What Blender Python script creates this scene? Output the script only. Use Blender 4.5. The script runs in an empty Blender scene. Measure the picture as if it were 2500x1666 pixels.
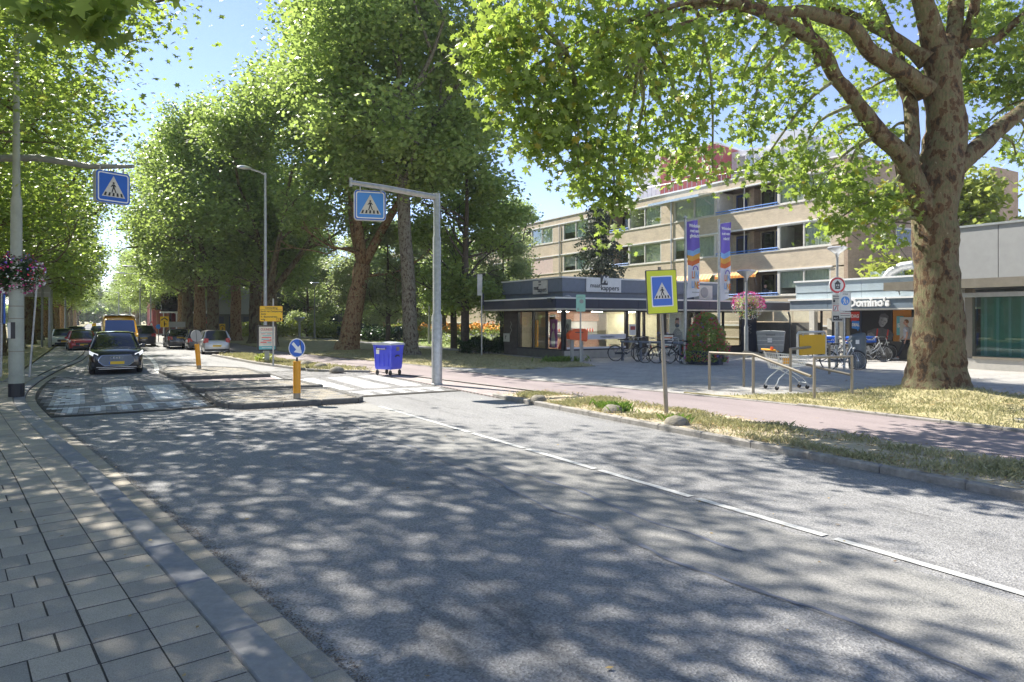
import bpy, math, random
import numpy as np
from mathutils import Vector, Matrix, noise
R=math.radians; PI=math.pi
sc=bpy.context.scene; COL=sc.collection
# ---------- camera (x = across the road, y = along the road) ----------
TH=R(31.35); CS,SN=math.cos(TH),math.sin(TH); CAMZ=1.95; F=1674.; YH=780.
cd=bpy.data.cameras.new('camera'); cam=bpy.data.objects.new('camera',cd); COL.objects.link(cam)
cam.location=(0,0,CAMZ); cam.rotation_euler=(R(90),0,-TH)
cd.sensor_width=36; cd.lens=F/2500*36; cd.shift_y=-53/2500; cd.clip_end=3000; cd.clip_start=.1
sc.camera=cam
# ---------- sky and sun ----------
EL=46.; AZ=-17.8            # sun azimuth from +y, clockwise
w=bpy.data.worlds.new('World'); sc.world=w; w.use_nodes=True
nt=w.node_tree; nt.nodes.clear()
sk=nt.nodes.new('ShaderNodeTexSky'); sk.sky_type='NISHITA'; sk.sun_disc=False
sk.sun_elevation=R(EL); sk.sun_rotation=R(AZ); sk.air_density=.72; sk.dust_density=.0; sk.ozone_density=4.0
bg=nt.nodes.new('ShaderNodeBackground'); bg.inputs[1].default_value=.12
wo=nt.nodes.new('ShaderNodeOutputWorld')
tm=nt.nodes.new('ShaderNodeMix'); tm.data_type='RGBA'; tm.blend_type='MULTIPLY'; tm.inputs[0].default_value=1; tm.inputs[7].default_value=(1,.80,.755,1)
nt.links.new(sk.outputs[0],tm.inputs[6]); nt.links.new(tm.outputs[2],bg.inputs[0]); nt.links.new(bg.outputs[0],wo.inputs[0])
sd=bpy.data.lights.new('sun','SUN'); sd.energy=3.9; sd.angle=R(.53); sd.color=(1,.95,.86)
so=bpy.data.objects.new('sun',sd); COL.objects.link(so)
S=Vector((math.sin(R(AZ))*math.cos(R(EL)),math.cos(R(AZ))*math.cos(R(EL)),math.sin(R(EL))))
so.rotation_euler=S.to_track_quat('Z','Y').to_euler(); so.location=(0,0,40)
sc.view_settings.view_transform='Standard'; sc.view_settings.look='None'
sc.view_settings.exposure=1.62; sc.view_settings.gamma=1; sc.view_settings.use_curve_mapping=False
sc.render.engine='CYCLES'
c=sc.cycles; c.max_bounces=7; c.diffuse_bounces=6; c.glossy_bounces=3; c.transmission_bounces=5; c.transparent_max_bounces=8
c.caustics_reflective=False; c.caustics_refractive=False; c.use_denoising=True; c.sample_clamp_indirect=6
# ---------- pixel <-> place ----------
def P3(px,py,D):
    X=(px-1250)/F*D
    return Vector((CS*X+SN*D,-SN*X+CS*D,CAMZ-(py-YH)*D/F))
def G(px,py,z=0.):
    D=(CAMZ-z)*F/(py-YH); p=P3(px,py,D); return p.x,p.y
def UX(px,x):      # y (along road) where the pixel column meets the plane x = const
    k=(px-1250)/F
    return x*(CS-k*SN)/(SN+k*CS)
# ---------- object helpers ----------
def tag(o,label=None,cat=None,group=None,kind=None):
    if label: o['label']=label
    if cat: o['category']=cat
    if group: o['group']=group
    if kind: o['kind']=kind
    return o
def thing(name,label,cat,loc=(0,0,0),rz=0,group=None):
    o=bpy.data.objects.new(name,None); COL.objects.link(o); o.empty_display_size=.2
    o.location=loc if len(loc)==3 else (loc[0],loc[1],0); o.rotation_euler=(0,0,rz)
    return tag(o,label,cat,group)
def link(name,me,parent=None,label=None,kind=None,loc=None,rot=None):
    o=bpy.data.objects.new(name,me); COL.objects.link(o)
    if parent: o.parent=parent
    if loc is not None: o.location=loc
    if rot is not None: o.rotation_euler=rot
    return tag(o,label,None,None,kind)
def copy_tree(o,parent=None):
    c=o.copy(); COL.objects.link(c); c.parent=parent
    for ch in list(o.children): copy_tree(ch,c)
    return c
class MB:
    def __init__(s): s.v=[]; s.f=[]; s.m=[]; s.cm=0
    def add(s,vs,fs):
        b=len(s.v); s.v+= [tuple(p) for p in vs]
        for f in fs: s.f.append(tuple(i+b for i in f)); s.m.append(s.cm)
        return s
    def box(s,x0,y0,z0,x1,y1,z1,open_bottom=False):
        v=[(x0,y0,z0),(x1,y0,z0),(x1,y1,z0),(x0,y1,z0),(x0,y0,z1),(x1,y0,z1),(x1,y1,z1),(x0,y1,z1)]
        f=[(4,5,6,7),(0,1,5,4),(1,2,6,5),(2,3,7,6),(3,0,4,7)]
        if not open_bottom: f.append((3,2,1,0))
        return s.add(v,f)
    def obox(s,c,sx,sy,sz,rz=0,rx=0,ry=0):
        M=Matrix.Translation(c)@Matrix.Rotation(rz,4,'Z')@Matrix.Rotation(ry,4,'Y')@Matrix.Rotation(rx,4,'X')
        v=[M@Vector((a*sx/2,b*sy/2,d*sz/2)) for d in (-1,1) for a,b in ((-1,-1),(1,-1),(1,1),(-1,1))]
        return s.add(v,[(4,5,6,7),(0,1,5,4),(1,2,6,5),(2,3,7,6),(3,0,4,7),(3,2,1,0)])
    def cbox(s,x0,y0,z0,x1,y1,z1,b=.01):   # box with chamfered upper edge
        v=[(x0,y0,z0),(x1,y0,z0),(x1,y1,z0),(x0,y1,z0),(x0,y0,z1-b),(x1,y0,z1-b),(x1,y1,z1-b),(x0,y1,z1-b),
           (x0+b,y0+b,z1),(x1-b,y0+b,z1),(x1-b,y1-b,z1),(x0+b,y1-b,z1)]
        f=[(8,9,10,11)]
        for i in range(4):
            j=(i+1)%4; f+=[(i,j,j+4,i+4),(i+4,j+4,j+8,i+8)]
        return s.add(v,f)
    def tube(s,pts,rad,n=8,caps=True):
        pts=[Vector(p) for p in pts]
        if not hasattr(rad,'__len__'): rad=[rad]*len(pts)
        vs=[];fs=[]; up=None
        for i,p in enumerate(pts):
            a=pts[max(i-1,0)]; b=pts[min(i+1,len(pts)-1)]; t=(b-a).normalized()
            if up is None: up=t.orthogonal().normalized()
            else:
                up=(up-t*up.dot(t)); up=up.normalized() if up.length>1e-6 else t.orthogonal().normalized()
            w_=t.cross(up)
            for k in range(n):
                an=2*PI*k/n; vs.append(p+(up*math.cos(an)+w_*math.sin(an))*rad[i])
        for i in range(len(pts)-1):
            for k in range(n):
                k2=(k+1)%n; fs.append((i*n+k,i*n+k2,(i+1)*n+k2,(i+1)*n+k))
        if caps: fs.append(tuple(range(n-1,-1,-1))); fs.append(tuple((len(pts)-1)*n+k for k in range(n)))
        return s.add(vs,fs)
    def cyl(s,p0,p1,r0,r1=None,n=16): return s.tube([p0,p1],[r0,r0 if r1 is None else r1],n)
    def lathe(s,prof,n=16,c=(0,0,0),axis='z'):
        vs=[];fs=[]
        for r,h in prof:
            for k in range(n):
                a=2*PI*k/n
                if axis=='z': vs.append((c[0]+r*math.cos(a),c[1]+r*math.sin(a),c[2]+h))
                elif axis=='x': vs.append((c[0]+h,c[1]+r*math.cos(a),c[2]+r*math.sin(a)))
                else: vs.append((c[0]+r*math.cos(a),c[1]+h,c[2]+r*math.sin(a)))
        m=len(prof)
        for i in range(m-1):
            for k in range(n):
                k2=(k+1)%n; fs.append((i*n+k,i*n+k2,(i+1)*n+k2,(i+1)*n+k))
        fs.append(tuple(range(n-1,-1,-1))); fs.append(tuple((m-1)*n+k for k in range(n)))
        return s.add(vs,fs)
    def prism(s,poly,y0,y1):   # polygon in x,z extruded along y
        n=len(poly); v=[(x,y0,z) for x,z in poly]+[(x,y1,z) for x,z in poly]
        f=[tuple(range(n)),tuple(range(2*n-1,n-1,-1))]+[(i,i+n,(i+1)%n+n,(i+1)%n) for i in range(n)]
        return s.add(v,f)
    def slab(s,poly,z0,z1):    # polygon in x,y extruded along z
        n=len(poly); v=[(x,y,z0) for x,y in poly]+[(x,y,z1) for x,y in poly]
        f=[tuple(range(n-1,-1,-1)),tuple(range(n,2*n))]+[(i,(i+1)%n,(i+1)%n+n,i+n) for i in range(n)]
        return s.add(v,f)
    def loft(s,rings,closed=True,caps=True):
        n=len(rings[0]); vs=[p for r in rings for p in r]; fs=[]
        for i in range(len(rings)-1):
            for k in range(n if closed else n-1):
                k2=(k+1)%n; fs.append((i*n+k,i*n+k2,(i+1)*n+k2,(i+1)*n+k))
        if caps: fs.append(tuple(range(n-1,-1,-1))); fs.append(tuple((len(rings)-1)*n+k for k in range(n)))
        return s.add(vs,fs)
    def mesh(s,name,mat,smooth=False,recalc=True):
        me=bpy.data.meshes.new(name); me.from_pydata(s.v,[],s.f)
        ms=mat if isinstance(mat,(list,tuple)) else [mat]
        for m in ms: me.materials.append(m)
        if len(ms)>1: me.polygons.foreach_set('material_index',s.m)
        if recalc:
            import bmesh
            bm=bmesh.new(); bm.from_mesh(me); bmesh.ops.recalc_face_normals(bm,faces=bm.faces); bm.to_mesh(me); bm.free()
        if smooth:
            me.polygons.foreach_set('use_smooth',[True]*len(me.polygons))
            if smooth!='all':
                try: me.set_sharp_from_angle(angle=R(40))
                except Exception: pass
        me.update(); return me
    def obj(s,name,mat,parent=None,smooth=False,label=None,kind=None,recalc=True):
        return link(name,s.mesh(name,mat,smooth,recalc),parent,label,kind)
def subsurf(o,l=1):
    m=o.modifiers.new('sub','SUBSURF'); m.levels=l; m.render_levels=l; return o
def text(parent,body,size,x,z,y,mat,align='CENTER',bold=0.,sx=1.,ext=.003,name='lettering',rz=0,sh=0):
    cu=bpy.data.curves.new(name,'FONT'); cu.body=body; cu.size=size; cu.align_x=align; cu.align_y='CENTER'
    cu.extrude=ext; cu.offset=bold; cu.materials.append(mat); cu.resolution_u=2; cu.shear=sh; cu.space_line=.9
    tmp=bpy.data.objects.new('tmp',cu); me=bpy.data.meshes.new_from_object(tmp); bpy.data.objects.remove(tmp); bpy.data.curves.remove(cu)
    o=bpy.data.objects.new(name,me); COL.objects.link(o); o.parent=parent
    o.location=(x,y,z); o.rotation_euler=(R(90),0,rz); o.scale=(sx,1,1); return o
def circ(cx,cz,r,n=20,rz=None): return [(cx+r*math.cos(2*PI*i/n),cz+(rz or r)*math.sin(2*PI*i/n)) for i in range(n)]
def rrect(x0,z0,x1,z1,r,n=4):
    o=[]
    for cx,cz,a in ((x1-r,z1-r,0),(x0+r,z1-r,90),(x0+r,z0+r,180),(x1-r,z0+r,270)):
        for i in range(n+1):
            t=R(a+90*i/n); o.append((cx+r*math.cos(t),cz+r*math.sin(t)))
    return o
# ---------- materials ----------
def newmat(name):
    m=bpy.data.materials.new(name); m.use_nodes=True; n=m.node_tree.nodes; l=m.node_tree.links
    return m,n,l,n['Principled BSDF']
def mat(name,col,rough=.6,metal=0.,var=.12,scale=4.,bump=0.,bs=40.,spec=.5,emit=0,coat=0,dirt=0):
    m,n,l,p=newmat(name)
    p.inputs['Roughness'].default_value=rough; p.inputs['Metallic'].default_value=metal
    p.inputs['Specular IOR Level'].default_value=spec; p.inputs['Coat Weight'].default_value=coat
    if coat: p.inputs['Coat Roughness'].default_value=.03
    tc=n.new('ShaderNodeTexCoord')
    if var>0:
        no=n.new('ShaderNodeTexNoise'); no.inputs['Scale'].default_value=scale; no.inputs['Detail'].default_value=6; no.inputs['Roughness'].default_value=.65
        l.new(tc.outputs['Object'],no.inputs['Vector'])
        cr=n.new('ShaderNodeValToRGB'); cr.color_ramp.elements[0].position=.3; cr.color_ramp.elements[1].position=.7
        lo=tuple(max(0,x*(1-var)) for x in col); hi=tuple(min(1,x*(1+var)) for x in col)
        if dirt: lo=tuple(a*(1-dirt)+b*dirt for a,b in zip(lo,(.06,.05,.04)))
        cr.color_ramp.elements[0].color=(*lo,1); cr.color_ramp.elements[1].color=(*hi,1)
        l.new(no.outputs[0],cr.inputs[0]); l.new(cr.outputs[0],p.inputs['Base Color'])
    else: p.inputs['Base Color'].default_value=(*col,1)
    if bump:
        nb=n.new('ShaderNodeTexNoise'); nb.inputs['Scale'].default_value=bs; nb.inputs['Detail'].default_value=5
        l.new(tc.outputs['Object'],nb.inputs['Vector'])
        b=n.new('ShaderNodeBump'); b.inputs['Strength'].default_value=bump; b.inputs['Distance'].default_value=.02
        l.new(nb.outputs[0],b.inputs['Height']); l.new(b.outputs[0],p.inputs['Normal'])
    if emit: p.inputs['Emission Color'].default_value=(*col,1); p.inputs['Emission Strength'].default_value=emit
    return m
def asphalt(name,lo,hi,patch=.25,agg=70.,rough=.72,bump=.5,spec=.5,tint=None,streak=0):
    m,n,l,p=newmat(name); tc=n.new('ShaderNodeTexCoord')
    v=n.new('ShaderNodeTexVoronoi'); v.inputs['Scale'].default_value=agg; l.new(tc.outputs['Object'],v.inputs['Vector'])
    cr=n.new('ShaderNodeValToRGB'); cr.color_ramp.elements[0].color=(*lo,1); cr.color_ramp.elements[1].color=(*hi,1)
    l.new(v.outputs['Color'],cr.inputs[0])
    big=n.new('ShaderNodeTexNoise'); big.inputs['Scale'].default_value=.55; big.inputs['Detail'].default_value=7; big.inputs['Roughness'].default_value=.7
    mp=n.new('ShaderNodeMapping'); mp.inputs['Scale'].default_value=(1.6,.35,1); l.new(tc.outputs['Object'],mp.inputs[0]); l.new(mp.outputs[0],big.inputs['Vector'])
    mr=n.new('ShaderNodeMapRange'); mr.inputs[1].default_value=.3; mr.inputs[2].default_value=.7; mr.inputs[3].default_value=1-patch; mr.inputs[4].default_value=1+patch
    l.new(big.outputs[0],mr.inputs[0])
    mx=n.new('ShaderNodeMix'); mx.data_type='RGBA'; mx.blend_type='MULTIPLY'; mx.inputs[0].default_value=1
    l.new(cr.outputs[0],mx.inputs[6]); l.new(mr.outputs[0],mx.inputs[7]); l.new(mx.outputs[2],p.inputs['Base Color'])
    if streak:
        mq=n.new('ShaderNodeMapping'); mq.inputs['Scale'].default_value=(1.5,.28,1); mq.inputs['Location'].default_value=(3.1,7.7,0); l.new(tc.outputs['Object'],mq.inputs[0])
        ns=n.new('ShaderNodeTexNoise'); ns.inputs['Scale'].default_value=1.1; ns.inputs['Detail'].default_value=9; ns.inputs['Roughness'].default_value=.78; l.new(mq.outputs[0],ns.inputs['Vector'])
        m3=n.new('ShaderNodeMapRange'); m3.inputs[1].default_value=.55; m3.inputs[2].default_value=.66; m3.inputs[3].default_value=1; m3.inputs[4].default_value=streak; l.new(ns.outputs[0],m3.inputs[0])
        m4=n.new('ShaderNodeMix'); m4.data_type='RGBA'; m4.blend_type='MULTIPLY'; m4.inputs[0].default_value=1; l.new(mx.outputs[2],m4.inputs[6]); l.new(m3.outputs[0],m4.inputs[7]); l.new(m4.outputs[2],p.inputs['Base Color'])
    p.inputs['Roughness'].default_value=rough; p.inputs['Specular IOR Level'].default_value=spec
    b=n.new('ShaderNodeBump'); b.inputs['Strength'].default_value=bump; b.inputs['Distance'].default_value=.008
    l.new(v.outputs['Distance'],b.inputs['Height']); l.new(b.outputs[0],p.inputs['Normal'])
    return m
def brickmat(name,c1,c2,mortar,bw=.21,bh=.065,ms=.01,ground=False,bump=.4,rough=.85,ang=0,noise_amt=.3):
    m,n,l,p=newmat(name); tc=n.new('ShaderNodeTexCoord'); sp=n.new('ShaderNodeSeparateXYZ'); l.new(tc.outputs['Object'],sp.inputs[0])
    cb=n.new('ShaderNodeCombineXYZ')
    if ground: l.new(sp.outputs[0],cb.inputs[0]); l.new(sp.outputs[1],cb.inputs[1])
    else:
        ad=n.new('ShaderNodeMath'); l.new(sp.outputs[0],ad.inputs[0]); l.new(sp.outputs[1],ad.inputs[1]); l.new(ad.outputs[0],cb.inputs[0]); l.new(sp.outputs[2],cb.inputs[1])
    src=cb.outputs[0]
    if ang:
        mp=n.new('ShaderNodeMapping'); mp.inputs['Rotation'].default_value=(0,0,ang); l.new(src,mp.inputs[0]); src=mp.outputs[0]
    br=n.new('ShaderNodeTexBrick'); l.new(src,br.inputs['Vector']); br.inputs['Scale'].default_value=1
    br.inputs['Color1'].default_value=(*c1,1); br.inputs['Color2'].default_value=(*c2,1); br.inputs['Mortar'].default_value=(*mortar,1)
    br.inputs['Brick Width'].default_value=bw; br.inputs['Row Height'].default_value=bh; br.inputs['Mortar Size'].default_value=ms; br.inputs['Mortar Smooth'].default_value=.2
    no=n.new('ShaderNodeTexNoise'); no.inputs['Scale'].default_value=1.3; no.inputs['Detail'].default_value=8; no.inputs['Roughness'].default_value=.7; l.new(tc.outputs['Object'],no.inputs['Vector'])
    mr=n.new('ShaderNodeMapRange'); mr.inputs[1].default_value=.3; mr.inputs[2].default_value=.7; mr.inputs[3].default_value=1-noise_amt; mr.inputs[4].default_value=1+noise_amt; l.new(no.outputs[0],mr.inputs[0])
    mx=n.new('ShaderNodeMix'); mx.data_type='RGBA'; mx.blend_type='MULTIPLY'; mx.inputs[0].default_value=1
    l.new(br.outputs[0],mx.inputs[6]); l.new(mr.outputs[0],mx.inputs[7]); l.new(mx.outputs[2],p.inputs['Base Color'])
    p.inputs['Roughness'].default_value=rough
    b=n.new('ShaderNodeBump'); b.inputs['Strength'].default_value=bump; b.inputs['Distance'].default_value=.01; b.invert=True
    l.new(br.outputs['Fac'],b.inputs['Height']); l.new(b.outputs[0],p.inputs['Normal'])
    return m
def leafmat(name,dark,light,trans,tw=.42,rough=.42,yellow=None):
    m,n,l,p=newmat(name); at=n.new('ShaderNodeAttribute'); at.attribute_name='tone'
    cr=n.new('ShaderNodeValToRGB'); cr.color_ramp.elements[0].color=(*dark,1); cr.color_ramp.elements[1].color=(*light,1)
    if yellow:
        cr.color_ramp.elements[1].position=.93; e=cr.color_ramp.elements.new(.985); e.color=(*yellow,1)
    l.new(at.outputs['Fac'],cr.inputs[0]); l.new(cr.outputs[0],p.inputs['Base Color'])
    p.inputs['Roughness'].default_value=rough; p.inputs['Specular IOR Level'].default_value=.5
    t=n.new('ShaderNodeBsdfTranslucent'); c2=n.new('ShaderNodeValToRGB')
    c2.color_ramp.elements[0].color=(*[x*.7 for x in trans],1); c2.color_ramp.elements[1].color=(*trans,1)
    l.new(at.outputs['Fac'],c2.inputs[0]); l.new(c2.outputs[0],t.inputs[0])
    ms=n.new('ShaderNodeMixShader'); ms.inputs[0].default_value=tw
    l.new(p.outputs[0],ms.inputs[1]); l.new(t.outputs[0],ms.inputs[2]); l.new(ms.outputs[0],n['Material Output'].inputs[0])
    return m
def glassmat(name,tint=(.8,.9,.9),refl=.12,rough=.01):
    m,n,l,p=newmat(name); n.remove(p)
    t=n.new('ShaderNodeBsdfTransparent'); t.inputs[0].default_value=(*tint,1)
    g=n.new('ShaderNodeBsdfGlossy'); g.inputs['Roughness'].default_value=rough; g.inputs[0].default_value=(1,1,1,1)
    fr=n.new('ShaderNodeLayerWeight'); fr.inputs[0].default_value=.35
    mr=n.new('ShaderNodeMapRange'); mr.inputs[3].default_value=refl*.5; mr.inputs[4].default_value=.75; l.new(fr.outputs['Facing'],mr.inputs[0])
    pw=n.new('ShaderNodeMath'); pw.operation='POWER'; pw.inputs[1].default_value=2.; l.new(fr.outputs['Facing'],pw.inputs[0]); l.new(pw.outputs[0],mr.inputs[0])
    ms=n.new('ShaderNodeMixShader'); l.new(mr.outputs[0],ms.inputs[0]); l.new(t.outputs[0],ms.inputs[1]); l.new(g.outputs[0],ms.inputs[2])
    l.new(ms.outputs[0],n['Material Output'].inputs[0]); return m
def barkmat(name,base,patches,dark,scale=3.2,bump=.6,contrast=1):
    m,n,l,p=newmat(name); tc=n.new('ShaderNodeTexCoord')
    no=n.new('ShaderNodeTexNoise'); no.inputs['Scale'].default_value=2.5; no.inputs['Detail'].default_value=4; l.new(tc.outputs['Object'],no.inputs['Vector'])
    mxv=n.new('ShaderNodeMix'); mxv.data_type='VECTOR'; mxv.inputs[0].default_value=.22; l.new(tc.outputs['Object'],mxv.inputs[4]); l.new(no.outputs['Color'],mxv.inputs[5])
    mp=n.new('ShaderNodeMapping'); mp.inputs['Scale'].default_value=(1,1,.6); l.new(mxv.outputs[1],mp.inputs[0])
    v=n.new('ShaderNodeTexNoise'); v.inputs['Scale'].default_value=scale*3; v.inputs['Detail'].default_value=3; v.inputs['Roughness'].default_value=.55; l.new(mp.outputs[0],v.inputs['Vector'])
    cr=n.new('ShaderNodeValToRGB'); cr.color_ramp.interpolation='CONSTANT'
    cols=[dark,patches[0],base,patches[1],base,patches[2]]; pos=[.28,.38,.46,.52,.58,.7]
    e=cr.color_ramp.elements; e[0].position=pos[0]; e[0].color=(*cols[0],1); e[1].position=pos[5]; e[1].color=(*cols[5],1)
    for i in range(1,5):
        q=e.new(pos[i]); q.color=(*cols[i],1)
    l.new(v.outputs[0],cr.inputs[0])
    fn=n.new('ShaderNodeTexNoise'); fn.inputs['Scale'].default_value=22; fn.inputs['Detail'].default_value=6; fn.inputs['Roughness'].default_value=.75
    mf=n.new('ShaderNodeMapping'); mf.inputs['Scale'].default_value=(1,1,.3); l.new(tc.outputs['Object'],mf.inputs[0]); l.new(mf.outputs[0],fn.inputs['Vector'])
    mr=n.new('ShaderNodeMapRange'); mr.inputs[1].default_value=.3; mr.inputs[2].default_value=.62; mr.inputs[3].default_value=.5; mr.inputs[4].default_value=1.12; l.new(fn.outputs[0],mr.inputs[0])
    mx=n.new('ShaderNodeMix'); mx.data_type='RGBA'; mx.blend_type='MULTIPLY'; mx.inputs[0].default_value=1; l.new(cr.outputs[0],mx.inputs[6]); l.new(mr.outputs[0],mx.inputs[7])
    l.new(mx.outputs[2],p.inputs['Base Color']); p.inputs['Roughness'].default_value=.85; p.inputs['Specular IOR Level'].default_value=.25
    b=n.new('ShaderNodeBump'); b.inputs['Strength'].default_value=bump; b.inputs['Distance'].default_value=.05; l.new(fn.outputs[0],b.inputs['Height']); l.new(b.outputs[0],p.inputs['Normal'])
    return m
M={}
M['asphalt']=asphalt('asphalt',(.12,.118,.118),(.345,.34,.335),.18,75,bump=.6,streak=.55)
M['asphalt_worn']=asphalt('asphalt_worn',(.17,.166,.155),(.335,.325,.305),.2,90)
M['cycle']=asphalt('red_asphalt',(.21,.17,.165),(.32,.265,.26),.2,95,bump=.3)
M['seam']=mat('bitumen_seam',(.17,.18,.215),.6,var=.2,scale=3)
M['paint']=mat('road_paint',(.52,.52,.50),.6,var=.25,scale=9,bump=.3,bs=90)
M['kerb']=mat('kerb_concrete',(.30,.28,.25),.85,var=.35,scale=7,bump=.5,bs=80)
M['kerb_dark']=mat('kerb_dark',(.13,.125,.115),.85,var=.3,scale=8,bump=.4,bs=60)
M['joint']=mat('joint_sand',(.055,.048,.038),.95,var=.4,scale=30,bump=.5,bs=200)
SL=[asphalt('slab_%s'%k,tuple(x*.72 for x in c),tuple(min(1,x*1.25) for x in c),.22,230.,.85,.35,.35) for k,c in zip('abcd',((.40,.355,.285),(.33,.30,.25),(.45,.395,.31),(.37,.33,.27)))]
BR=[mat('paver_%s'%k,c,.8,var=.2,scale=20,bump=.3,bs=120) for k,c in zip('abc',((.23,.225,.22),(.28,.27,.26),(.19,.185,.18)))]
BW=[mat('white_paver_%s'%k,c,.7,var=.15,scale=20,bump=.3,bs=120) for k,c in zip('ab',((.70,.70,.69),(.58,.58,.58)))]
M['plaza']=brickmat('plaza_paving',(.40,.385,.355),(.34,.33,.31),(.20,.19,.17),.3,.15,.006,ground=True,bump=.25,noise_amt=.18)
M['path']=brickmat('path_paving',(.36,.34,.31),(.30,.29,.27),(.18,.17,.15),.3,.3,.008,ground=True,bump=.3,noise_amt=.2)
M['apron']=brickmat('apron_paving',(.40,.34,.32),(.34,.29,.28),(.2,.17,.16),.2,.1,.006,ground=True,bump=.3,noise_amt=.2)
M['earth']=mat('dry_earth',(.46,.39,.27),.95,var=.35,scale=3,bump=.6,bs=20)
M['lawn']=mat('lawn',(.22,.26,.09),.95,var=.4,scale=2.5,bump=.8,bs=25)
M['drygrass']=mat('dry_grass_mat',(.38,.33,.17),.95,var=.35,scale=3,bump=.9,bs=30)
M['blade']=leafmat('grass_blade',(.20,.22,.09),(.58,.51,.31),(.42,.42,.18),.3,.6)
M['blade_g']=leafmat('green_blade',(.05,.12,.02),(.18,.28,.05),(.25,.4,.05),.35,.5)
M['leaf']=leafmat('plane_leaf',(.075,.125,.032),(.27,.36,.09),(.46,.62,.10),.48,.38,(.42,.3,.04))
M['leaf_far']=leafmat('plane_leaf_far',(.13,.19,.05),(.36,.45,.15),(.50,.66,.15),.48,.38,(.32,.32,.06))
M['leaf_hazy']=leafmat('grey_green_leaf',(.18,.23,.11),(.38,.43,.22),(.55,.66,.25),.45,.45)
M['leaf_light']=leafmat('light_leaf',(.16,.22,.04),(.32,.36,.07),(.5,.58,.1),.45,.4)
M['leaf_dark']=leafmat('dark_leaf',(.015,.04,.012),(.05,.095,.03),(.08,.18,.03),.25,.3)
M['needle']=leafmat('needle',(.035,.05,.035),(.11,.125,.085),(.10,.14,.06),.15,.6)
M['bark']=barkmat('plane_bark',(.195,.155,.09),((.125,.075,.04),(.17,.165,.085),(.32,.28,.185)),(.06,.043,.028),2.0,bump=1.)
M['bark_sunlit_orange']=barkmat('plane_bark_sunlit_orange',(.36,.23,.12),((.24,.12,.06),(.33,.26,.14),(.42,.31,.18)),(.12,.07,.04))  # warm tone of sunlight on the trunk is put into the bark colour
M['bark_grey']=barkmat('plane_bark_grey',(.25,.23,.18),((.13,.10,.075),(.20,.19,.14),(.31,.28,.23)),(.08,.065,.05),4.5)
M['bark_green']=barkmat('plane_bark_green',(.25,.25,.13),((.17,.16,.08),(.22,.24,.12),(.33,.30,.18)),(.11,.10,.06))
M['bark_dark']=mat('bark_dark',(.10,.08,.06),.9,var=.4,scale=8,bump=.8,bs=14)
def solid(k,c,r=.5,me=0.,**kw): M[k]=mat(k,c,r,me,**kw); return M[k]
solid('pole_grey',(.30,.31,.30),.5,.2); solid('galv',(.42,.43,.43),.42,.55,var=.2,scale=9); solid('pole_cream',(.38,.40,.33),.5,dirt=.15,scale=2.5)
solid('steel_brown',(.27,.24,.19),.45,.5); solid('white',(.8,.8,.78),.5,var=.06); solid('offwhite',(.62,.60,.54),.6)
solid('black',(.02,.02,.022),.45); solid('darkgrey',(.06,.065,.07),.5); solid('rubber',(.025,.025,.025),.8)
solid('sign_blue',(.02,.12,.52),.35,var=.04); solid('sign_blue_lit',(.05,.26,.72),.35,var=.03); solid('sign_red',(.62,.03,.04),.35); solid('fluo',(.62,.68,.02),.45,var=.05)
solid('orange_bollard',(.72,.32,.015),.35,var=.1); solid('sign_yellow',(.85,.52,.01),.4,var=.05); solid('corral_yellow',(.72,.43,.02),.4,var=.04)
solid('bin_blue',(.07,.09,.66),.35,var=.08); solid('postbox',(.85,.12,.02),.35,var=.05); solid('mint',(.33,.62,.52),.5)
solid('navy',(.035,.045,.08),.28,var=.15,scale=1.5); solid('slate_panel',(.17,.20,.25),.42,var=.1); solid('zinc_panel',(.44,.52,.56),.45,.25,var=.12,scale=1.2)
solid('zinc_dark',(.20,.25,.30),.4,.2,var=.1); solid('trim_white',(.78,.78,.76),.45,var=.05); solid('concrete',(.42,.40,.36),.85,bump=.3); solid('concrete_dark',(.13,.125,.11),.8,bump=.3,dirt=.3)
solid('grey_panel',(.34,.34,.33),.6,var=.06); solid('grey_dark',(.10,.10,.09),.5); solid('blue_rail',(.08,.25,.68),.4); solid('door_blue',(.02,.05,.22),.35)
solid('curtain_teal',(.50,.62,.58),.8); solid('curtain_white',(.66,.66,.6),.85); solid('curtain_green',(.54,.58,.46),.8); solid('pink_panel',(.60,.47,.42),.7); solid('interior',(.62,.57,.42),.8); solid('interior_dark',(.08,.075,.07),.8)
solid('wood_orange',(.55,.22,.03),.5); solid('purple',(.33,.06,.45),.5); solid('red',(.65,.04,.03),.4); solid('teal',(.15,.48,.52),.5); solid('poster_pale',(.70,.68,.60),.6)
solid('skin',(.58,.33,.24),.55,var=.05); solid('hair',(.20,.09,.04),.7); solid('shirt',(.60,.62,.66),.8); solid('jeans',(.05,.055,.065),.8); solid('shoe',(.75,.70,.66),.6)
solid('maroon',(.42,.10,.10),.7); solid('white_render',(.74,.76,.78),.7); solid('violet',(.16,.11,.50),.6,var=.03); solid('sky_cloth',(.22,.42,.72),.6,var=.02); solid('amber_cloth',(.75,.38,.06),.6,var=.02); solid('coral_cloth',(.72,.17,.04),.6,var=.02); solid('white_cloth',(.74,.74,.80),.7,var=.02)
solid('grey_bin',(.30,.32,.33),.5); solid('slate_bin',(.10,.125,.145),.4); solid('stone',(.21,.19,.15),.9,var=.4,scale=6,bump=.8,bs=25); solid('terracotta',(.42,.17,.11),.8)
solid('stripe_orange',(.72,.24,.05),.7); solid('chrome',(.75,.75,.76),.15,1.); solid('silver_line',(.6,.6,.6),.3,.8); solid('plate',(.85,.55,.03),.4,var=.02); solid('brick_red',(.45,.17,.10),.85)
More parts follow.
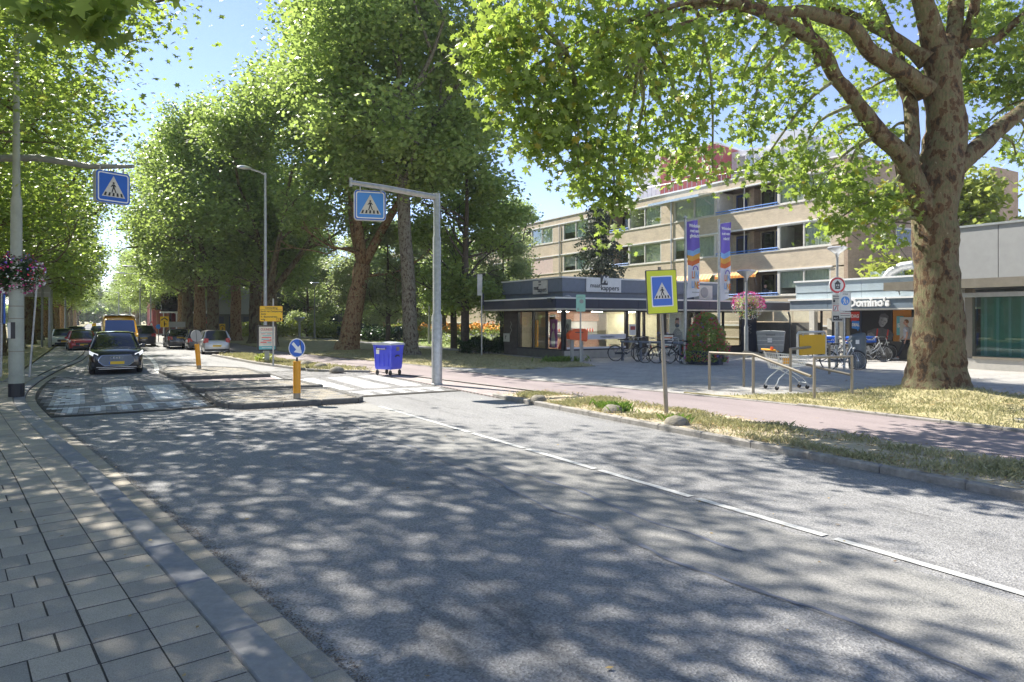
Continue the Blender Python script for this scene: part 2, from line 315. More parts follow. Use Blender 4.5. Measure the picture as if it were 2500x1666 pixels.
solid('petal_pink',(.72,.06,.32),.6); solid('petal_red',(.72,.05,.06),.6); solid('petal_white',(.8,.78,.78),.6); solid('petal_violet',(.25,.12,.62),.6); solid('petal_orange',(.8,.38,.02),.6)
solid('awning_blue',(.40,.52,.68),.7); solid('box_blue',(.02,.13,.62),.4,var=.05); solid('pale_frame',(.55,.56,.56),.3,.5)
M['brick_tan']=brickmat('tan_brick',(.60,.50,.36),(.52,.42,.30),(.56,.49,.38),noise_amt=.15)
M['brick_brown_shaded']=brickmat('brown_brick_shaded',(.42,.30,.21),(.34,.24,.17),(.38,.31,.24),noise_amt=.2)  # darker than the tan front: the end wall's shade is in the colour
M['brick_black']=brickmat('black_brick',(.075,.06,.05),(.05,.042,.038),(.20,.18,.15))
M['brick_int']=brickmat('interior_brick',(.44,.20,.13),(.36,.15,.10),(.5,.4,.32))
M['glass']=glassmat('window_glass',(.95,.98,.97),.12); M['glass_shop']=glassmat('shop_glass',(.92,.95,.95),.06)
M['glass_green']=glassmat('green_glass',(.55,.72,.68),.10)
M['dark_glass']=mat('dark_glass',(.012,.014,.016),.04,0,var=0,spec=.8); M['lampglass']=mat('lamp_glass',(.75,.75,.72),.2,var=0)
M['headlamp']=mat('headlamp',(.9,.92,.95),.15,var=0,emit=.25); M['tail']=mat('tail_lamp',(.45,.02,.02),.2,var=0,coat=.5)
def paint(name,col,metal=.3): return mat(name,col,.32,metal,var=.03,coat=1.)
# =================== GROUND ===================
rng=random.Random(7); NR=np.random.RandomState(5)
def ip(t,pts): return float(np.interp(t,[p[0] for p in pts],[p[1] for p in pts]))
LK=[(-12,2.9),(0,1.6),(3.6,1.21),(6,.86),(10,.28),(14.5,-.45),(18,-.98),(20.3,-1.25),(22.6,-1.34),(26.2,-1.25),(31,-.94),(37.6,-.3),(44,-.05),(50,0),(600,0)]
RK=[(-12,8.6),(14.6,8.5),(24,8.5),(25.4,6.9),(31,6.0),(40,5.3),(55,5.2),(600,5.2)]
CN=[(-12,10.55),(12,10.45),(16,9.9),(24,8.75),(31,7.6),(40,7.1),(600,7.1)]
CF=[(-12,13.7),(10,13.1),(13.5,12.5),(18,11.5),(25,11.4),(31.4,10.5),(40,9.4),(600,9.4)]
def lk(u): return (ip(u-1.2,LK)+ip(u,LK)*2+ip(u+1.2,LK))/4
def rk(u): return ip(u,RK)
def cn(u): return ip(u,CN)
def cf(u): return ip(u,CF)
def strip(name,u0,u1,fa,fb,z,m,step=1.,nx=1,kind='structure',skirt=.3,parent=None,zf=None):
    us=list(np.arange(u0,u1,step))+[u1]; vs=[];fs=[]
    for u in us:
        a=fa(u) if callable(fa) else fa; b=fb(u) if callable(fb) else fb
        vs.append((a,u,z-skirt))
        for i in range(nx+1):
            x=a+(b-a)*i/nx; vs.append((x,u,z+(zf(x,u) if zf else 0)))
        vs.append((b,u,z-skirt))
    n=nx+3
    for j in range(len(us)-1):
        for i in range(n-1): fs.append((j*n+i,j*n+i+1,(j+1)*n+i+1,(j+1)*n+i))
    mb=MB(); mb.add(vs,fs); o=mb.obj(name,m,parent,recalc=False); o['kind']=kind; return o
mb=MB(); mb.add([(-900,-60,-.35),(900,-60,-.35),(900,1500,-.35),(-900,1500,-.35)],[(0,1,2,3)]); tag(mb.obj('ground',M['drygrass'],recalc=False),kind='structure')
road=strip('road',-12,600,lambda u:lk(u),lambda u:rk(u) if not 14.6<u<24 else 8.5,0,M['asphalt'],1.)
def decalstrip(name,pts,wd,z,m,parent=road,jit=0):
    mb=MB(); vs=[];fs=[]
    for i,(x,y) in enumerate(pts):
        a=pts[max(i-1,0)];b=pts[min(i+1,len(pts)-1)]; t=Vector((b[0]-a[0],b[1]-a[1])).normalized(); n=Vector((t.y,-t.x))
        w1=wd/2*(1+rng.uniform(-jit,jit)); vs+=[(x-n.x*w1,y-n.y*w1,z),(x+n.x*w1,y+n.y*w1,z)]
    for i in range(len(pts)-1): fs.append((2*i,2*i+1,2*i+3,2*i+2))
    mb.add(vs,fs); o=mb.obj(name,m,parent,recalc=False); return o
# worn strip beside the centre line and the bitumen seams
def wav(u,a,b,s): return a+b*math.sin(u*.9+s)+.04*math.sin(u*2.7+s*2)+.015*math.sin(u*7.3)
mb=MB(); vs=[];fs=[]
us=np.arange(-6,15.6,.3)
for u in us: vs+=[(wav(u,4.05,.07,.3),u,.003),(5.44,u,.003)]
for i in range(len(us)-1): fs.append((2*i,2*i+1,2*i+3,2*i+2))
mb.add(vs,fs); mb.obj('worn_strip',M['asphalt_worn'],road,recalc=False)
decalstrip('bitumen_seam',[(wav(u,4.05,.07,.3)+.03+rng.uniform(-.012,.012),u) for u in np.arange(-4,4.6,.1)],.042,.007,M['seam'],jit=.5)
decalstrip('bitumen_seam',[(wav(u,4.05,.07,.3)+.03+rng.uniform(-.012,.012),u) for u in np.arange(4.95,13.3,.1)],.036,.007,M['seam'],jit=.5)
decalstrip('bitumen_seam',[(wav(u,4.62,.03,1.7),u) for u in np.arange(3.9,8.0,.15)],.04,.007,M['seam'],jit=.6)
# centre line pieces
edges=[-5.2,-2.4,.35,2.05,3.75,5.35,7.0,8.7,10.4,14.7]
for a,b in zip(edges[:-1],edges[1:]):
    n=max(3,int((b-a)/.5)); pts=[(5.62-.015*max(0,u-3)*1.0+(.0),u) for u in np.linspace(a+.05,b-.05,n)]
    decalstrip('centre_line',[(x if u<9 else x-.0,u) for x,u in pts],.092,.009,M['paint'],jit=.04)
# far curved line and edge line beyond the islands
decalstrip('lane_line',[(2.0,27.6),(2.05,29.5),(2.25,33),(2.4,38),(2.35,43),(2.1,49),(2.05,55)],.17,.008,M['paint'])
for a in range(58,200,9): decalstrip('lane_line',[(2.2,a),(2.2,a+3)],.15,.008,M['paint'])
decalstrip('lane_line',[(5.2,24.3),(4.9,19.3)],.14,.008,M['paint'])
# ---- kerb geometry on the left ----
def densify(f,u0,u1,st=.05):
    us=np.arange(u0,u1,st); P=np.array([(f(u),u) for u in us]); d=np.gradient(P,axis=0); d/=np.linalg.norm(d,axis=1)[:,None]
    k=np.ones(31)/31; d=np.stack([np.convolve(np.pad(d[:,i],15,'edge'),k,'valid') for i in (0,1)],1); d/=np.linalg.norm(d,axis=1)[:,None]
    s=np.concatenate([[0],np.cumsum(np.linalg.norm(np.diff(P,axis=0),axis=1))]); return P,d,s
KP,KD,KS=densify(lk,1.,60.)
def kp(s,o):
    x=np.interp(s,KS,KP[:,0]);y=np.interp(s,KS,KP[:,1]);dx=np.interp(s,KS,KD[:,0]);dy=np.interp(s,KS,KD[:,1])
    return (x-dy*o,y+dx*o,math.atan2(dy,dx)-PI/2)
pav=strip('pavement',-12,600,lambda u:lk(u)-9.5 if u<25.4 else -2.25,lambda u:lk(u)-.465,.0605,M['joint'],.5); strip('kerb_bed',-12,60,lambda u:lk(u)-.47,lambda u:lk(u)-.2,.03,M['joint'],.5)
far_pav=strip('pavement_far',27.4,600,-2.24,lambda u:lk(u)-.5,.062,M['path'],1.)
def stone_parts(parent,name,mats,items,limit=300,proto_size=None,chamf=.006,keyf=None):
    """items: (x,y,z_top,rz,sx,sy,h,mat index); the nearest 'limit' become parts, the others one stuff part"""
    items=sorted(items,key=keyf or (lambda t:t[0]**2+t[1]**2)); cache={}
    for it in items[:limit]:
        x,y,z,rz,sx,sy,h,mi=it; key=(round(sx,3),round(sy,3),round(h,3),mi)
        if key not in cache:
            b=MB(); b.cbox(-sx/2,-sy/2,-h,sx/2,sy/2,0,chamf); cache[key]=b.mesh(name,mats[mi],recalc=False)
        o=link(name,cache[key],parent,loc=(x,y,z),rot=(rng.uniform(-.006,.006),rng.uniform(-.006,.006),rz))
    if len(items)>limit:
        b=MB()
        for x,y,z,rz,sx,sy,h,mi in items[limit:]:
            b.cm=mi; c_,s_=math.cos(rz),math.sin(rz); vs=[]
            for zz in (z-h,z+rng.uniform(-.002,.002)):
                for ax,ay in ((-1,-1),(1,-1),(1,1),(-1,1)): vs.append((x+c_*ax*sx/2-s_*ay*sy/2,y+s_*ax*sx/2+c_*ay*sy/2,zz))
            b.add(vs,[(4,5,6,7),(0,1,5,4),(1,2,6,5),(2,3,7,6),(3,0,4,7)])
        b.obj(name,mats,parent,kind='stuff',recalc=False)
def inview(x,y,m=.15):
    X=CS*x-SN*y; Y=SN*x+CS*y
    if Y<2: return False
    px=X/Y; return -.747-m<px<.747+m and 1.95/Y<.56+m
gut=[];ker=[];slabs=[]
s=0
while s<52:
    x,y,r=kp(s,.10)
    if inview(x,y): gut.append((x,y,.006+rng.uniform(-.003,.003),r,.197,.282,.08,rng.randrange(4)))
    s+=.292
s=0
while s<52:
    x,y,r=kp(s,.325)
    if inview(x,y): ker.append((x,y,.062,r,.246,.99,.14,rng.randrange(2)))
    s+=1.
for row in range(2):
    s=.1
    while s<27:
        x,y,r=kp(s,.45+.15+row*.302)
        if inview(x,y): slabs.append((x,y,.064+rng.uniform(-.002,.003),r,.2945,.285,.05,rng.randrange(4)))
        s+=.3005
for ci in range(1,90,2):
    x,y,r=kp(.1+ci*.3005,1.06+.07)
    if ci*.3<26 and inview(x,y): slabs.append((x,y,.064,r,.143,.285,.05,rng.randrange(4)))
for row in range(0,36):
    for ci in range(90):
        s=.1+ci*.3005; o=1.06+.15+row*.301+(.15 if ci%2 else 0)
        if s>26: continue
        x,y,r=kp(s,o)
        if inview(x,y) and not (20.6<y<21.7 and x<-2.2 and x>-4.8): slabs.append((x,y,.064+rng.uniform(-.002,.004),r,.2945,.285,.05,rng.randrange(4)))
KM=[mat('kerb_smooth_%d'%i,c,.8,var=.15,scale=12,bump=.25,bs=220) for i,c in enumerate(((.24,.24,.245),(.28,.272,.26)))]
stone_parts(pav,'paving_slab',SL,slabs,300,chamf=.0035); stone_parts(pav,'kerb_stone',KM,ker,60,chamf=.02); stone_parts(road,'gutter_stone',SL,gut,200)
for k in range(9):      # ribbed guidance tiles by the crossing
    for j in range(3):
        b=MB(); x=-4.6+k*.3; y=20.7+j*.3; b.box(x-.145,y-.145,0,x+.145,y+.145,.066)
        for q in range(4): b.box(x-.12+q*.07,y-.13,.066,x-.09+q*.07,y+.13,.074)
        b.obj('guidance_tile',M['white'] if j!=1 else M['offwhite'],pav,recalc=False)
# dry grass on the left beyond the pavement
def bump(x,y): return .05*noise.noise(Vector((x*.7,y*.7,0)))+.02*noise.noise(Vector((x*3,y*3,1)))
lv=strip('left_verge',25.5,600,-14,-2.35,.07,M['drygrass'],1.5,8,zf=bump)
mb=MB(); [mb.cbox(-2.35,25.5+i,-.05,-2.25,26.49+i,.10,.01) for i in range(2)]; mb.box(-14,25.4,-.1,-2.35,25.5,.10)
mb.obj('verge_kerb',M['kerb'],lv)
# ---- crossing of paving bricks ----
bj=strip('crossing_bed',16.3,27.6,lambda u:lk(u),lambda u:2.35,.014,M['joint'],.6)
bj2=strip('crossing_bed_right',16.6,26.4,5.3,lambda u:8.48 if u<24 else rk(u)-.02,.014,M['joint'],.6)
def crossing(parent,x0,x1,u0,u1,bars,teeth):
    it=[]; r=0; u=u0
    while u<u1:
        x=x0+(.1 if r%2 else 0)-.1
        while x<x1:
            cx=x+.1; cy=u+.05; wob=.02*math.sin(cx*1.3+cy*.8)
            if lk(cy)+.12<cx<(x1-.05 if parent is bj else min(x1,rk(cy)-.1 if cy>24 else x1)):
                wh=any(a<cx<b and 18.55<cy<22.6 for a,b in bars) or (16.85<cy<17.75 and any(abs(cx-t)<.1 for t in teeth)) or (17.75<cy<17.9)
                it.append((cx+wob,cy,.02+rng.uniform(-.003,.003)+.004*math.sin(cx*2),0,.192,.092,.03,(3+rng.randrange(2)) if wh else rng.randrange(3)))
            x+=.2
        u+=.1; r+=1
    stone_parts(parent,'paver',BR+BW,it,300,chamf=.004)
crossing(bj,-1.5,2.3,16.5,27.5,[(-.85,-.22),(.22,.86),(1.28,1.95)],[-1.0+.5*i for i in range(8)])
crossing(bj2,5.4,8.45,16.8,26.2,[(5.5,6.15),(6.6,7.25),(7.65,8.3)],[5.6+.5*i for i in range(6)])
# ---- traffic islands ----
def island(poly,label,cuts=None):
    t=tag(MB().slab(poly,-.02,.085).obj('traffic_island',M['joint']),label,'traffic island','traffic islands between the two lanes')
    n=len(poly)
    for i in range(n):      # kerb stones around the edge
        a=Vector(poly[i]); b=Vector(poly[(i+1)%n]); L=(b-a).length; k=max(1,round(L/1.)); d=(b-a)/L; nn=Vector((d.y,-d.x))
        for j in range(k):
            p=a+d*(L*(j+.5)/k)-nn*.055; q=MB(); s_=L/k-.012
            q.cbox(-s_/2,-.065,-.1,s_/2,.065,.025,.018); o=q.obj('kerb_stone',M['kerb_dark'],t,recalc=False); o.location=(p.x,p.y,.10); o.rotation_euler=(0,0,math.atan2(d.y,d.x))
    # pavers
    import mathutils.geometry as mg
    xs=[p[0] for p in poly]; ys=[p[1] for p in poly]; it=[]; r=0; y=min(ys)
    def inside(x,y,mg_=.13):
        c_=True
        for i in range(n):
            a=poly[i];b=poly[(i+1)%n]; L=math.hypot(b[0]-a[0],b[1]-a[1]); cr=((b[0]-a[0])*(y-a[1])-(b[1]-a[1])*(x-a[0]))/L
            if cr<mg_: return False
        return True
    while y<max(ys):
        x=min(xs)+(.1 if r%2 else 0)
        while x<max(xs):
            if inside(x,y) : it.append((x,y,.10+rng.uniform(-.003,.004),0,.19,.09,.03,rng.randrange(3)))
            x+=.2
        y+=.1; r+=1
    stone_parts(t,'paver',[SL[0],SL[1],BR[1]],it,120)
    return t
I1=island([(2.75,15.7),(5.25,15.5),(5.45,15.75),(5.45,18.4),(2.4,18.9),(2.35,16.6),(2.5,15.95)],'nearest paved traffic island with the yellow bollard and round blue arrow sign')
I2=island([(2.5,19.7),(5.45,19.1),(5.25,21.5),(2.2,22.1),(2.25,19.95)],'low paved refuge island in the middle of the crossing, without a bollard')
I3=island([(2.2,24.4),(2.35,24.2),(5.05,23.9),(4.9,27.6),(3.2,30.0),(2.3,29.6),(2.0,27.9)],'far paved traffic island where the leaning yellow bollard stands')
# red strip between the islands
strip('island_passage',22.1,24.2,lambda u:2.3,lambda u:5.1,.012,M['cycle'],.7)
# ---- right hand side ----
ver=strip('verge',-12,14.9,8.63,lambda u:cn(u)-.02-(max(0,u-13.2)**2*.45),.085,M['earth'],.4,8,zf=bump)
mb=MB()
for i in range(27): 
    u=-12+i; b=MB(); b.cbox(8.5+rng.uniform(-.008,.008),u+.006,-.1,8.62,min(u+.994,14.9),.10,.02); b.obj('kerb_stone',M['kerb'],ver,recalc=False)
ver2=strip('far_verge',23.6,39,lambda u:max(rk(u)+.13,8.5-(u-23.6)*1.15),lambda u:cn(u)-.02,.085,M['earth'],.4,6,zf=bump)
for i in range(16):
    u=24.+i*.97; a=(rk(u),u);b_=(rk(u+.97),u+.97); d=math.atan2(b_[1]-a[1],b_[0]-a[0]); L=math.hypot(b_[0]-a[0],b_[1]-a[1]); q=MB(); q.cbox(-L/2+.005,-.06,-.15,L/2-.005,.06,0,.015)
    o=q.obj('kerb_stone',M['kerb'],ver2,recalc=False); o.location=((a[0]+b_[0])/2+.06,(a[1]+b_[1])/2,.10); o.rotation_euler=(0,0,d)
strip('parking_bay',39,600,lambda u:5.22,lambda u:7.05,.012,M['path'],2.)
strip('cycle_path',-12,600,cn,cf,.06,M['cycle'],.5)
strip('crossing_apron',14.6,24,8.5,lambda u:cn(u)-.005,.035,M['apron'],.5)
lw=MB(); lw.box(0,0,0,0,0,0)
decalstrip('edge_strip',[(cn(u)-.02,u) for u in np.arange(14.9,23.6,.5)],.1,.066,M['kerb'],parent=None)['kind']='structure'
plaza=strip('plaza',-12,27,lambda u:cf(u)+.12,60,.075,M['plaza'],.5)
for i in range(40):
    u=-12+i*.98; a=(cf(u),u);b_=(cf(u+.98),u+.98); d=math.atan2(b_[1]-a[1],b_[0]-a[0]); L=math.hypot(b_[0]-a[0],b_[1]-a[1]); q=MB(); q.cbox(-L/2+.004,-.055,-.15,L/2-.004,.055,0,.012)
    o=q.obj('kerb_stone',M['kerb'],plaza,recalc=False); o.location=((a[0]+b_[0])/2+.06,(a[1]+b_[1])/2,.11 if u<9.5 else .085); o.rotation_euler=(0,0,d)
def wvy(u): return 19.2+.6*math.sin(u*.8)+.3*math.sin(u*2.1)-max(0,u-7.5)**1.7*.55
trg=strip('tree_grass',-12,12.6,lambda u:cf(u)+.125,lambda u:max(wvy(u),cf(u)+.2),.10,M['drygrass'],.3,14,zf=lambda x,y:bump(x,y)+.22*math.exp(-((x-18)**2+(y-9.1)**2)/2.2))
stg=strip('tree_strip_grass',21.6,600,lambda u:cf(u)+.13+max(0,24.5-u)*.75,lambda u:18.0 if u>24 else 18-(24-u)*.4,.10,M['drygrass'],.8,10,zf=bump)
strip('park_path',27,600,18.0,19.6,.085,M['path'],1.5)
lawn=strip('park_lawn',32.2,200,19.6,60,.10,M['lawn'],2.,12,zf=lambda x,y:bump(x,y)*2)
# asphalt square in front of the lawn strip is the plaza; blades of grass
def blades(name,n,xf,zf,h0,h1,m,parent,mask=None,wd=.006,seed=1,patchy=.0):
    r=np.random.RandomState(seed); P=[]
    while len(P)<n:
        x,y=xf(r)
        if mask is not None and not mask(x,y): continue
        if patchy and noise.noise(Vector((x*1.1,y*1.1,seed)))<r.uniform(-.5,.5)-.25+patchy: continue
        P.append((x,y,zf(x,y)))
    P=np.array(P); a=r.uniform(0,2*PI,n); h=r.uniform(h0,h1,n)*(.6+.8*np.array([.5+.5*noise.noise(Vector((p[0]*1.3,p[1]*1.3,3))) for p in P])); ln=h*r.uniform(.2,1.1,n); b=r.uniform(0,2*PI,n)
    w_=wd*r.uniform(.7,1.6,n)
    V=np.zeros((n,4,3)); V[:,0]=P; V[:,0,0]-=np.cos(a)*w_; V[:,0,1]-=np.sin(a)*w_; V[:,1]=P; V[:,1,0]+=np.cos(a)*w_; V[:,1,1]+=np.sin(a)*w_
    V[:,2]=P+np.stack([np.cos(b)*ln*.35+np.cos(a)*w_*.7,np.sin(b)*ln*.35+np.sin(a)*w_*.7,h*.65],1); V[:,3]=P+np.stack([np.cos(b)*ln,np.sin(b)*ln,h],1)
    V[:,:2,2]-=.01
    me=npmesh(name,V.reshape(-1,3),np.array([[0,1,2],[0,2,3]]),n,4,m,r.uniform(0,1,n)*.7+.3*np.array([.5+.9*noise.noise(Vector((p[0]*.8,p[1]*.8,9))) for p in P]))
    return link(name,me,parent,kind='stuff')
def npmesh(name,V,tpl,n,k,m,tone):
    me=bpy.data.meshes.new(name); V=np.asarray(V,dtype=np.float32); nt_=len(tpl)
    me.vertices.add(len(V)); me.vertices.foreach_set('co',V.ravel())
    F_=(tpl[None,:,:]+(np.arange(n)*k)[:,None,None]).reshape(-1,3)
    me.loops.add(F_.size); me.loops.foreach_set('vertex_index',F_.ravel().astype(np.int32))
    me.polygons.add(len(F_)); me.polygons.foreach_set('loop_start',(np.arange(len(F_))*3).astype(np.int32)); me.polygons.foreach_set('loop_total',np.full(len(F_),3,np.int32))
    for q in (m if isinstance(m,(list,tuple)) else [m]): me.materials.append(q)
    at=me.attributes.new('tone','FLOAT','FACE'); at.data.foreach_set('value',np.repeat(np.clip(tone,0,1),nt_).astype(np.float32))
    me.update(); me.validate(); return me
blades('grass',17000,lambda r:(r.uniform(8.66,10.5),r.uniform(1,14.8)),lambda x,y:.085+bump(x,y),.02,.095,M['blade'],None,lambda x,y:8.66<x<cn(y)-.02-max(0,y-13.2)**2*.45,.0045,1,.52)
blades('grass',17000,lambda r:(r.uniform(13.2,19.5),r.uniform(3,12.5)),lambda x,y:.10+bump(x,y)+.22*math.exp(-((x-18)**2+(y-9.1)**2)/2.2),.02,.08,M['blade'],None,lambda x,y:cf(y)+.13<x<wvy(y),.006,2,.05)
blades('grass',14000,lambda r:(r.uniform(9.4,18),r.uniform(21.6,40)),lambda x,y:.10+bump(x,y),.02,.07,M['blade'],None,lambda x,y:x>cf(y)+.15+max(0,24.5-y)*.75 and x<(18.0 if y>24 else 18-(24-y)*.4),.01,3,.05)
blades('grass',7000,lambda r:(r.uniform(5.5,8.7),r.uniform(23.8,39)),lambda x,y:.085+bump(x,y),.03,.13,M['blade'],None,lambda x,y:max(rk(y)+.15,8.5-(y-23.6)*1.15)<x<cn(y),.008,4,.05)
blades('grass',9000,lambda r:(r.uniform(-8,-2.4),r.uniform(25.6,46)),lambda x,y:.07+bump(x,y),.02,.08,M['blade'],None,None,.01,5,.05)
blades('grass',6000,lambda r:(r.uniform(19.7,40),r.uniform(32.5,60)),lambda x,y:.10+bump(x,y)*2,.04,.12,M['blade_g'],None,None,.02,6)
blades('weeds',500,lambda r:(8.6+r.normal()*.12+.55,11.0+r.normal()*.25),lambda x,y:.09,.06,.2,M['blade_g'],None,None,.009,7)
blades('weeds',260,lambda r:(9.0+r.normal()*.07,9.05+r.normal()*.12),lambda x,y:.09,.04,.16,M['blade_g'],None,None,.009,8)
blades('weeds',900,lambda r:(17.6+r.normal()*.5,24.6+r.normal()*.2),lambda x,y:.09,.08,.28,M['blade_g'],None,None,.009,9)
# fallen leaves and grit
def scatter(name,n,f,sz,m,seed,z=.012):
    r=np.random.RandomState(seed); P=np.array([f(r) for _ in range(n)]); tp=np.array([[0,1,2],[0,2,3]])
    a=r.uniform(0,2*PI,n); V=np.zeros((n,4,3)); q=sz*r.uniform(.5,1.3,n)
    for i,(dx,dy) in enumerate(((-1,0),(0,-.6),(1,0),(0,.6))):
        V[:,i,0]=P[:,0]+(dx*np.cos(a)-dy*np.sin(a))*q; V[:,i,1]=P[:,1]+(dx*np.sin(a)+dy*np.cos(a))*q; V[:,i,2]=P[:,2]+r.uniform(.002,.35,n)*q
    return link(name,npmesh(name,V.reshape(-1,3),tp,n,4,m,r.uniform(0,1,n)),None,kind='stuff')
M['fallen']=leafmat('fallen_leaf',(.16,.09,.04),(.5,.36,.14),(.4,.28,.1),.2,.7)
M['grit']=leafmat('grit',(.03,.03,.03),(.24,.18,.12),(.1,.1,.1),.0,.9)
scatter('fallen_leaves',2600,lambda r:(r.uniform(8.55,10.5),r.uniform(1,15),.11),.032,M['fallen'],1)
scatter('fallen_leaves',800,lambda r:(18+r.normal()*2.0,9+r.normal()*1.6,.13),.045,M['fallen'],2)
scatter('fallen_leaves',130,lambda r:(lk(8)+r.normal()*.0+(lambda u:lk(u)-lk(8)-abs(r.normal())*1.5)(8),r.uniform(3,20),.075),.02,M['fallen'],3)
scatter('fallen_leaves',60,lambda r:(r.uniform(1.2,8.4),r.uniform(2,15),.008),.022,M['fallen'],4)
scatter('grit',5000,lambda r:((lambda u:(lk(u)+abs(r.normal())*.05,u,.004))(r.uniform(2,16)))  ,.008,M['grit'],5)
scatter('grit',1800,lambda r:((lambda t:(2.6+t*2.8+r.normal()*.1,15.45+r.normal()*.1,.006))(r.uniform())),.014,M['grit'],6)
scatter('grit',2600,lambda r:(13.2+abs(r.normal())*1.0,r.uniform(9,14.5),.085),.013,M['fallen'],7)
scatter('grit',1500,lambda r:(r.uniform(1.3,8.4),r.uniform(2,15),.005),.006,M['grit'],8)
# soft strips of sand against the right kerb
# =================== TREES ===================
LOBE=np.array([(0,-.5,0),(.16,-.22,.0),(.52,-.28,-.06),(.34,.02,.0),(.48,.32,-.08),(.14,.22,.0),(0,.62,-.1),(-.14,.22,.0),(-.48,.32,-.08),(-.34,.02,.0),(-.52,-.28,-.06),(-.16,-.22,.0)])
LOBE_T=np.array([(0,1,11),(1,2,3),(1,3,5),(3,4,5),(5,6,7),(7,8,9),(7,9,11),(9,10,11),(1,5,7),(1,7,11)])
QUAD=np.array([(0,-.55,0),(.42,.0,-.06),(0,.6,-.04),(-.42,.0,-.06)]); QUAD_T=np.array([(0,1,2),(0,2,3)])
def leaves(name,C,size,m,lobed=False,seed=0,up=.55,tone=None):
    r=np.random.RandomState(seed); n=len(C); C=np.asarray(C)
    N=r.normal(size=(n,3)); N/=np.linalg.norm(N,axis=1)[:,None]; N[:,2]=np.abs(N[:,2])*.8+up; N/=np.linalg.norm(N,axis=1)[:,None]
    T=np.cross(N,r.normal(size=(n,3))); T/=np.linalg.norm(T,axis=1)[:,None]; B=np.cross(N,T)
    tp,tt=(LOBE,LOBE_T) if lobed else (QUAD,QUAD_T); sz=size*r.uniform(.6,1.2,n)
    V=C[:,None,:]+sz[:,None,None]*(tp[None,:,0,None]*T[:,None,:]+tp[None,:,1,None]*B[:,None,:]+tp[None,:,2,None]*N[:,None,:])
    if tone is None: tone=r.uniform(0,1,n)
    else: tone=np.clip(tone+r.normal(size=n)*.2,0,1)
    return npmesh(name,V.reshape(-1,3),tt,n,len(tp),m,tone)
def clumps(blobs,nl,per,cr,seed,shell=.5,flat=.55):
    """blobs: (x,y,z,rx,ry,rz,weight). Leaf positions in clumps spread through the blobs' volumes."""
    r=np.random.RandomState(seed); W=np.array([b[6] for b in blobs],float); W/=W.sum(); out=[];tn=[]; cc=[]
    nc=int(nl/per); idx=r.choice(len(blobs),nc,p=W)
    for i in idx:
        b=blobs[i]; d=r.normal(size=3); d/=np.linalg.norm(d); q=r.uniform()**(shell)
        c_=np.array(b[:3])+d*q*np.array(b[3:6]); k=max(3,int(per*r.uniform(.4,1.6)))
        o=r.normal(size=(k,3))*cr*np.array([1,1,flat])*r.uniform(.6,1.3); o[:,2]-=.35*cr*np.hypot(o[:,0],o[:,1])/cr
        out.append(c_+o); tn.append(np.full(k,r.uniform(.15,.85))); cc.append(c_)
    return np.concatenate(out),np.concatenate(tn),np.array(cc)
def smoothpts(pts,n=6):
    P=[Vector(p[:3]) for p in pts]; Rr=[p[3] for p in pts]; o=[];rr=[]
    for i in range(len(P)-1):
        p0=P[max(i-1,0)];p1=P[i];p2=P[i+1];p3=P[min(i+2,len(P)-1)]
        for k in range(n):
            t=k/n; o.append(.5*((2*p1)+(p2-p0)*t+(2*p0-5*p1+4*p2-p3)*t*t+(3*p1-p0-3*p2+p3)*t**3)); rr.append(Rr[i]*(1-t)+Rr[i+1]*t)
    o.append(P[-1]); rr.append(Rr[-1]); return o,rr
def limb(mb,pts,n=8,sub=5,rough=.06,seed=0):
    o,rr=smoothpts(pts,sub); b=len(mb.v); mb.tube(o,rr,n)
    for i in range(b,len(mb.v)):
        v=Vector(mb.v[i]); j=min((i-b)//n,len(rr)-1); d=(v-o[j])
        f=1+rough*2.2*noise.noise(v*1.6+Vector((seed,0,0)))+rough*1.2*noise.noise(v*5)
        mb.v[i]=tuple(o[j]+d*f)
HULL=None
def branchset(mb,rs,start,direction,length,r0,depth=2,bend=.25,ends=None):
    p=Vector(start); d=Vector(direction).normalized(); pts=[(*p,r0)]; k=4
    for i in range(k):
        d=(d+Vector([rs.uniform(-1,1)*bend for _ in range(3)])+Vector((0,0,.04))).normalized(); p=p+d*length/k
        if HULL and not HULL(p) and i>0: break
        pts.append((*p,max(.018,r0*(1-(i+1)/k*.75))))
        if depth>0 and i>=1:
            dd=(d+Vector([rs.uniform(-1,1)*.9 for _ in range(3)])).normalized(); branchset(mb,rs,p,dd,length*rs.uniform(.4,.62),max(.02,r0*.42),depth-1,bend,ends)
    limb(mb,pts,7 if r0>.08 else 5,2,.04)
    if ends is not None: ends.append(tuple(p))
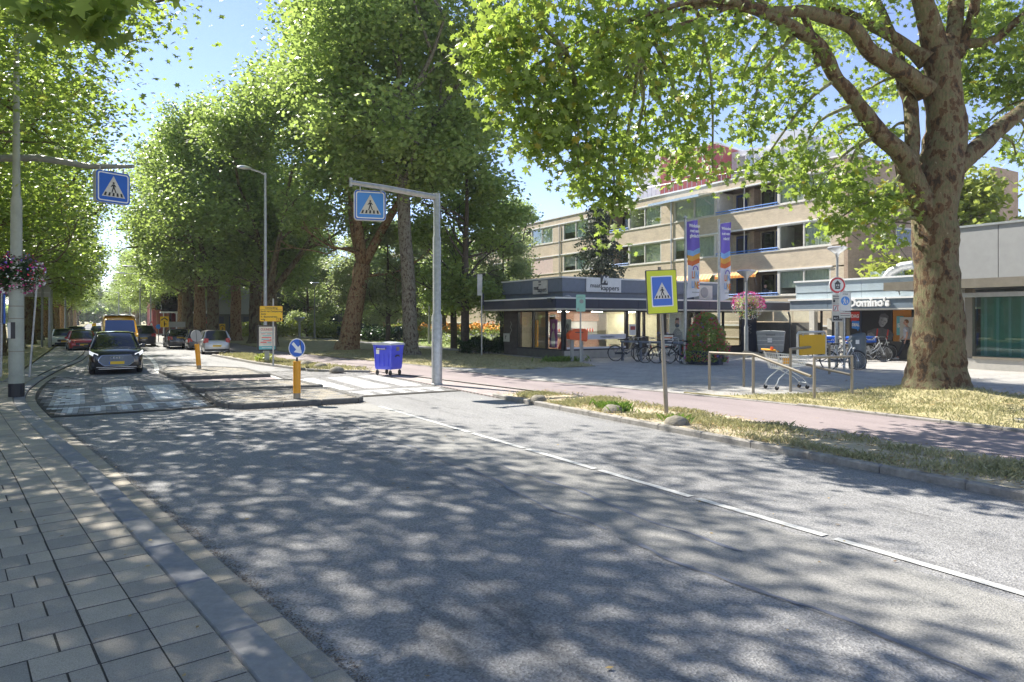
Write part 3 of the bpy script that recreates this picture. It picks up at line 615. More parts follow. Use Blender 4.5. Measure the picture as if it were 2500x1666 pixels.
# --- street plane variants ---
def street_variant(seed,H,Rc,zb,fork,tr,style=0,nl=36000,extra=(),lobed=False,size=.25,m='leaf_far',bark='bark',lean=(0,0)):
    global HULL
    HULL=lambda p:math.hypot(p.x-lean[0]*fork,p.y-lean[1]*fork)<Rc*(1.0-.42*max(0,(p.z-(zb+H)/2)/((H-zb)/2))) and p.z<H-.8
    rs=random.Random(seed); mb=MB()
    fx,fy=lean[0]*fork,lean[1]*fork
    limb(mb,[(0,0,-.15,tr*1.75),(0,0,.12,tr*1.45),(.02+fx*.1,0+fy*.1,.6,tr*1.12),(fx*.35+rs.uniform(-.05,.05),fy*.35,fork*.35,tr),(fx*.7,fy*.7,fork*.7,tr*.92),(fx,fy,fork,tr*.9)],16,5,.07,seed)
    ends=[]; mids=[]
    nb=3 if style else 4
    for i in range(nb):
        a=2*PI*i/nb+rs.uniform(-.4,.4)+(PI/2 if style else 0); ti=rs.uniform(.35,.7)
        branchset(mb,rs,(fx,fy,fork-.15),(math.cos(a)*ti,math.sin(a)*ti,1),(H-fork)*.5,tr*.6,3,.22,ends)
    if not style: branchset(mb,rs,(fx,fy,fork-.2),(0,0,1),(H-fork)*.62,tr*.55,3,.12,ends)
    for i in range(5):
        a=rs.uniform(0,2*PI); branchset(mb,rs,(fx,fy,rs.uniform(fork*.8,fork+2)),(math.cos(a),math.sin(a),.35),Rc*.55,.1,2,.3,ends)
    vv=mb.v[400::]; mids=[tuple(vv[rs.randrange(len(vv))]) for _ in range(160)]; mids=[q for q in mids if q[2]>zb+1.0]
    HULL=None
    tme=mb.mesh('trunk',M[bark],'all',recalc=False)
    bl=[]; zc=(zb+H)/2; hz=(H-zb)/2
    for i in range(38):
        a=rs.uniform(0,2*PI); t=rs.uniform(-1,1); q=math.sqrt(max(0,1-abs(t)**2.4))*(1.0 if t<.2 else .9); rr=Rc*q*rs.uniform(.45,.85); b_=rs.uniform(.24,.42)*Rc
        bl.append((math.cos(a)*rr+fx,math.sin(a)*rr+fy,zc+t*hz*.82,b_,b_,b_*.72,b_**2))
    bl.append((fx,fy,zc,Rc*.7,Rc*.7,hz*.8,Rc))
    bl+=list(extra)
    C,tn,_=clumps(bl,int(nl*.72),15,.5,seed,.5,.7)
    okp=lambda e:math.hypot(e[0]-fx,e[1]-fy)<Rc*(1.15-.45*max(0,(e[2]-zc)/hz)) and e[2]>zb-.6
    ends=[e for e in ends if okp(e)]; mids=[e for e in mids if okp(e)]
    eb=[(*e,.9,.9,.7,1) for e in ends]+[(*e,.5,.5,.4,.6) for e in mids]
    C2,t2,_=clumps(eb,int(nl*.38),12,.4,seed+1,.6,.8); C=np.concatenate([C,C2]); tn=np.concatenate([tn,t2])
    cme=leaves('crown',C,size,M[m],lobed,seed,tone=tn)
    return tme,cme
VAR=[street_variant(11,20.5,6.6,5.2,5.2,.50,nl=40000),street_variant(12,19.5,6.2,4.8,6.5,.46,nl=38000,bark='bark_sunlit_orange'),
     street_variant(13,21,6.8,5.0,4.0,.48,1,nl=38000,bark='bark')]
def plant(name,label,x,y,tme,cme,rz=0,s=1.,sz=None,group=None,cat='tree'):
    t=thing(name,label,cat,(x,y,.05),rz,group); t.scale=(s,s,sz or s)
    link('trunk',tme,t); link('crown',cme,t); return t
GR='plane trees lining the right side of the road'; GL='plane trees lining the left side of the road'
# custom trunks for the pair nearest the container
VL=[street_variant(14,20,6.4,4.6,5.,.46,nl=30000,size=.2,m='leaf'),street_variant(15,19,6.2,4.6,5.,.42,nl=28000,size=.2,m='leaf')]
forked=street_variant(21,25,7.4,8.6,5.3,.56,1,nl=60000,bark='bark_sunlit_orange',lean=(.16,-.05))
straight=street_variant(22,25,6.6,8.4,10.,.36,0,nl=56000,bark='bark_grey',lean=(-.055,.0))
plant('plane_tree','forked plane tree with sunlit-orange flaking bark on the grass left of the blue wheeled container',13.3,41.2,*forked,rz=.1,group=GR)
plant('plane_tree','slender straight plane tree with pale spotted bark right behind the blue wheeled container',14.0,33.0,*straight,rz=0,group=GR)
rows=[(10.2,48.2,2,.4,'dark low-forking plane tree directly behind the detour sign and street lamp'),(10.6,55.5,0,1.2,'stout plane trunk just left of the detour sign'),
 (10.5,63.3,1,2.2,'plane tree second to the left of the detour sign'),(7.6,55.6,0,3.1,'dark plane trunk right beside the parked silver hatchback'),(7.4,61.5,1,.7,'sunlit-orange plane trunk above the parked silver hatchback'),
 (7.4,70,0,1.9,'plane tree left of the grey building, beyond the parked dark cars')]
for x,y,v,rz,lb in rows: plant('plane_tree',lb,x,y,*VAR[v],rz=rz,s=rng.uniform(.88,.97),group=GR)
far_lbl='plane tree far down the right side of the road'
for i,y in enumerate((79,89,100,113,128,145,165,190,220,260)):
    plant('plane_tree',far_lbl,8.2+rng.uniform(-.3,.5),y,*VAR[i%3],rz=i*1.3,s=rng.uniform(.72,.86),group=GR)
for i,y in enumerate((76,94,118,150)):
    plant('plane_tree','tall tree standing behind the far right row of planes',15.5+i,y,*VAR[(i+1)%3],rz=i*2.1,s=.85,group='tall trees behind the far right row')
# left row
L1=street_variant(31,18,8.0,7.2,5,.45,nl=23000,lobed=True,size=.18,m='leaf'); L2=street_variant(32,18,6.4,5.4,4.6,.42,nl=30000,extra=[(5.5,-2,13.8,2.6,2.6,1.6,9),(6.5,1,14.5,2.4,2.4,1.5,7),(4,-5,12.5,2.2,2.2,1.3,6)],lobed=True,size=.175,m='leaf')  # extra: high leaf masses added out of view to shade the near road
plant('plane_tree','nearest plane on the left, its big leaves hanging into the top left corner',-4.4,7.5,*L1,rz=.3,group=GL)
plant('plane_tree','plane on the left whose crown hangs above the overhead crossing sign',-4.3,20.,*L2,rz=0.,group=GL)
plant('plane_tree','plane behind the cream lamp post with the flower basket',-4.2,32.,*VL[0],rz=2.,s=.92,sz=.85,group=GL)
LL=[(44,1,'plane trunk just left of the cream lamp post'),(54,2,'plane trunk right of the cream lamp post, beside the back of the large sign'),(64,0,'plane tree on the left behind the white parked car')]
for y,v,lb in LL: plant('plane_tree',lb,-4.3,y,*VL[v%2],rz=y,s=.86,sz=.8,group=GL)
for i,y in enumerate((75,86,98,112,130,152,180,215,255)): plant('plane_tree','plane tree far down the left side of the road',-4.4,y,*VAR[i%3],rz=i*1.7,s=.84 if i<3 else .78,sz=.75,group=GL)
for i,y in enumerate((30,47,66,90)): plant('plane_tree',['tall tree at the back of the left verge, %s'%q for q in ('at the picture edge','seen between the left trunks','behind the left trunks','farthest from the camera')][i],-13.,y,*VAR[(i+1)%3],rz=i,s=.9,group='trees at the back of the left verge')
# overhanging near branch, top left
mb=MB(); near=[P3(-260,-160,7.2),P3(-40,-90,6.6),P3(150,-60,6.2),P3(330,-40,5.8)]
limb(mb,[(*p,r_) for p,r_ in zip(near,(.07,.05,.035,.015))],7,4,.05)
nb=[(*P3(px,py,D),rx,rx,rx*.6,wt) for px,py,D,rx,wt in ((120,-60,6.6,.55,3),(210,20,6.2,.4,2.2),(330,-70,6.,.35,1.2),(20,-60,6.8,.5,2),(290,40,6.2,.25,.8))]
C,tn,_=clumps(nb,420,9,.14,77,.5)
brt=thing('overhanging_branch','near blurred bough of big plane leaves dipping into the top left corner','branch'); mb.obj('twig',M['bark_green'],brt,'all',recalc=False); link('foliage',leaves('foliage',C,.2,M['leaf'],True,78,tone=tn),brt)
# ---- the big plane tree at the right ----
bt=thing('plane_tree','large plane tree with mottled bark at the right, spreading over the shop square','tree',(0,0,0))
mb=MB()
def LP(*a): return [(*P3(x,y,D),r_) for x,y,D,r_ in a]
limb(mb,LP((2284,985,17.2,1.02),(2284,962,17.2,.86),(2286,925,17.2,.70),(2289,870,17.2,.60),(2291,780,17.2,.545),(2287,650,17.2,.505),(2283,540,17.2,.50),(2290,450,17.2,.54),(2300,385,17.2,.52),(2308,320,17.2,.44),(2302,250,17.2,.41),(2300,180,17.2,.42),(2296,125,17.2,.40)),24,6,.07,3)
mb2=MB()
for px,py in ((2190,985),(2225,990),(2330,990),(2375,985),(2290,1000)): limb(mb,LP((px,py+4,17.2-(py-975)*.01,.05),((px+2284)/2,py-38,17.2,.2),(2284+(px-2284)*.22,880,17.2,.3)),8,4,.06)
limb(mb,LP((2290,150,17.2,.34),(2272,70,17.1,.27),(2252,0,17,.24),(2235,-90,16.9,.2),(2200,-220,16.7,.14),(2170,-340,16.4,.07)),12,4)
limb(mb,LP((2300,160,17.2,.32),(2328,80,17.3,.2),(2335,0,17.5,.18),(2350,-120,17.8,.13),(2360,-260,18,.08)),12,4)
limb(mb,LP((2325,130,17.3,.2),(2368,60,17.2,.13),(2385,-10,17,.12),(2420,-100,16.7,.09)),10,4)
limb(mb,LP((2258,520,17.1,.3),(2222,440,17,.3),(2214,400,16.9,.27),(2195,370,16.8,.23),(2150,330,16.6,.2),(2112,280,16.4,.19),(2072,225,16.2,.17),(2040,190,16,.165),(2005,120,15.7,.15),(1950,75,15.3,.135),(1880,40,14.9,.11),(1780,12,14.4,.085),(1680,20,13.9,.06),(1590,70,13.5,.035)),12,5,.07,5)
limb(mb,LP((2235,470,17,.27),(2222,410,17,.2),(2228,340,17.2,.17),(2222,250,17.4,.17),(2205,210,17.5,.16),(2190,120,17.9,.12),(2150,20,18.3,.09),(2100,-80,18.6,.05)),10,4,.08,6)
limb(mb,LP((2262,225,17.1,.28),(2235,200,17,.22),(2170,155,16.6,.2),(2122,125,16.3,.185),(2085,70,16,.16),(2035,48,15.7,.145),(1960,28,15.3,.13),(1900,30,15,.12),(1830,15,14.6,.1),(1770,0,14.2,.09),(1690,2,13.7,.07),(1600,30,13.2,.05),(1490,65,12.8,.03),(1380,120,12.4,.015)),12,5,.07,7)
limb(mb,LP((2262,150,17.1,.24),(2232,128,17.2,.17),(2165,82,17.3,.14),(2085,42,17.4,.125),(2000,4,17.5,.11),(1900,-40,17.6,.08),(1800,-60,17.7,.05)),10,4,.07,8)
limb(mb,LP((2315,420,17.2,.34),(2352,392,17.2,.25),(2400,350,17.3,.215),(2450,305,17.4,.2),(2520,255,17.5,.18),(2620,190,17.8,.15),(2740,120,18,.1)),12,5,.07,9)
limb(mb,LP((2335,130,17.2,.2),(2360,108,17.2,.13),(2420,100,17,.11),(2470,62,16.8,.09),(2540,0,16.5,.07)),10,4,.07,10)
limb(mb,LP((1960,30,15.3,.08),(1985,100,15.6,.07),(1995,160,15.8,.07)),8,3)
limb(mb,LP((1800,8,14.5,.06),(1700,50,14,.05),(1620,75,13.6,.03),(1560,140,13.3,.015)),6,3)
rs=random.Random(5)
BB=[ # px,py,depth, radius (m), weight  -> foliage masses along the boughs
 (1230,110,12.6,.85,5),(1260,220,12.8,.8,5),(1300,40,12.2,.9,5),(1350,180,12.8,.95,6),(1320,320,13.2,.75,4),(1400,300,13.4,.8,4.5),(1410,410,13.6,.6,3),(1470,80,12.9,1.,6),(1480,210,13.3,.9,5),(1470,350,13.8,.65,3),(1450,440,13.9,.42,1.8),(1485,570,14.2,.28,1.0),(1500,480,14.,.35,1.2),
 (1580,60,13.4,1.,5.5),(1590,180,14,.9,4),(1580,320,14.3,.7,2.6),(1540,400,14.2,.45,1.4),(1690,90,14.2,1.,5),(1700,230,14.6,.85,3.6),(1690,350,14.8,.6,2.2),(1740,415,15,.38,1.2),(1660,400,14.8,.4,1.2),
 (1800,60,14.8,1.,4.5),(1810,190,15.3,.85,3.2),(1830,320,15.6,.7,2.6),(1860,400,15.7,.5,1.7),(1910,120,15.6,.9,3.4),(1930,250,16,.85,3),(1960,380,16.2,.75,2.8),(1990,470,16.3,.6,2.2),(2040,540,16.5,.5,1.8),(2060,440,16.6,.7,2.6),(2110,500,16.7,.6,2.2),(2160,560,16.9,.45,1.5),(2180,480,17,.5,1.6),
 (2050,330,16.8,.7,2.2),(2100,230,17.4,.8,2.4),(2160,330,17.6,.7,2.2),(2120,60,17.4,1.,3.6),(2010,20,17,1.1,4),(1880,-60,16,1.3,5),(1700,-80,15,1.3,5),(1500,-90,13.8,1.3,5),(1330,-80,12.6,1.2,4),(2200,-60,17.5,1.3,5),(2190,160,18.2,.9,3),
 (2400,20,18.5,1.4,6),(2450,140,18.8,1.3,5.5),(2430,230,19,.9,3.4),(2500,60,17.,1.2,4),(2480,210,18.5,.7,2),(2400,-100,17.6,1.5,5),(2540,180,19,1.2,4),(2360,180,19.5,1.,3.2),(2390,320,19.6,.5,1.2),(2485,350,18.2,.35,.9),(2350,60,19.5,1.2,4),(2480,380,17.5,.25,.6),(2600,60,18,1.5,4)]
bl=[(*P3(x,y,D),r_,r_,r_*.8,wt) for x,y,D,r_,wt in BB]
for i in range(14):    # upper crown out of the frame
    a=rs.uniform(0,2*PI); q=rs.uniform(1,8.5); z=rs.uniform(11,18); bl.append((18+math.cos(a)*q-1,9.2+math.sin(a)*q*.8,z+0,2.,2.,1.4,7))
C,tn,cc=clumps(bl,27000,12,.23,41,.6,.75)
# foliage never sinks in front of the shops below the drip line
nb3=[b for b in bl if b[3]<1.95]
for b in nb3:         # boughs that carry the masses
    p=Vector(b[:3]); best=None
    for i in range(0,len(mb.v),7):
        v=Vector(mb.v[i])
        if v.z>p.z-.4 or (v-p).length<1.2:
            d=(v-p).length
            if d>.5 and (best is None or d<best[0]): best=(d,v)
    if best and best[0]<4.5:
        mid=(best[1]+p)/2+Vector((rs.uniform(-.2,.2),rs.uniform(-.2,.2),.25*best[0]*.5)); limb(mb2,[(*best[1],.05),(*mid,.035),(*p,.015)],5,3,.05)
    for k in range(6):
        j=rs.randrange(len(cc)); 
        near_=[c_ for c_ in (cc[rs.randrange(len(cc))] for _ in range(90)) if (Vector(c_)-p).length<b[3]*1.2]
        if near_:
            e=Vector(near_[0]); limb(mb2,[(*p,.014),(*((p+e)/2+Vector((0,0,.1))),.01),(*e,.005)],4,2,0)
mb.obj('trunk',M['bark'],bt,'all',recalc=False); mb2.obj('branches',M['bark_green'],bt,'all',recalc=False,kind='stuff')
# the 300 leaves that show largest are parts, the rest is one mass
Cx=CS*C[:,0]-SN*C[:,1]; Cy=SN*C[:,0]+CS*C[:,1]; py_=YH-(C[:,2]-CAMZ)/Cy*F; px_=1250+Cx/Cy*F
vis=(py_>0)&(px_<2500)&(px_>0); order=np.argsort(np.where(vis,Cy,99)); sel=order[:300]; rest=np.setdiff1d(np.arange(len(C)),sel)
link('crown',leaves('crown',C[rest],.175,M['leaf'],True,42,up=.25,tone=tn[rest]),bt,kind='stuff')
lms=[leaves('leaf',[(0,0,0)],.175,M['leaf'],True,90+i,up=.9,tone=np.array([.25+.15*i])) for i in range(5)]
for i in sel: link('leaf',lms[rng.randrange(5)],bt,loc=tuple(C[i]),rot=(rng.uniform(-1,1),rng.uniform(-1,1),rng.uniform(0,6.3)))
# ---- smaller park trees ----
def park_variant(seed,H,Rc,zb,tr,m,nl,size=.2,bark='bark_dark'):
    rs=random.Random(seed); mb=MB(); limb(mb,[(0,0,-.1,tr*1.5),(0,0,.3,tr*1.1),(.05,0,H*.4,tr*.85),(0,.1,H*.75,tr*.4),(0,0,H*.95,.04)],9,4,.05)
    for i in range(12): a=rs.uniform(0,2*PI); branchset(mb,rs,(0,0,rs.uniform(zb*.9,H*.7)),(math.cos(a),math.sin(a),.5),Rc*.9,tr*.35,1,.3)
    bl=[]
    for i in range(16):
        a=rs.uniform(0,2*PI); t=rs.uniform(-1,1); rr=Rc*math.sqrt(max(0,1-t*t))*rs.uniform(.4,.8); b_=rs.uniform(.25,.4)*Rc; bl.append((math.cos(a)*rr,math.sin(a)*rr,(zb+H)/2+t*(H-zb)/2*.85,b_,b_,b_*.75,1))
    C,tn,_=clumps(bl,nl,12,.33,seed,.5); return mb.mesh('trunk',M[bark],'all',recalc=False),leaves('crown',C,size,M[m],False,seed,tone=tn)
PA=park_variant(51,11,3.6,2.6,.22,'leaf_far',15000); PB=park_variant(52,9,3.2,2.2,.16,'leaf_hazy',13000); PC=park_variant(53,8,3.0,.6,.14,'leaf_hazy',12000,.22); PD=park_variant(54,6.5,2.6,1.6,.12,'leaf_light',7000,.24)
pk=[(17.5,33.7,PA,1.05,'dark trunked park tree left of the hair salon, behind the trimmed hedge'),(19.7,39.5,PA,.95,'park tree just left of the dark trunk beside the salon hedge'),(16.,41.5,PB,.9,'small tree between the forked plane and the slender plane'),
 (21,62,PB,1.1,'pale green young tree seen right of the detour sign'),(24,70,PA,1.,'mid green tree in the middle of the park, right of the detour sign'),(29,80,PC,1.2,'dense silvery tree at the back of the park'),(20,76,PC,1.15,'grey green tree behind the detour sign'),
 (27,62,PC,.8,'rounded silvery shrub tree left of the forked plane'),(33,88,PA,1.3,'tall tree behind the park at the left end of the brick flats'),(24,92,PA,1.4,'tall dark tree at the back left of the park'),(30,68,PB,1.2,'grey green tree before the left end of the brick flats'),(25,52,PA,.9,'green tree before the brick flats behind the slender plane'),(27,45,PB,1.0,'grey green tree in front of the brick flats beside the salon'),(21.5,36.5,PB,.8,'loose shrubby tree touching the left side of the salon')]
for x,y,v,s_,lb in pk: plant('park_tree',lb,x,y,*v,rz=rng.uniform(0,6),s=s_,group='trees in the small park')
for i,(x,y) in enumerate(((16,118),(30,122),(44,112),(22,140))): plant('park_tree','large distant tree closing the view behind the park',x,y,*VAR[i%3],rz=i,s=.95,group='distant trees behind the park')
for i,(x,y) in enumerate(((-20,110),(-12,150),(0,330),(10,340),(-10,350),(5,420),(-25,200),(18,230),(-6,300))): plant('park_tree','hazy tree at the far end of the road',x,y,*VAR[i%3],rz=i,s=.8,group='hazy trees at the far end of the road')
plant('park_tree','lime green maple tree behind the big plane trunk at the right',36.5,18.6,*PD,s=1.35,sz=1.5,cat='tree')
plant('park_tree','pale rounded tree top showing above the roof of the brick flats',48,78,*VAR[0],s=.9,cat='tree')
# ---- conifer on the square side of the flats, seen over the salon roof ----
def conifer(x,y,H,seed=3):
    rs=random.Random(seed); t=thing('spruce_tree','grey green spruce rising behind the hair salon roof','tree',(x,y,.05)); mb=MB(); limb(mb,[(0,0,0,.2),(0,0,H*.5,.13),(0,0,H,.02)],8,4,.03); P=[];tn=[]
    z=2.5
    while z<H-.2:
        f=(H-z)/(H-2.5); L=.5+2.3*f**.85
        for k in range(7):
            a=rs.uniform(0,2*PI); l_=L*rs.uniform(.6,1.1); pts=[]
            for q in range(6):
                s_=q/5; pts.append((math.cos(a)*l_*s_,math.sin(a)*l_*s_,z+.25*s_-.75*l_*.35*s_*s_))
            limb(mb,[(*p,.03*(1-.8*i/5)) for i,p in enumerate(pts)],4,1,0)
            for q in range(int(44*l_)):
                s_=rs.uniform(.12,1); i=min(int(s_*5),4); p=Vector(pts[i]).lerp(Vector(pts[i+1]),s_*5-i); wdt=.28*(1-s_*.5)
                P.append((p.x+rs.gauss(0,wdt)*math.sin(a)+rs.gauss(0,.04),p.y-rs.gauss(0,wdt)*math.cos(a)+rs.gauss(0,.04),p.z-abs(rs.gauss(0,.16)))); tn.append(rs.uniform(.2,.8))
        z+=.24+.12*f
    mb.obj('trunk',M['bark_dark'],t,'all',recalc=False); link('crown',leaves('crown',P,.15,M['needle'],False,5,up=-.1,tone=np.array(tn)),t); return t
conifer(26.6,33.3,9.1)
# ---- shrubs, hedges, flower beds ----
def shrub(name,label,x0,y0,x1,y1,h,m,n,size=.09,cat='shrub',flowers=None,seed=1,zt=.08):
    t=thing(name,label,cat,((x0+x1)/2,(y0+y1)/2,zt)); r=np.random.RandomState(seed); hx,hy=abs(x1-x0)/2,abs(y1-y0)/2
    P=[];k=0
    while len(P)<n:
        p=np.array([r.uniform(-1,1),r.uniform(-1,1),r.uniform(0,1)]); hh=h*(.75+.45*noise.noise(Vector((p[0]*hx*1.2+seed,p[1]*hy*1.2,0))))
        if (abs(p[0])**4+abs(p[1])**4)>1: continue
        z=p[2]**.45*hh; P.append((p[0]*hx,p[1]*hy,z))
    link('foliage',leaves('foliage',P,size,M[m],False,seed),t,kind=None)
    b=MB()
    for i in range(10): a=r.uniform(-.6,.6);c_=r.uniform(-.6,.6); b.tube([(a*hx,c_*hy,-.05),(a*hx*1.1,c_*hy,h*.5),(a*hx*1.3,c_*hy*1.2,h*.85)],[.02,.012,.005],4)
    b.obj('stem',M['bark_dark'],t,recalc=False)
    if flowers:
        fm,nf,fs=flowers; Q=[]
        for i in range(nf): u=r.uniform(-1,1);v=r.uniform(-1,1); hh=h*(.8+.45*noise.noise(Vector((u*hx*1.2+seed,v*hy*1.2,0)))); Q.append((u*hx*.95,v*hy*.95,hh+r.uniform(-.12,.06)))
        link('blossom',leaves('blossom',Q,fs,M[fm],False,seed+5,up=1.),t,kind='stuff')
    return t
shrub('hedge','low dark evergreen hedge against the left side of the salon',14.9+1.6,31.9,19.9,33.2,1.05,'leaf_dark',9000,.085,'hedge',seed=1)
shrub('flower_bed','bed of orange flowers in front of the brick flats, left of the salon',24,50,31,56,1.5,'leaf_far',6000,.16,'flower bed',('petal_orange',2600,.2),2)
shrub('flower_bed','grey blue lavender bed on the lawn before the orange flowers',22,44,28,48,.8,'leaf_hazy',6000,.12,'flower bed',('petal_violet',500,.08),3)
shrub('shrub_border','pale yellow green shrub border behind the forked plane',25,64,36,70,1.5,'leaf_light',7000,.22,'shrub border',('petal_red',260,.14),4)
shrub('shrub_border','dark green shrub border left of the forked plane across the lawn',19.6,54,23.5,66,1.4,'leaf_dark',9000,.2,'shrub border',None,5)
shrub('shrub_border','pale bright shrubs behind the trunks left of the detour sign',13,72,19,80,1.7,'leaf_light',7000,.24,'shrub border',None,6)
shrub('shrub_border','bright green bushes behind the detour sign',18.5,66,22,72,1.6,'leaf_light',5000,.2,'shrub border',None,8)
shrub('shrub','green bush at the left edge behind the blue sign pole',-7.5,33,-5.5,36,1.6,'leaf_far',4000,.14,'shrub',None,9)
shrub('shrub_border','long dark shrubbery at the back of the left verge',-14,38,-9,75,2.6,'leaf_far',16000,.3,'shrub border',None,10)
shrub('shrub','leafy weeds around the foot of the advertising board',6.0,31.0,6.7,31.8,.4,'leaf_light',500,.08,'weeds',None,11)
shrub('far_woodland','low green woodland closing the far end of the road',-70,318,70,330,8.5,'leaf_far',16000,1.5,'woodland',None,12)
shrub('far_woodland','dark hedge line between the far trunks on the left of the road',-60,210,-7,216,5.5,'leaf_far',9000,1.1,'woodland',None,13)
# =================== BUILDINGS ===================
def wbox(name,m,p,x0,x1,y0,y1,z0,z1,label=None): return MB().box(x0,y0,z0,x1,y1,z1).obj(name,m,p,label=label,recalc=False)
_wc={}
def window(p,x0,x1,z0,z1,y=0.,panes=(.5,),frame='offwhite',cur='curtain_teal',dep=.09,fw=.07,glass='glass',cy=.16,name='window',curh=1.,recess='interior_dark',split=None):
    """frame with sill, panes and a curtain behind; local front is -y"""
    W=x1-x0;H=z1-z0; key=(round(W,2),round(H,2),panes,frame,dep,fw,name)
    if key not in _wc:
        b=MB(); b.box(0,-dep*.4,0,fw,dep,H); b.box(W-fw,-dep*.4,0,W,dep,H); b.box(fw,-dep*.4,H-fw,W-fw,dep,H); b.box(fw,-dep*.4,0,W-fw,dep,fw)
        xs=[0]+[W*q for q in panes]+[W]
        for q in xs[1:-1]: b.box(q-fw*.5,-dep*.35,fw,q+fw*.5,dep,H-fw)
        g=[MB().box(a+fw*.4,dep*.3,fw*.9,c_-fw*.4,dep*.3+.012,H-fw*.9).mesh('pane',M[glass],recalc=False) for a,c_ in zip(xs[:-1],xs[1:])]
        _wc[key]=(b.mesh(name,M[frame],recalc=False),g,xs)
    fm,g,xs=_wc[key]; o=link(name,fm,p,loc=(x0,y,z0))
    for q in g: link('pane',q,o)
    cs=cur if isinstance(cur,(list,tuple)) else [cur]*len(g)
    for i,(a,c_) in enumerate(zip(xs[:-1],xs[1:])):
        if cs[i]:
            b=MB(); n=max(6,int((c_-a)/.07)); hh=H*(curh if not isinstance(curh,(list,tuple)) else curh[i]); vs=[];fs=[]
            for k in range(n+1):
                xx=a+(c_-a)*k/n; yy=cy+.02*math.sin(k*2.4+i); vs+=[(xx,yy,H-hh),(xx,yy,H)]
            fs=[(2*k,2*k+2,2*k+3,2*k+1) for k in range(n)]; b.add(vs,fs); b.obj('curtain',M[cs[i]],o,True,recalc=False)
    return o
# ---------- brick flats behind the shops ----------
FX,FY=35.5,22.9
fl=thing('apartment_block','long four storey tan brick flats with blue railed balconies, behind the shops','building',(FX,FY,0),-PI/2)
LEN=69.4; DEP=10.5
LV=[(3.4,4.9),(6.15,7.65),(8.9,10.4)]; TOP=11.1
mb=MB(); mb.box(0-LEN,2.,0,-.02,DEP,TOP-.06); mb.obj('inner_wall',M['brick_brown_shaded'],fl,recalc=False)
bandz=[(0,.75),(1.62,3.34),(4.98,6.09),(7.73,8.84),(10.48,TOP-.08)]
for z0,z1 in bandz: wbox('wall',M['brick_tan'],fl,-LEN,-.0,-.0,.26,z0,z1)
wbox('end_wall',M['brick_brown_shaded'],fl,.0,.24,-.0,DEP+6,0,TOP-.08,label='shaded brown brick end wall'); wbox('roof',M['concrete_dark'],fl,-LEN,.0,.26,DEP,TOP-.2,TOP-.1)
wbox('end_wall',M['brick_brown_shaded'],fl,.004,.244,DEP+6,DEP+9.5,0,TOP+1.2); wbox('roof_trim',M['trim_white'],fl,-LEN-.05,.28,-.06,.3,TOP-.08,TOP+.02); wbox('roof_trim',M['pale_frame'],fl,.0,.3,.3,DEP+6,TOP-.08,TOP)
for z in (4.9,7.65,10.4): wbox('lintel',M['trim_white'],fl,-LEN,-.7,-.05,.2,z+.0,z+.085)
for z in (3.34,6.09,8.84): wbox('sill',M['offwhite'],fl,-LEN,-.7,-.04,.22,z,z+.055)
wbox('lintel',M['trim_white'],fl,-LEN,-.7,-.05,.2,1.52,1.62); wbox('sill',M['offwhite'],fl,-LEN,-.7,-.04,.22,.75,.80)
def bay(u0,u1): return -(u1-FY),-(u0-FY)
def balcony(u0,u1,z0,z1,k):
    a,b_=bay(u0,u1)
    g=wbox('balcony',M['interior' if k%3 else 'brick_brown_shaded'],fl,a,b_,1.55,1.6,z0-.05,z1)     # back wall
    MB().box(a,.26,z0-.14,b_,1.55,z0-.04).obj('balcony_floor',M['concrete'],g,recalc=False)
    MB().box(a,.2,z0-.04,a+.12,1.55,z1).obj('side_wall',M['offwhite'],g,recalc=False); MB().box(b_-.12,.2,z0-.04,b_,1.55,z1).obj('side_wall',M['offwhite'],g,recalc=False)
    q=MB(); q.box(a+2.0,.9,z0-.04,a+2.35,1.55,z1); q.obj('partition',M['brick_brown_shaded'],g,recalc=False)
    r=MB(); r.tube([(a,-.03,z0+.16),(b_,-.03,z0+.16)],.035,6); r.tube([(a,-.03,z0+.02),(b_,-.03,z0+.02)],.02,6); r.obj('railing',M['blue_rail'],g,recalc=False)
    for dx in (.45,3.6):
        if dx+.8<b_-a:
            d=MB(); d.box(a+dx,1.45,z0-.04,a+dx+.85,1.53,z1-.12); d.obj('door',M['door_blue'],g,recalc=False)
            d=MB(); d.box(a+dx+.12,1.43,z0+.25,a+dx+.73,1.446,z1-.3); d.obj('door_pane',M['dark_glass'],g,recalc=False)
    d=MB(); d.box(a+2.55,1.4,z0+.0,a+3.45,1.50,z1-.1); d.obj('balcony_window',M['dark_glass'],g,recalc=False)
    d=MB(); d.tube([(a+2.2,.15,z0),(a+2.2,.15,z1)],.03,6); d.obj('post',M['offwhite'],g,recalc=False)
cur=[('curtain_teal','curtain_teal'),('curtain_green','curtain_green'),('curtain_teal','curtain_green'),('curtain_white','curtain_teal'),(None,'curtain_green'),('curtain_teal',None)]
k=0
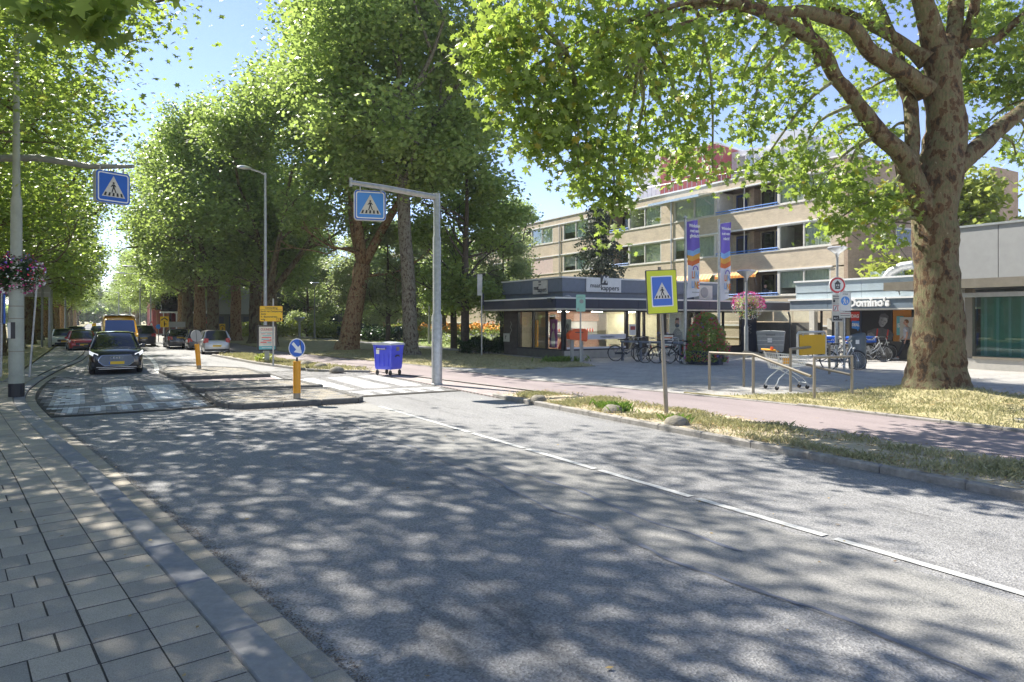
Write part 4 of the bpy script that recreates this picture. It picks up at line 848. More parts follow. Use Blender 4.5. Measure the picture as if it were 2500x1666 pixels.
for per in range(5):
    u0=22.75+13.9*per
    for li,(z0,z1) in enumerate(LV):
        ba=[('w',.95,4.4),('b',4.45,9.3),('w',9.4,13.2)] if per==0 else [('w',.6,4.15),('b',4.2,9.1),('w',9.2,12.9)]
        if per%2: pass
        for ty,a,b_ in ba:
            k+=1; x0,x1=bay(u0+a,u0+b_)
            if ty=='w':
                if per==2 and li==1 and a<1: MB().box(x0,.02,z0,x1,.06,z1).obj('sun_screen',M['pink_panel'],fl,recalc=False); continue
                cc_=cur[k%6] if not (per==0 and li==1 and a>5) else ('curtain_green','curtain_green')
                window(fl,x0,x1,z0,z1,.04,(.5,),cur=cc_,curh=(rng.choice((1,1,.7,.55)),1),fw=.085)
            else: balcony(u0+a,u0+b_,z0,z1,k)
        # piers between the bays
        for a in ([.0,.95],[13.2,13.9]) if per==0 else ([0,.6],[12.9,13.9]):
            x0,x1=bay(u0+a[0],u0+a[1]); wbox('pier',M['brick_tan'],fl,x0,min(x1,0),.006,.24,z0-.01,z1+.0)
        for a in ((4.4,4.45),(9.3,9.4)) if per==0 else ((4.15,4.2),(9.1,9.2)):
            x0,x1=bay(u0+a[0],u0+a[1]); wbox('mullion',M['offwhite'],fl,x0-.04,x1+.04,-.0,.2,z0-.005,z1)
    if per>=1:
        for j in range(5): x0,x1=bay(u0+.5+j*2.6,u0+2.9+j*2.6); window(fl,x0,x1,.8,1.52,.05,(.33,.66),cur=None,fw=.07)
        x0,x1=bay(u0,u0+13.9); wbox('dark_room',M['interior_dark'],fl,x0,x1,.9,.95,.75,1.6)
        for j in range(6): x0,x1=bay(u0-.1+j*2.6,u0+.5+j*2.6); wbox('pier',M['brick_tan'],fl,x0+.1,x1,.005,.24,.795,1.52)
    else: wbox('wall',M['brick_tan'],fl,-13.9,0,.005,.25,.75,1.62)
    x0,_=bay(u0+13.9,u0+13.9); b=MB(); b.tube([(x0+.5,-.07,0),(x0+.5,-.07,TOP-.7)],.045,6); b.obj('drainpipe',M['pale_frame'],fl,recalc=False)
b=MB(); b.tube([(.32,3.4,0),(.32,3.4,10)],.05,6); b.obj('drainpipe',M['pale_frame'],fl,recalc=False)
for z0,z1,y0 in ((6.3,7.4,4.6),(9.1,10.2,4.6)):     # end wall windows (face +x local)
    b=MB(); b.box(.244,y0,z0,.30,y0+2.4,z1); o=b.obj('window',M['offwhite'],fl,recalc=False); MB().box(.302,y0+.1,z0+.1,.31,y0+2.3,z1-.1).obj('pane',M['dark_glass'],o,recalc=False)
# folded out awnings
def awning(name,u0,u1,z,proj,drop,m,stripes=None,label=None):
    x0,x1=bay(u0,u1); b=MB(); b.add([(x0,-.06,z),(x1,-.06,z),(x1,-proj,z-drop),(x0,-proj,z-drop),(x0,-.06,z-.02),(x1,-.06,z-.02),(x1,-proj,z-drop-.16),(x0,-proj,z-drop-.16)],[(0,1,2,3),(3,2,6,7)]); o=b.obj(name,M[m],fl,label=label)
    b=MB(); [b.tube([(x,-.05,z-.9),(x,-proj,z-drop-.02)],.018,5) for x in (x0+.1,x1-.1)]; b.obj('awning_arm',M['galv'],o,recalc=False)
    if stripes:
        n=12
        for i in range(n): xa=x0+(x1-x0)*i/n; q=MB(); q.add([(xa,-.062,z+.004),(xa+(x1-x0)/n*.5,-.062,z+.004),(xa+(x1-x0)/n*.5,-proj-.003,z-drop+.004),(xa,-proj-.003,z-drop+.004),(xa+(x1-x0)/n*.5,-proj-.005,z-drop-.165),(xa,-proj-.005,z-drop-.165)],[(0,1,2,3),(3,2,4,5)]); q.obj('stripe',M[stripes],o,recalc=False)
awning('awning',32.2,37.,10.5,1.5,.28,'awning_blue'); awning('awning',32.3,36.0,4.98,.35,.34,'amber_cloth','stripe_orange'); awning('awning',28.6,31.9,4.98,.3,.22,'amber_cloth','stripe_orange')
# ---------- buildings behind ----------
tb=thing('red_flats','red and white flats with a roof terrace showing above the brick flats','building',(52,50,0),-PI/2+R(10))
wbox('wall',M['maroon'],tb,-4,2.6,0,9,0,19.3); wbox('wall',M['white_render'],tb,-8,-4,1,9,0,20.6); wbox('wall',M['white_render'],tb,2.6,12,3,12,0,18.9); wbox('wall',M['white_render'],tb,7,10.5,2.5,3,16.5,19.8)
wbox('parapet',M['trim_white'],tb,-4.1,2.7,-.1,9.1,19.3,19.5)
window(tb,-.8,2.2,16.6,18.6,-.02,(.33,.66),cur=None,frame='trim_white',fw=.14); None
window(tb,-2.6,-1.6,16.4,17.6,-.02,(),cur=None,frame='trim_white',fw=.14)
b=MB()
for i in range(30): b.tube([(-7+i*.55,-1.2,14.6),(-7+i*.55,-1.2,15.9)],.03,4)
b.tube([(-7,-1.2,15.9),(9,-1.2,15.9)],.04,5); b.box(-7,-1.2,14.2,9,0,14.6); b.obj('railing',M['pale_frame'],tb,recalc=False)
for i in range(3): window(tb,3.2+i*3.0,5.2+i*3.0,16.8,18.4,2.9 if i!=1 else 2.4,(.5,),cur=None,frame='trim_white',fw=.12)
lb=thing('grey_flats','light grey flats with glass balconies between the planes, far left','building',(9.0,92,0),0)
wbox('wall',M['grey_panel'],lb,.0,9,0,12,2.6,11.5); wbox('wall',M['grey_dark'],lb,.1,8.9,.4,11,0,2.6)
for z in (2.7,5.5,8.3):
    o=wbox('balcony',M['white_render'],lb,-2.3,2.2,-1.3,0,z,z+.18); MB().box(-2.3,-1.34,z+.18,2.2,-1.3,z+1.15).obj('glass_railing',M['glass_green'],o,recalc=False); MB().box(-2.2,-.02,z+.18,2.1,.0,z+2.5).obj('window_wall',M['dark_glass'],o,recalc=False)
for i in range(3): wbox('panel_joint',M['grey_dark'],lb,2.3,9.0,-.012,.0,5.2+i*2.1,5.24+i*2.1)
for i in range(5): wbox('garage_door',M['navy'],lb,.4+i*1.7,1.5+i*1.7,.38,.41,0,2.3)
b=MB(); [b.tube([(x,-1.2,0),(x,-1.2,2.7)],.05,6) for x in (-2,-.6,.9,2.1)]; b.obj('column',M['pale_frame'],lb,recalc=False)
rw=thing('red_building','red rendered building with balconies left of the grey flats','building',(6.4,100,0),0)
wbox('wall',M['maroon'],rw,0,4.5,0,10,0,10)
for z in (3,5.8,8.6):
    o=wbox('balcony',M['terracotta'],rw,.3,3,-1.1,0,z,z+.16); MB().box(.3,-1.1,z+.16,3,-1.06,z+1.1).obj('glass_railing',M['glass_green'],o,recalc=False)
    for i in range(3): MB().box(.4+i*1.4,-.02,z+.2,1.5+i*1.4,.0,z+2.2).obj('window',M['dark_glass'],o,recalc=False)
for i in range(3): wbox('column',M['terracotta'],rw,.4+i*1.2,.7+i*1.2,-1,-.6,0,3)
db=thing('dark_building','dark purple and glass building at the back of the park','building',(27,96,0),R(-8))
wbox('wall',M['grey_dark'],db,-14,10,0,10,0,7.5); wbox('fascia',M['purple'] if 0 else M['interior_dark'],db,-2,8,-1,0,6,7)
for i in range(7): window(db,-13+i*3.2,-10.3+i*3.2,.4,4.5,-.06,(.5,),cur=None,frame='grey_dark',glass='glass_green'); 
wbox('column',M['terracotta'],db,-1.8,-.8,-1,-.2,0,6)
far=thing('brick_houses','low red brick houses behind the left row of trees','building',(-24,70,0),PI/2)
wbox('wall',M['terracotta'],far,-60,30,0,8,0,6); b=MB(); b.prism([(-60,6),(30,6),(30,6.2),(-60,6.2)],-.2,8.2); b.obj('roof',M['grey_dark'],far)
for i in range(16): window(far,-55+i*5,-52.6+i*5,1.,2.5,-.06,(.5,),cur=None,frame='trim_white')
# ---------- hair salon ----------
KX,KY=18.8,26.3; KR=32.5
ks=thing('hair_salon','single storey dark navy hair salon with glass corner and flat canopy','shop',(0,0,0))
GZ=.075; CB,CT=2.42,2.93
# canopy slab and its panels
b=MB(); b.box(17.72,25.32,CB+.04,34.5,31.9,CT-.04); b.obj('canopy',M['navy'],ks,recalc=False)
b=MB(); b.box(17.70,25.3,CB-.03,33.4,31.95,CB+.036); b.obj('canopy_soffit',M['offwhite'],ks,recalc=False)
x=17.7
while x<33.3:
    x2=min(x+2.45,33.4); wbox('fascia_panel',M['navy'],ks,x+.006,x2-.006,25.27,25.315,CB+.04,CT-.05); x=x2
y=25.3
while y<31.9:
    y2=min(y+2.2,32.0); wbox('fascia_panel',M['navy'],ks,17.67,17.715,y+.006,y2-.006,CB+.04,CT-.05); y=y2
wbox('canopy_trim',M['trim_white'],ks,17.62,34.5,25.22,25.5,CT-.045,CT+.03); wbox('canopy_trim',M['trim_white'],ks,17.62,17.9,25.5,32.05,CT-.045,CT+.03)
# upper box
UR=29.4
wbox('upper_wall',M['slate_panel'],ks,KX+.05,UR-.1,KY+.05,31.6,CT,3.28)
wbox('upper_core',M['grey_dark'],ks,KX,UR,KY,31.7,3.28,3.86)
x=KX-.05
for wd in (3.0,2.9,2.3,2.45): wbox('roof_panel',M['slate_panel'],ks,x+.006,x+wd-.006,KY-.055,KY-.01,3.26,3.9); x+=wd
y=KY-.05
for wd in (1.9,1.75,1.85): wbox('roof_panel',M['slate_panel'],ks,KX-.055,KX-.01,y+.006,y+wd-.006,3.26,3.9); y+=wd
wbox('roof_trim',M['trim_white'],ks,KX-.1,UR+.05,KY-.1,31.8,3.9,3.97)
# name boards
def namebox(px,py,pz,w_,h_,rz,mark):
    o=MB().box(-w_/2,-.05,-h_/2,w_/2,.0,h_/2).obj('name_board',M['offwhite' if mark==2 else 'white'],ks,recalc=False); o.location=(px,py,pz); o.rotation_euler=(0,0,rz)
    text(o,'maat',.27*h_/.6,-w_*.25,-.02,-.058,M['darkgrey'],sx=1.1 if w_>1.5 else .75,bold=.004); text(o,'kappers',.3*h_/.6,w_*.17,-.13,-.058,M['darkgrey'],sx=1.1 if w_>1.5 else .75,bold=.006)
    if mark==1:
        q=MB(); q.box(-.22,-.062,.02,.22,-.052,.5); q.obj('logo',M['darkgrey'],o,recalc=False); text(o,'M',.42,.02,.26,-.07,M['white'],bold=.02,sh=.35)
    else:
        for zz in (.1,.24): q=MB(); q.box(-.1,-.062,zz,.12,-.052,zz+.05); q.obj('logo',M['darkgrey'],o,recalc=False)
namebox(21.2,KY-.07,3.6,2.15,.66,0,1); namebox(KX-.07,28.05,3.52,1.25,.66,-PI/2,2)
# left side: brick pier and shop window
wbox('brick_wall',M['brick_black'],ks,KX,KX+.3,30.35,31.7,GZ-.1,CB-.03); wbox('brick_wall',M['brick_black'],ks,KX+.3,KR,31.45,31.7,GZ-.1,CB-.03)
wbox('plinth',M['concrete_dark'],ks,KX-.02,KX+.28,KY+.02,30.35,GZ-.1,.46); wbox('plinth',M['concrete'],ks,KX+.1,23.35,KY-.02,KY+.28,GZ-.1,.46)
def shopwin(p,x0,x1,z0,z1,y,panes,rz=0,loc=None,fr='black'):
    o=window(p,x0,x1,z0,z1,y,panes,frame=fr,cur=None,dep=.1,fw=.07,glass='glass_shop',name='shop_window'); return o
o=shopwin(ks,0,4.0,.46,CB-.03,0,(.36,.66)); o.location=(KX+.03,30.33,.46); o.rotation_euler=(0,0,-PI/2)
shopwin(ks,KX+.15,22.75,.46,CB-.03,KY+.03,()); shopwin(ks,22.78,23.5,GZ,CB-.03,KY+.03,()); 
window(ks,23.55,25.3,GZ,CB-.03,KY+.03,(.22,),frame='black',cur=None,dep=.1,fw=.09,glass='glass_shop',name='entrance_door')
shopwin(ks,25.35,27.6,GZ+.3,CB-.03,KY+.03,()); wbox('post',M['black'],ks,27.6,28.3,KY,KY+.2,GZ,CB-.03); shopwin(ks,28.3,31.2,GZ+.35,CB-.03,KY+.03,(.5,))
wbox('wall',M['darkgrey'],ks,25.35,27.6,KY+.02,KY+.2,GZ-.1,GZ+.3); wbox('wall',M['darkgrey'],ks,28.3,31.2,KY+.02,KY+.2,GZ-.1,GZ+.35)
wbox('back_door',M['door_blue'] if 0 else M['navy'],ks,31.2,KR,KY+.02,KY+.1,GZ,CB-.03)
b=MB(); b.tube([(27.95,KY-.12,GZ),(27.95,KY-.12,CB)],.05,8); b.obj('drainpipe',M['slate_panel'],ks,recalc=False)
# interior
wbox('shop_floor',M['offwhite'],ks,KX+.3,KR-.2,KY+.3,31.4,GZ-.05,GZ+.03); wbox('back_wall',M['interior'],ks,KX+.3,KR-.2,31.2,31.4,GZ,CB-.05); wbox('inner_wall',M['brick_int'],ks,20.2,23.6,29.6,29.7,GZ,1.0); wbox('inner_wall',M['brick_int'],ks,20.2,23.6,29.6,29.7,1.85,CB-.05)
wbox('inner_wall',M['white'],ks,20.2,23.6,29.75,29.8,1.0,1.85); wbox('inner_wall',M['interior'],ks,23.7,27.3,29.0,29.1,GZ,CB-.05); wbox('counter',M['darkgrey'],ks,24.4,25.4,27.6,28.2,GZ,1.05); wbox('inner_wall',M['interior_dark'],ks,27.6,28.2,27.0,31,GZ,CB-.05)
lm=mat('ceiling_lamp_glow',(1,.93,.78),.5,var=0,emit=38)
for x,y in ((20.2,28.2),(22.2,28),(24.8,28.2),(26.8,27.8),(30,28.5)): wbox('ceiling_lamp',lm,ks,x-.3,x+.3,y-.08,y+.08,CB-.09,CB-.06)
for i in range(14):
    x=20.8+i*.17; b=MB(); b.lathe([(.035,0),(.04,.02),(.04,.14),(.015,.17),(.015,.2)],8,(x,29.4,1.28)); b.obj('bottle',M['red'],ks,recalc=False)
wbox('shelf',M['darkgrey'],ks,20.6,23.3,29.25,29.58,1.24,1.28)
wbox('frosted_band',M['white_cloth'],ks,KX+.25,22.7,KY-.004,KY+.001,.98,1.22); wbox('frosted_band',M['white_cloth'],ks,KX+.25,22.7,KY-.004,KY+.001,.5,.62)
kt=text(ks,'maatkappers',.17,21.5,1.1,KY-.008,M['darkgrey'])
# big picture panels inside the left window: purple portrait, white portrait, red cut-out
def panel_in(name,x,y,w_,z0,z1,m,rz=-PI/2,label=None):
    o=MB().box(-w_/2,-.02,z0,w_/2,.02,z1).obj(name,M[m],ks,recalc=False,label=label); o.location=(x,y,0); o.rotation_euler=(0,0,rz); return o
pp=panel_in('display_panel',19.5,28.0,.55,.55,1.95,'purple',label='purple panel with a pale portrait'); q=MB(); q.prism(circ(0,1.6,.13,12,.17),-.03,-.024); q.prism([(-.16,.6),(.1,.6),(.14,1.0),(.02,1.42),(-.12,1.3),(-.2,1.0)],-.03,-.024); q.obj('portrait',M['petal_white'],pp)
pp=panel_in('display_panel',19.6,26.95,.5,.55,1.95,'poster_pale'); q=MB(); q.prism(circ(0,1.6,.1,12,.15),-.03,-.024); q.prism([(-.13,1.1),(.12,1.1),(.07,1.45),(-.05,1.45)],-.03,-.024); q.obj('portrait',M['darkgrey'],pp)
pp=panel_in('display_panel',19.7,29.9,.3,.5,1.9,'petal_orange'); pp=panel_in('display_panel',19.9,28.7,.5,.5,2.2,'black')
q=MB(); q.prism([(-.25,.5),(.25,.5),(.12,1.05)],-.02,.02); o=q.obj('red_cutout',M['red'],ks); o.location=(19.35,27.2,0); o.rotation_euler=(0,0,-PI/2)
# portrait poster in the front window, notice, graffiti, wall plate
pp=panel_in('poster',26.35,KY+.18,1.1,.45,2.3,'poster_pale',rz=0,label='tall grey portrait poster of a bearded man'); q=MB(); q.prism(circ(0,1.78,.16,14,.21),-.03,-.024); q.obj('portrait_face',M['skin'],pp); q=MB(); q.prism(circ(0,1.63,.15,12,.12),-.034,-.03); q.prism([(-.14,1.9),(.14,1.9),(.1,2.03),(-.1,2.03)],-.034,-.03); q.obj('portrait_beard',M['darkgrey'],pp); q=MB(); q.prism([(-.4,.5),(.45,.5),(.36,1.25),(.1,1.48),(-.1,1.48),(-.34,1.2)],-.03,-.024); q.obj('portrait_body',M['grey_panel'],pp)
pp=panel_in('notice',23.1,KY-.02,.42,1.15,1.7,'white',rz=0)
q=MB(); q.box(-.15,-.03,1.42,.15,-.022,1.6); q.obj('photo_print',M['maroon'],pp,recalc=False)
pl=MB().box(-.3,-.03,-.22,.3,.0,.22).obj('name_plate',M['offwhite'],ks,recalc=False); pl.location=(KX-.03,31.35,.98); pl.rotation_euler=(0,0,-PI/2); q=MB(); q.box(-.1,-.036,-.08,-.06,-.03,.1); q.box(-.1,-.036,.06,.03,-.03,.1); q.obj('mark',M['black'],pl,recalc=False)
q=MB(); pts=[(KX-.012,30.95+.09*math.sin(t*1.7)*(1-.04*t),1.15+t*.085) for t in np.linspace(0,8,40)]; q.tube(pts,.008,4); q.obj('graffiti',M['offwhite'],ks,recalc=False)
q=MB(); pts=[(31.9+.12*math.sin(t*2.9),KY+.012,1.15+t*.09) for t in np.linspace(0,6,40)]; q.tube(pts,.008,4); q.obj('graffiti',M['pale_frame'],ks,recalc=False)
q=MB(); q.box(17.55,25.5,2.72,17.66,25.75,2.9); q.obj('camera_box',M['darkgrey'],ks,recalc=False)
for x in (18.6,): q=MB(); q.lathe([(.16,0),(.16,.06),(.05,.12)],12,(x,25.6,CT+.03)); q.obj('roof_vent',M['grey_panel'],ks,recalc=False)
# air conditioner on the roof side
o=MB().box(27.3,KY-.5,3.0,28.3,KY-.12,3.75).obj('air_conditioner',M['offwhite'],ks,recalc=False); q=MB(); q.lathe([(.28,0),(.28,-.02),(.24,-.03)],20,(27.68,KY-.505,3.38),'y'); q.obj('fan_grille',M['grey_panel'],o,recalc=False)
# ---------- recess wall + pizza shop ----------
ds=thing('pizza_shop','flat roofed pale zinc shop wing with white lettering and a black portrait window','shop',(0,0,0))
DXF=32.5; CX=30.1
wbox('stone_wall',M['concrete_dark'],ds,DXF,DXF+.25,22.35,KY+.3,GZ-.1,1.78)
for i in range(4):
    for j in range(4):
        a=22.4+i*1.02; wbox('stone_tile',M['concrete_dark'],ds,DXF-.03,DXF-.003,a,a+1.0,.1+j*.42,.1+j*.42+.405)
for i in range(3): wbox('upper_panel',M['interior'],ds,DXF-.01,DXF+.02,22.75+i*1.25,23.9+i*1.25,1.84,CB-.04)
b=MB(); b.tube([(DXF-.1,24.05,.1),(DXF-.1,24.05,2.05),(DXF-.35,23.95,2.35)],.045,8); b.obj('drainpipe',M['darkgrey'],ds,recalc=False)
wbox('column',M['offwhite'],ds,DXF-.35,DXF-.05,22.4,22.7,GZ,CB-.02)
wbox('doorway',M['interior_dark'],ds,DXF+1.2,DXF+1.3,20.9,22.4,GZ,CB); wbox('door_frame',M['black'],ds,DXF-.02,DXF+.08,22.2,22.28,GZ,CB-.02); wbox('door_frame',M['black'],ds,DXF-.02,DXF+.08,21.55,21.62,GZ,CB-.02); wbox('poster',M['offwhite'],ds,DXF+.3,DXF+.33,21.7,22.1,.4,2.0)
wbox('pilaster',M['poster_pale'],ds,DXF-.02,DXF+.15,20.98,21.2,GZ,CB-.02); wbox('pilaster',M['steel_brown'],ds,DXF-.02,DXF+.15,20.64,20.82,GZ,CB-.02); wbox('door_glass',M['dark_glass'],ds,DXF,DXF+.02,20.82,20.98,GZ,CB-.02)
dp=wbox('window_panel',M['black'],ds,DXF-.03,DXF+.1,20.08,20.6,GZ,CB-.02); wbox('window_post',M['navy'],ds,DXF-.05,DXF+.1,20.0,20.075,GZ,CB-.02)
pw=wbox('portrait_window',M['black'],ds,DXF-.03,DXF+.1,18.48,19.99,.9,CB-.02,label='black window print with a grey portrait'); wbox('base_wall',M['concrete_dark'],ds,DXF-.04,DXF+.15,13,19.98,GZ-.1,.9)
wbox('orange_wall',M['wood_orange'],ds,DXF,DXF+.1,17.6,18.46,.9,CB-.02,label='orange wooden wall panel'); wbox('dark_opening',M['black'],ds,DXF,DXF+.1,13,17.58,.9,CB-.02)
wbox('shutter_panel',M['offwhite'],ds,DXF-.1,DXF-.04,17.42,18.08,.88,2.05); o=wbox('menu_poster',M['teal'],ds,DXF-.05,DXF-.02,17.95,18.26,1.2,2.1)
def textx(parent,body,size,x,y,z,m,bold=0,sx=1,ext=.01,al='CENTER'):
    o=text(parent,body,size,0,0,0,m,al,bold,sx,ext); o.location=(x,y,z); o.rotation_euler=(R(90),0,-PI/2); return o
def polyx(parent,name,pts,x,m,th=.006):   # pts: (distance to the right seen from outside, up)
    b=MB(); n=len(pts); b.add([(x,-a,z) for a,z in pts]+[(x-th,-a,z) for a,z in pts],[tuple(range(n)),tuple(range(2*n-1,n-1,-1))]+[(i,i+n,(i+1)%n+n,(i+1)%n) for i in range(n)]); return b.obj(name,M[m] if isinstance(m,str) else m,parent)
textx(o,'5',.25,DXF-.056,18.16,1.65,M['white'],.01,1,.002)
polyx(ds,'red_bubble',[(-20.56,1.84),(-20.12,1.9),(-20.09,2.33),(-20.54,2.33)],DXF-.045,'red'); textx(ds,'DAG',.235,DXF-.055,20.33,2.1,M['white'],.010,.8,.004)
polyx(ds,'blue_bubble',[(-20.5,1.5),(-20.24,1.46),(-20.17,1.36),(-20.15,1.46),(-20.10,1.46),(-20.10,1.86),(-20.5,1.88)],DXF-.05,'sign_blue_lit'); textx(ds,'DEAL',.2,DXF-.06,20.3,1.67,M['white'],.010,.78,.004)
textx(ds,'GO',.34,DXF-.05,20.33,1.05,M['white'],.018,.85,.004)
gry=[mat('print_grey_%d'%i,c,.5,var=.35,scale=5) for i,c in enumerate(((.10,.10,.105),(.24,.24,.245),(.36,.36,.36)))]
def xf(pts): return [(-19.0+(x+17.85)*.92,1.83+(z-1.92)*.95) for x,z in pts]
def sk(cx,cz,pts,a=.35): return [(cx+x*math.cos(a)-z*math.sin(a),cz+x*math.sin(a)+z*math.cos(a)) for x,z in pts]
hx=-17.75
for nm,pts,dx,m_ in (('print_body',[(-18.65,.98),(-17.3,.98),(-17.2,1.3),(-17.4,1.5),(-17.85,1.62),(-18.2,1.58),(-18.6,1.45)],.036,gry[0]),('print_face',sk(hx,1.95,[(.22*math.cos(t)*(.82 if math.sin(t)<0 else 1),.31*math.sin(t)) for t in np.linspace(0,2*PI,22)[:-1]],-.3),.040,gry[2]),
 ('print_shade',sk(hx-.06,1.93,[(-.17,.18),(.02,.22),(-.02,0),(.04,-.1),(-.05,-.26),(-.16,-.1)],-.3),.044,gry[1]),('print_cap',sk(hx,1.98,[(-.25,.1),(-.21,.3),(0,.38),(.21,.3),(.25,.14),(.1,.19)],-.3),.048,gry[0]),
 ('print_eye',sk(hx,1.95,circ(-.07,.04,.04,8,.018),-.3),.050,'black'),('print_eye',sk(hx,1.95,circ(.1,.03,.04,8,.018),-.3),.050,'black'),('print_mouth',sk(hx,1.95,circ(.03,-.17,.06,8,.015),-.3),.050,gry[0]),
 ('print_strap',[(-18.15,1.0),(-18.08,1.0),(-18.02,1.55),(-18.08,1.58)],.042,'red'),('print_strap',[(-17.6,1.0),(-17.53,1.0),(-17.45,1.5),(-17.51,1.55)],.042,'red'),('print_arm',[(-18.6,1.02),(-18.25,1.02),(-18.2,1.25),(-18.4,1.38),(-18.6,1.3)],.040,gry[1])):
    polyx(pw,nm,xf(pts),DXF-dx,m_)
# canopy + lettering + parapet
wbox('canopy',M['zinc_dark'],ds,CX+.05,DXF+3,12.0,22.3,CB+.03,CT-.02); wbox('canopy_soffit',M['offwhite'],ds,CX,DXF+3,11.95,22.35,CB-.03,CB+.028)
y=22.35
while y>12.2:
    y2=y-2.1; wbox('fascia_panel',M['zinc_dark'],ds,CX,CX+.045,y2+.008,y-.008,CB+.03,CT-.06); y=y2
wbox('canopy_trim',M['trim_white'],ds,CX-.06,CX+.4,11.9,22.42,CT-.055,CT+.02); wbox('canopy_trim',M['zinc_panel'],ds,CX+.4,DXF+3,11.9,22.42,CT-.02,CT+.02)
le=textx(ds,"Domino's",.50,CX-.08,UX(2121,CX-.08),CB+.28,M['white'],.02,.98,.05); le.name='lettering'
PX=CX+.32; PTOP=3.86
wbox('upper_band',M['zinc_panel'],ds,PX+.05,DXF+3,12,22.2,CT+.02,3.26); wbox('upper_core',M['zinc_dark'],ds,PX+.05,DXF+3,12,22.2,3.26,3.8)
y=22.25
while y>12.2:
    y2=y-1.75; wbox('roof_panel',M['zinc_panel'],ds,PX,PX+.045,y2+.006,y-.006,3.28,PTOP-.06); wbox('roof_panel',M['zinc_panel'],ds,PX+.025,PX+.048,y2+.006,y-.006,CT+.02,3.24); y=y2
wbox('roof_trim',M['trim_white'],ds,PX-.06,DXF+3,11.9,22.32,PTOP-.06,PTOP+.02)
o=MB(); o.box(PX-.2,16.9,CT+.25,PX-.1,17.05,CT+.42); o.tube([(PX-.0,16.97,CT+.1),(PX-.12,16.97,CT+.3)],.02,5); o.obj('floodlight',M['darkgrey'],ds,recalc=False)
o=MB(); o.lathe([(.07,0),(.07,.08),(.03,.14)],10,(PX-.03,20.1,3.5)); o.obj('sensor',M['black'],ds,recalc=False)
# rooftop duct
o=MB(); o.box(34.2,15.2,3.9,36.0,18.2,4.85); o.obj('ventilation_box',M['zinc_panel'],ds,recalc=False); o=MB(); o.tube([(34.0,18.3,4.6),(33.9,18.8,4.55),(33.8,19.3,4.3),(33.8,19.6,3.9)],[.22,.22,.22,.22],12); o.obj('ventilation_duct',M['galv'],ds,True); wbox('ventilation_box',M['zinc_panel'],ds,34.2,35.2,19.4,20.6,3.9,4.4)
# building seen between
# ---------- grey panelled building at the right ----------
gb=thing('grey_shop','grey panelled building with a green glass front at the right edge','shop',(0,0,0))
GX=28.2
wbox('core',M['grey_dark'],gb,GX+.1,GX+9,-6,14.2,3.45,5.35); y=14.2
while y>-4:
    y2=y-2.05; wbox('facade_panel',M['grey_panel'],gb,GX,GX+.095,y2+.012,y-.012,3.44,5.42); y=y2
wbox('roof_trim',M['pale_frame'],gb,GX-.05,GX+9,-6,14.25,5.42,5.5)
wbox('canopy',M['grey_dark'],gb,GX-.75,GX+3,-6,15.9,3.12,3.42); wbox('canopy_edge',M['steel_brown'],gb,GX-.80,GX-.752,-6,15.95,3.10,3.44)
wbox('wall',M['offwhite'],gb,GX+.1,GX+.35,13.3,14.2,.1,3.1); wbox('wall',M['steel_brown'],gb,GX+.06,GX+.3,13.05,13.3,.1,3.1)
wbox('roller_housing',M['pale_frame'],gb,GX-.05,GX+.3,-6,13.7,2.78,2.95)
wbox('plinth',M['concrete'],gb,GX+.0,GX+.4,-6,14.2,-.1,.48); wbox('plinth_sill',M['steel_brown'],gb,GX-.05,GX+.4,-6,13.0,.48,.56); wbox('room',M['curtain_teal'],gb,GX+.6,GX+.65,-6,13.0,.5,2.9)
y=12.95
while y>-3:
    y2=y-4.1; wbox('pane',M['glass_green'],gb,GX+.10,GX+.115,y2+.03,y-.03,.58,2.78); wbox('window_post',M['grey_dark'],gb,GX+.06,GX+.16,y2-.03,y2+.03,.56,2.78)
    for i in range(10): yy=y-.25-i*.4; wbox('blind_slat',M['white_cloth'],gb,GX+.3,GX+.32,yy-.045,yy+.045,.6,2.75)
    y=y2
# =================== STREET FURNITURE ===================
DBL=Vector((0,0,0))
def person_icon(b,cx,cz,s,y0,y1,mirror=1):
    b.prism(circ(cx,cz+.36*s,.085*s,10),y0,y1)
    f=lambda pts:[(cx+mirror*x*s,cz+z*s) for x,z in pts]
    for pts in ([(-.09,.25),(.09,.25),(.08,-.03),(-.07,-.03)],[(-.09,.25),(-.05,.16),(-.2,-.0),(-.25,.03)],[(.09,.25),(.05,.16),(.17,.02),(.22,.05)],[(-.07,-.01),(.03,-.01),(-.10,-.45),(-.19,-.45)],[(-.02,-.01),(.08,-.01),(.23,-.43),(.14,-.45)]): b.prism(f(pts),y0,y1)
def zebra_face(p,w_,h_,y,blue='sign_blue',border='white',bd=.05,r=.06,tri=1.):
    """blue square face with white border line and triangle; front faces local -y"""
    b=MB(); b.prism(rrect(-w_/2,-h_/2,w_/2,h_/2,r),y-.004,y); b.obj('sign_border',M[border],p)
    b=MB(); b.prism(rrect(-w_/2+bd*.6,-h_/2+bd*.6,w_/2-bd*.6,h_/2-bd*.6,r*.8),y-.007,y-.0045); b.obj('sign_face',M[blue],p)
    s=min(w_,h_)*tri; b=MB(); b.prism([(-.40*s,-.34*s),(.40*s,-.34*s),(0,.40*s)],y-.011,y-.0075); b.obj('sign_triangle',M['offwhite'],p)
    b=MB(); person_icon(b,0,.0*s,.42*s,y-.015,y-.0115)
    for i in range(5):
        x=(-.26+i*.13)*s; b.prism([(x-.045*s+(x)*.12,-.31*s),(x+.03*s+(x)*.12,-.31*s),(x+.03*s-.0*s,-.19*s),(x-.03*s,-.19*s)],y-.0145,y-.0117)
    b.obj('sign_symbol',M['black'],p)
